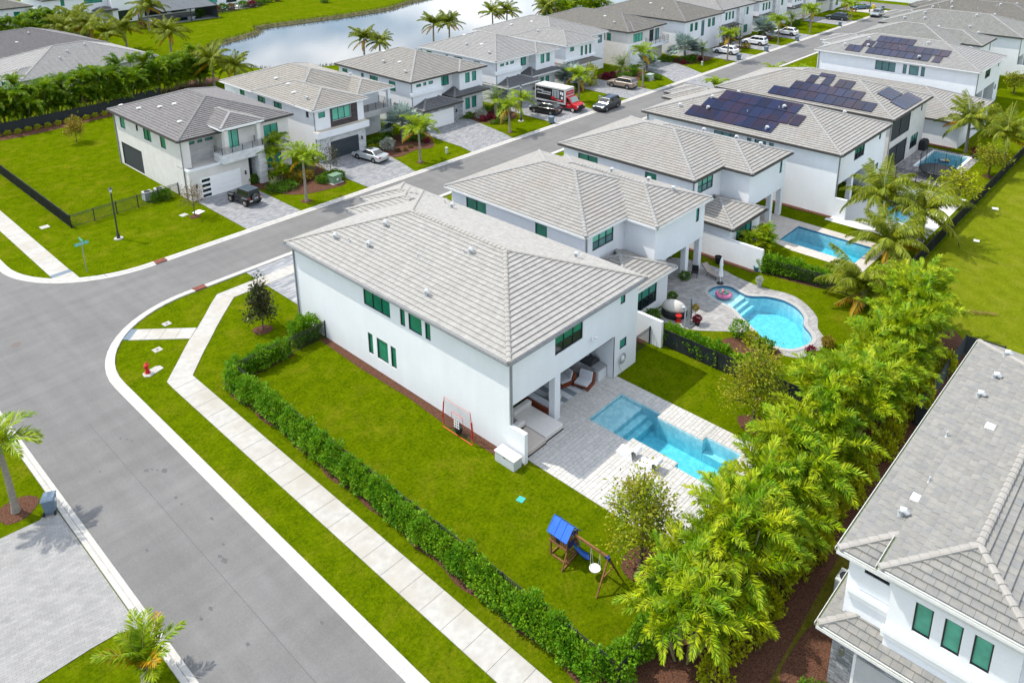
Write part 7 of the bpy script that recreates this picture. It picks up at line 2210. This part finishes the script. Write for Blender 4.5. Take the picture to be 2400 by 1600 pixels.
S('gable_board', WOOD, lambda b: b.add([(X0, Y0 - .08, 1.5), (X1, Y0 - .08, 1.5), (0, Y0 - .08, 2.02), (X0, Y0 - .05, 1.5), (X1, Y0 - .05, 1.5), (0, Y0 - .05, 2.02)], [(0, 1, 2), (5, 4, 3)]))
def pinwheel(b):
    for q in range(4):
        a = q * PI / 2 + .4
        b.obox((.13 * math.cos(a), Y0 - .2, 1.88 + .13 * math.sin(a)), (.22, .025, .08), ry=-a)
S('pinwheel', NAVY, pinwheel)
S('beam', WOOD, lambda b: b.bar((0, Y0 - .05, 1.74), (0, -2.72, 1.74), .08, .13))
S('beam_bracket', NAVY, lambda b: b.obox((0, -2.75, 1.70), (.17, .24, .2)), bevel=.03)
S('frame_leg', WOOD, lambda b: b.bar((-.04, -2.78, 1.68), (-.92, -2.80, 0), .075))
S('frame_leg', WOOD, lambda b: b.bar((.04, -2.78, 1.68), (.90, -2.78, 0), .075))
S('frame_brace', WOOD, lambda b: b.bar((-.50, -2.78, .82), (.48, -2.78, .82), .055))
S('frame_brace', WOOD, lambda b: b.bar((.02, -2.35, 1.7), (.36, -2.76, 1.0), .055))
S('ladder_rail', WOOD, lambda b: b.bar((X0, Y0 - .06, .95), (-.9, Y0 - .1, .0), .06))
S('ladder_rail', WOOD, lambda b: b.bar((X1, Y0 - .06, .95), (.85, Y0 + .1, .0), .06))
S('base_rail', WOOD, lambda b: b.bar((-.88, Y0 - .1, .05), (.83, Y0 + .06, .05), .06))
for q in range(2):
    S('ladder_rung', WOOD, lambda b: b.bar((-.6 + q * .1, Y0 - .08, .35 + q * .3), (.6 - q * .1, Y0 - .02, .35 + q * .3), .045))
ROPE = mat('rope', (.62, .6, .55), None, .9)
for y in (-1.72, -2.28):
    for dx_ in (-.12, .14):
        S('rope', ROPE, lambda b: b.cyl((0, y, 1.68), (dx_, -1.98 + (y + 1.98) * .8, .52), .010, n=5))
S('swing_seat', WHITEP, lambda b: b.lathe([(.06, -.16), (.19, -.12), (.27, -.03), (.29, .05), (.26, .05), (.17, -.05), (.04, -.09)], (0.0, -1.98, .5), 18), smooth=True)
S('swing_chain', mat('green_rope', (.03, .2, .12), None, .7), lambda b: b.cyl((0, -1.0, 1.68), (0, -1.0, 1.2), .025, n=6))
b = MB()
for q in range(9):
    P = lambda f: (.1 + f * .62, -.52 - f * .55, .03 + .9 * (1 - f) ** 1.6)
    p, r = P(q / 9), P((q + 1) / 9)
    nx, ny = .13, .15
    b.add([(p[0] - nx, p[1] - ny, p[2]), (p[0] + nx, p[1] + ny, p[2]), (r[0] + nx, r[1] + ny, r[2]), (r[0] - nx, r[1] - ny, r[2]),
           (p[0] - nx * 1.15, p[1] - ny * 1.15, p[2] + .08), (r[0] - nx * 1.15, r[1] - ny * 1.15, r[2] + .08), (p[0] + nx * 1.15, p[1] + ny * 1.15, p[2] + .08), (r[0] + nx * 1.15, r[1] + ny * 1.15, r[2] + .08)],
          [(0, 3, 2, 1), (0, 4, 5, 3), (1, 2, 7, 6)])
b.build('slide', BLUEP, s)

# pitching net
nt = thing('pitching_net', 'red framed sports net standing against the long white wall', 'sports net', (-.95, 2.35, 0))
def N(name, m, fn): b = MB(); fn(b); return b.build(name, m, nt)
N('base_bar', ORANGE, lambda b: b.cyl((0, -.1, .04), (0, 2.6, .04), .025, n=8))
N('frame_post', ORANGE, lambda b: b.tube([(0, -.1, .04), (.03, -.06, .9), (.06, .1, 2.25)], .024, 8))
N('frame_post', ORANGE, lambda b: b.tube([(0, 2.6, .04), (.03, 2.56, .9), (.06, 2.45, 2.25)], .024, 8))
N('sleeve', RED, lambda b: b.tube([(0, -.1, .5), (.03, -.07, 1.0), (.045, 0, 1.6)], .055, 8))
N('sleeve', RED, lambda b: b.tube([(0, 2.6, .7), (.03, 2.57, 1.2), (.045, 2.5, 1.9)], .04, 8))
N('top_cord', ORANGE, lambda b: b.tube([(.06, .1, 2.25), (.1, 1.3, 2.12), (.06, 2.45, 2.25)], .012, 6))
for zz, ya, yb in ((1.55, .75, 1.75),):
    N('target_frame', ORANGE, lambda b: b.tube([(.02, ya, .9), (.02, ya, zz), (.02, yb, zz), (.02, yb, .9)], .018, 6))
def netting(b):
    NN = 22
    for i in range(NN + 1):
        f = i / NN
        y0, y1 = .0 + 2.5 * f, .1 + 2.35 * f
        b.tube([(0, y0, .1), (.22, y0, 1.0), (.06, y1, 2.2)], .004, 3)
    for j in range(16):
        zz = .15 + j * .13
        x = .22 * math.sin(PI * min(1, zz / 2.1))
        b.tube([(.02, .0, zz), (x + .02, 1.25, zz), (.02, 2.5, zz)], .004, 3)
o_ = N('netting', mat('net_cord', (.05, .055, .06), None, .8), netting); o_["kind"] = 'stuff'
tg = N('target_grid', WHITEP, lambda b: [b.box(-.06, -.05, 1.05 + .18 * i, 1.10 + .18 * i, .62, 1.2) for i in range(3)] + [b.box(-.062, -.052, 1.0, 1.5, .65 + .19 * i, .70 + .19 * i) for i in range(3)])
N('ball_pocket', BLACKP, lambda b: b.lathe([(.02, .12), (.2, .2), (.26, .45), (.24, .62)], (.12, 1.25, 0), 12))
# deck storage box
db = thing('deck_box', 'pale grey storage box against the end of the privacy wall', 'storage box', (-.58, -.42, 0))
MB().box(-.34, .34, -.78, .78, 0, .68).build('bin', mat('box_grey', (.48, .52, .54), (.54, .57, .59), .6, 5), db, bevel=.02)
for i in range(6):
    x = -.37 + i * .125
    MB().box(x, x + .118, -.82, .82, .685, .735).build('lid_slat', mat('box_lid', (.62, .60, .57), (.68, .66, .63), .6, 6), db)
MB().box(-.352, -.342, -.08, .08, .58, .64).build('latch', BLACKP, db)
# patio furniture
dbd = thing('outdoor_daybed', 'large white L-shaped outdoor daybed with tan cushion at the patio corner', 'sofa', (.75, -.25, 0))
MB().box(1.5, 3.2, -.65, 2.3, 0.02, .10).build('base', BLACKP, dbd)
MB().box(1.5, 3.2, -.65, 2.3, .10, .46).build('mattress', CUSH, dbd, bevel=.06)
MB().box(-.2, 1.46, -.75, .95, .02, .10).build('base', BLACKP, dbd)
MB().box(-.2, 1.46, -.75, .95, .10, .44).build('mattress', mat('tan_cushion', (.50, .44, .39), (.55, .49, .44), .95, 10), dbd, bevel=.06)
for xa, xb, ya, yb in ((-.2, 1.46, .97, 1.4), (1.5, 3.2, 2.0, 2.42)):
    MB().box(xa, xb, ya, yb, .46, .85).build('bolster', CUSH, dbd, bevel=.1, seg=3)
rg = thing('striped_rug', 'grey and white striped outdoor rug under the patio chairs', 'rug', (5.1, .75, .034))
for i in range(9):
    MB().box(i * .46, i * .46 + .455, 0, 2.6, 0, .012).build('stripe', mat('rug_light', (.5, .52, .54), (.55, .57, .59), .95, 20) if i % 2 else mat('rug_dark', (.16, .19, .22), (.2, .23, .26), .95, 20), rg)
pf = thing('pouf', 'round cream pouf on the striped rug', 'pouf', (5.85, 1.5, .05))
MB().lathe([(.30, 0), (.46, .06), (.50, .22), (.46, .40), (.30, .46)], n=24).build('cushion', mat('pouf_cream', (.52, .49, .45), (.57, .54, .5), .95, 14), pf, smooth=True)
def lounge_chair(label, x, y, rz):
    t = thing('lounge_chair', label, 'armchair', (x, y, .05), rz, 'teak lounge chairs under the patio')
    MB().box(-.5, .5, -.5, .5, .16, .26).build('seat_frame', TEAK, t)
    for s_ in (-1, 1):
        MB().xprism([(-.5, .0), (.5, .0), (.5, .18), (-.3, .26), (-.52, .85), (-.64, .85), (-.6, .2)], s_ * .56 - .04, s_ * .56 + .04).build('arm', TEAK, t)
    MB().obox((-.46, 0, .55), (.07, 1.04, .66), ry=rad(-16)).build('back_frame', TEAK, t)
    MB().obox((.06, 0, .34), (.86, .98, .15)).build('seat_cushion', GREYC, t, bevel=.04)
    MB().obox((-.36, 0, .66), (.15, .98, .60), ry=rad(-16)).build('back_cushion', GREYC, t, bevel=.05)
lounge_chair('teak lounge chair with white cushions, nearer the pool', 8.35, 1.0, rad(192))
lounge_chair('teak lounge chair with white cushions, deeper under the patio roof', 7.7, 2.25, rad(165))
sf = thing('teak_sofa', 'red-brown teak sofa seen from behind beside the patio column', 'sofa', (4.2, 1.7, .034), rad(90))
MB().box(-1.2, 1.2, -.05, .05, .1, .62).build('back_board', TEAK, sf)
MB().box(-1.2, 1.2, -.9, -.06, .12, .24).build('seat_frame', TEAK, sf)
MB().box(-1.15, 1.15, -.86, -.22, .25, .42).build('seat_cushion', GREYC, sf, bevel=.04)
MB().box(-1.15, 1.15, -.21, -.06, .25, .75).build('back_cushion', GREYC, sf, bevel=.04)
for s_ in (-1, 1):
    MB().box(s_ * 1.16 - .05, s_ * 1.16 + .05, -.9, -.06, .03, .12).build('leg', TEAK, sf)
gk = thing('outdoor_kitchen', 'white outdoor kitchen counter with a covered grill at the patio end', 'grill counter', (9.75, 1.45, .034))
MB().box(-.42, .42, -1.0, 1.55, 0, .88).build('cabinet', mat('cabinet_white', (.62, .64, .65), (.67, .69, .7), .5, 4), gk, bevel=.01)
MB().box(-.46, .46, -1.05, 1.6, .885, .945).build('worktop', mat('granite', (.16, .16, .165), (.42, .42, .42), .3, 26), gk)
for i in range(3):
    MB().box(-.432, -.424, -.9 + i * .8, -.18 + i * .8, .08, .8).build('cabinet_door', mat('cabinet_door', (.56, .58, .6), (.6, .62, .64), .5, 4), gk)
b = MB()
for f in range(9):
    a = PI * f / 8
    b.v += [(-.5 * math.cos(a) * 1.0, -.35, .946 + .46 * math.sin(a)), (-.5 * math.cos(a) * 1.0, 1.0, .946 + .46 * math.sin(a))]
for f in range(8):
    b.f.append((2 * f, 2 * f + 1, 2 * f + 3, 2 * f + 2)); b.mi.append(0)
b.f += [tuple(range(0, 18, 2)), tuple(range(17, 0, -2))]; b.mi += [0, 0]
b.build('grill_cover', mat('grill_cover', (.035, .038, .045), (.05, .053, .06), .8, 9), gk)
MB().box(-.2, .05, .2, .45, 1.41, 1.43).build('cover_badge', WHITEP, gk)
hr = thing('hose_reel', 'coiled grey garden hose on the rear wall beside the patio', 'hose', (11.25, -.06, 1.25))
b = MB()
for q in range(4):
    r_ = .26 + .03 * q
    b.tube([(r_ * math.cos(a), -.04 - .02 * q, r_ * 1.15 * math.sin(a)) for a in np.linspace(0, 2 * PI, 17)], .014, 5)
b.tube([(-.25, -.05, -.1), (-.32, -.07, -.6), (-.1, -.12, -1.0), (-.35, -.1, -1.18)], .014, 5)
b.build('hose', mat('hose_grey', (.24, .27, .26), None, .6), hr)
MB().box(-.12, .12, -.16, -.0, -.14, .14).build('hose_bracket', WHITEP, hr, bevel=.03)
# white pool loungers: curved ribbon shells
def ledge_lounger(label, x, y, rz):
    t = thing('pool_lounger', label, 'lounger', (x, y, .034), rz, 'white pool loungers')
    pr = [(-.78, .52), (-.72, .66), (-.58, .72), (-.44, .62), (-.30, .38), (-.14, .20), (.06, .15), (.26, .19), (.44, .24), (.58, .20), (.68, .06)]
    b = MB(); n = len(pr); th = .05
    for w in (-.36, .36):
        for x_, z_ in pr: b.v.append((x_, w, z_ + th))
    for w in (-.36, .36):
        for x_, z_ in pr: b.v.append((x_, w, z_))
    for i in range(n - 1):
        for f in ((i, i + 1, n + i + 1, n + i), (2 * n + i + 1, 2 * n + i, 3 * n + i, 3 * n + i + 1), (i + 1, i, 2 * n + i, 2 * n + i + 1), (n + i, n + i + 1, 3 * n + i + 1, 3 * n + i)):
            b.f.append(f); b.mi.append(0)
    b.build('shell', mat('lounger_white', (.78, .78, .78), (.82, .82, .82), .45, 3), t, smooth=True)
    for s_ in (-1, 1):
        MB().xprism([(-.5, .0), (.62, .0), (.60, .16), (.44, .23), (.06, .14), (-.14, .19), (-.40, .55)], s_ * .34 - .02, s_ * .34 + .02).build('side_panel', MATS['lounger_white'], t)
ledge_lounger('white moulded pool lounger nearer the pool steps', 4.78, -5.25, rad(96))
ledge_lounger('white moulded pool lounger nearer the young tree', 4.72, -6.75, rad(96))

# ------------------------------------------------------------------ kidney pool things
fm = thing('flamingo_float', 'pink inflatable ring float with green cushions on the kidney pool shallows', 'pool float', (25.9, .15, -.1))
PINK = mat('pink_vinyl', (.58, .13, .26), (.66, .18, .32), .3, 3, spec=.6)
b = MB()
NT, NS = 22, 10
for i in range(NT):
    a = 2 * PI * i / NT
    for q in range(NS):
        c = 2 * PI * q / NS
        rr = .52 + .18 * math.cos(c)
        b.v.append((rr * math.cos(a), rr * math.sin(a), .14 + .17 * math.sin(c)))
for i in range(NT):
    for q in range(NS):
        b.f.append((i * NS + q, ((i + 1) % NT) * NS + q, ((i + 1) % NT) * NS + (q + 1) % NS, i * NS + (q + 1) % NS)); b.mi.append(0)
b.build('ring', PINK, fm, smooth=True)
MB().tube([(-.5, -.2, .2), (-.55, -.2, .5), (-.5, -.18, .78), (-.62, -.22, .88), (-.74, -.26, .78)], [.12, .1, .09, .09, .04], 8).build('neck', PINK, fm, smooth=True)
for q in range(5):
    a = q * 1.26
    MB().lathe([(.02, -.1), (.14, -.05), (.16, .03), (.1, .1), (.02, .12)], (.3 * math.cos(a), .3 * math.sin(a), .32), 10).build('cushion', mat('leaf_cushion', (.16, .34, .22), (.24, .42, .3), .6, 9), fm, smooth=True)
um = thing('closed_umbrella', 'closed white patio umbrella at the shallow end of the kidney pool', 'umbrella', (27.35, 1.3, .01))
MB().cyl((0, 0, 0), (0, 0, 2.5), .025, n=8).build('pole', WHITEP, um)
MB().lathe([(.22, .75), (.2, 1.0), (.13, 1.6), (.16, 1.75), (.12, 2.2), (.03, 2.5)], n=10).build('canopy', WHITEP, um, smooth=True)
MB().lathe([(.3, 0), (.3, .07), (.06, .12)], n=14).build('base', BLACKP, um)
bd = thing('round_daybed', 'round black wicker daybed with a folded white canopy beside the single-storey room', 'daybed', (20.5, 1.5, .012), rad(20))
WICK = mat('black_wicker', (.014, .015, .016), (.03, .032, .034), .7, 20)
MB().lathe([(.98, 0), (1.02, .05), (1.02, .42), (.98, .46), (.3, .47)], n=26).build('base', WICK, bd)
MB().lathe([(.92, .475), (.94, .52), (.9, .58), (.2, .6)], n=26).build('cushion', mat('dark_cushion', (.05, .055, .06), None, .9), bd)
b = MB(); K = 7
for g in range(K):
    th = .12 + 1.15 * g / (K - 1)
    for i in range(13):
        a = PI * i / 12
        b.v.append((-.95 * math.sin(a) * math.cos(th) * 1.0, 1.0 * math.cos(a), .5 + .95 * math.sin(a) * math.sin(th) + .05))
for g in range(K - 1):
    for i in range(12):
        b.f.append((g * 13 + i, g * 13 + i + 1, (g + 1) * 13 + i + 1, (g + 1) * 13 + i)); b.mi.append(0)
hd = b.build('canopy_hood', mat('canopy_cloth', (.55, .52, .48), (.6, .57, .53), .9, 6), bd, smooth=True)
hd.modifiers.new('s', 'SOLIDIFY').thickness = .02
cl = thing('chaise_lounge', 'taupe sling chaise lounge under the raised rear wing', 'lounger', (28.1, 2.7, .012), rad(-105))
SL = mat('sling_taupe', (.27, .23, .20), (.31, .27, .24), .9, 10)
MB().obox((.45, 0, .36), (1.15, .62, .03)).build('seat', SL, cl)
MB().obox((-.42, 0, .62), (.85, .62, .03), ry=rad(38)).build('backrest', SL, cl)
for x_ in (.95, -.05):
    for s_ in (-1, 1):
        MB().bar((x_, s_ * .33, 0), (x_, s_ * .33, .36), .03).build('leg', BLACKP, cl)
for s_ in (-1, 1):
    MB().bar((-.1, s_ * .33, .36), (1.03, s_ * .33, .36), .03).build('side_rail', BLACKP, cl)
    MB().bar((-.1, s_ * .33, .36), (-.76, s_ * .33, .88), .03).build('back_rail', BLACKP, cl)
pch = thing('patio_chair', 'black metal patio chair left of the taupe chaise', 'chair', (27.0, 3.6, .012), rad(200))
MB().box(-.28, .28, -.28, .28, .40, .45).build('seat', BLACKP, pch)
MB().box(-.28, -.23, -.28, .28, .46, .95).build('backrest', BLACKP, pch)
for x_ in (-.25, .25):
    for y_ in (-.25, .25):
        MB().bar((x_, y_, 0), (x_, y_, .4), .03).build('leg', BLACKP, pch)
def pot(label, x, y, m, r=.24, h=.42, plant='green', ps=.55, tall=0.0):
    t = thing('plant_pot', label, 'planter', (x, y, .012))
    MB().lathe([(r * .7, 0), (r, h * .9), (r * 1.08, h), (r * .9, h), (r * .85, h * .85)], n=16).build('pot', m, t, smooth=True)
    if plant:
        leaf, n, rx, rz, size = SHK[plant]
        o = put('plant', shrub_mesh(plant, leaf, n, rx, rz, size)[0], t, (0, 0, h * .8 + tall)); o.scale = (ps, ps, ps)
        if tall:
            MB().cyl((0, 0, h * .5), (0, 0, h + tall + .1), .03, n=6).build('stem', BARK, t)
pot('grey urn planter with blue-green plant at the patio edge', 28.97, -1.45, mat('urn_grey', (.3, .32, .34), None, .7), .22, .55, 'grey', .42)
pot('black pot with pink flowers beside the umbrella base', 20.3, -.7, BLACKP, .24, .4, 'red', .6)
pot('pot with a tall orange-leaved plant behind the pink flowers', 20.5, -.35, BLACKP, .2, .35, 'gold', .5, .8)
pot('tall black planter by the mulch at the white garden wall', 30.5, 3.3, BLACKP, .3, .7, None)
pot('teal pot at the end of the white garden wall by the fence', 31.4, .1, mat('teal_pot', (.06, .16, .18), None, .4), .22, .45, None)
pot('large black planter with red blossoms beside the trampoline pool', 76.0, -5.9, BLACKP, .45, .7, 'red', 1.0)
rd = thing('side_table', 'bright red drum side table beside the round daybed', 'table', (19.75, .65, .012))
MB().lathe([(.24, 0), (.24, .04), (.17, .12), (.15, .28), (.19, .46), (.26, .52), (.26, .56)], n=16).build('drum', RED, rd, smooth=True)
cu = thing('cantilever_umbrella', 'folded grey cantilever umbrella with a steel post beside the round daybed', 'umbrella', (19.95, -.25, .012))
MB().box(-.5, .5, -.4, .4, 0, .08).build('base', mat('umb_base', (.08, .09, .1), None, .6), cu, bevel=.03)
MB().bar((0, 0, .08), (.05, .1, 2.3), .07).build('post', mat('steel_post', (.35, .38, .4), None, .4, metal=.5), cu)
MB().lathe([(.12, .4), (.15, .8), (.1, 1.6), (.05, 2.1)], (.35, .2, 0), 9).build('canopy', mat('umb_grey', (.12, .14, .15), None, .9), cu, smooth=True)
MB().bar((.05, .1, 2.25), (.35, .2, 2.1), .05).build('arm', MATS['steel_post'], cu)
lp = thing('garden_post', 'slanted white post standing in the hedge beside the red table', 'post', (18.6, -.6, 0))
MB().tube([(0, 0, 0), (0, 0, 1.9), (-.15, .1, 2.2)], .05, 8).build('post', mat('post_grey', (.45, .5, .55), None, .4), lp)
MB().cyl((-.15, .1, 2.2), (-.15, .1, 2.32), .12, n=10).build('cap', mat('post_grey', (.45, .5, .55), None, .4), lp)

# ------------------------------------------------------------------ trampoline garden
tm = thing('trampoline', 'round trampoline with a black net enclosure beside the far pool', 'trampoline', (66.6, -4.5, .012))
b = MB(); RT = 2.1; seg_ = 24
b.lathe([(RT, .75), (RT + .05, .8), (RT, .85), (RT - .3, .83), (.1, .80)], n=seg_)
b.build('mat', BLACKP, tm)
for q in range(6):
    a = q * PI / 3
    MB().bar((RT * math.cos(a), RT * math.sin(a), 0), (RT * 1.02 * math.cos(a), RT * 1.02 * math.sin(a), 2.7), .05).build('pole', DARKM, tm)
b = MB()
for i in range(48):
    a = 2 * PI * i / 48
    b.bar((RT * .97 * math.cos(a), RT * .97 * math.sin(a), .85), (RT * .97 * math.cos(a), RT * .97 * math.sin(a), 2.6), .012)
for q in range(12):
    z_ = .9 + q * .15
    b.tube([(RT * .97 * math.cos(a), RT * .97 * math.sin(a), z_) for a in np.linspace(0, 2 * PI, 33)], .007, 3)
o_ = b.build('net', mat('net_blue', (.03, .05, .07), None, .8), tm); o_["kind"] = 'stuff'
gc = thing('covered_grill', 'black covered barbecue against the grey solar house wall', 'grill', (75.4, -.1, .012))
MB().add([(-.75, -.4, 0), (.75, -.4, 0), (.75, .4, 0), (-.75, .4, 0), (-.8, -.42, .9), (.8, -.42, .9), (.8, .42, .9), (-.8, .42, .9), (-.6, -.3, 1.3), (.6, -.3, 1.3), (.6, .3, 1.3), (-.6, .3, 1.3)],
         [(0, 1, 5, 4), (1, 2, 6, 5), (2, 3, 7, 6), (3, 0, 4, 7), (4, 5, 9, 8), (5, 6, 10, 9), (6, 7, 11, 10), (7, 4, 8, 11), (8, 9, 10, 11)]).build('cover', BLACKP, gc, bevel=.06)
pfl = thing('pool_chair_float', 'black and yellow inflatable chair floating on the trampoline pool', 'pool float', (72.4, -3.4, -.1), rad(30))
MB().box(-.5, .5, -.55, .55, 0, .22).build('base', mat('float_dark', (.02, .03, .05), None, .4), pfl, bevel=.1, seg=3)
MB().box(-.28, .28, -.1, .4, .225, .26).build('pad', mat('float_grey', (.4, .42, .42), None, .5), pfl)
MB().obox((0, -.36, .24), (.9, .12, .04), rz=.5).build('yellow_stripe', mat('float_yellow', (.6, .45, .02), None, .5), pfl)
MB().obox((0, -.36, .285), (.9, .12, .04), rz=-.5).build('yellow_stripe', MATS['float_yellow'], pfl)
bt = thing('dead_frond', 'fallen brown palm frond lying on the common lawn', 'palm frond', (35.6, -14.6, .05), rad(-60))
r_ = np.random.RandomState(3)
fq, fr_ = frond((0, 0, .05), 0, 0.05, 3.4, .08, 30, .55, .06, r_, .1, .05)
put('leaflets', quadmesh('leaflets', np.concatenate([fq, fr_]), leafmat('leaf_dead', (.24, .12, .05), (.3, .17, .08), hue=.01)), bt)
# white patio furniture under the coconut palms
fz = thing('pool_umbrella', 'teal umbrella half hidden by the coconut fronds', 'umbrella', (55.5, -1.6, .012))
MB().cyl((0, 0, 0), (0, 0, 2.5), .03, n=8).build('pole', WHITEP, fz)
MB().lathe([(1.4, 2.05), (.8, 2.3), (.03, 2.55)], n=8).build('canopy', mat('teal_cloth', (.03, .2, .2), (.05, .25, .24), .8, 4), fz)
# ------------------------------------------------------------------ far shore
cg = thing('pool_cage', 'dark screened pool enclosure with a flat sloping roof on the far lake shore', 'pool cage', (51, 160, 0))
CGM = mat('cage_screen', (.07, .08, .09), (.085, .095, .105), .7, 4)
for x_ in (0, 6.6, 13.2):
    MB().box(x_ - .1, x_ + .1, -.1, .1, 0, 3.0).build('post', DARKM, cg)
MB().box(-.2, 13.4, -.15, .15, 2.9, 3.1).build('beam', DARKM, cg)
for i in range(5):
    x_ = -.2 + i * 2.72
    MB().add([(x_, -.1, 3.1), (x_ + 2.68, -.1, 3.1), (x_ + 2.68, 6, 3.9), (x_, 6, 3.9), (x_, 12, 4.3), (x_ + 2.68, 12, 4.3)], [(0, 1, 2, 3), (3, 2, 5, 4)]).build('roof_panel', CGM, cg)
MB().box(13.28, 13.4, .16, 12, 0, 3.5).build('screen_wall', CGM, cg)
MB().box(-.4, 14, .2, 12.5, .01, .05).build('deck', mat('cage_deck', (.2, .21, .22), None, .8), cg)
MB().box(1.0, 10.5, 2.0, 6.0, .051, .07).build('cage_pool', mat('dark_pool', (.012, .03, .045), None, .05), cg)
tp = thing('pool_terrace', 'paved pool terrace with white loungers on the far lake shore', 'terrace', (66.5, 168, 0))
MB().box(0, 13, 0, 8, 0, .1).build('paving', CONC, tp)
MB().box(4, 11, 3.5, 6.5, .101, .12).build('pool_water', mat('far_pool', (.05, .25, .34), None, .05), tp)
for i in range(5):
    MB().obox((1.5 + i * 2.3, 1.6, .4), (1.0, 1.7, .5), rz=.3).build('lounger', WHITEP if i % 2 else GREYC, tp, bevel=.15)
bo = thing('bollard', 'yellow bollard beside a red hydrant at the street end', 'bollard', (180.6, 44.6, 0))
MB().cyl((0, 0, 0), (0, 0, 1.0), .3, n=12).build('tube', mat('yellow_paint', (.6, .42, .02), None, .5), bo)
MB().cyl((0, 0, 1.0), (0, 0, 1.12), .3, .1, n=12).build('cap', MATS['yellow_paint'], bo)
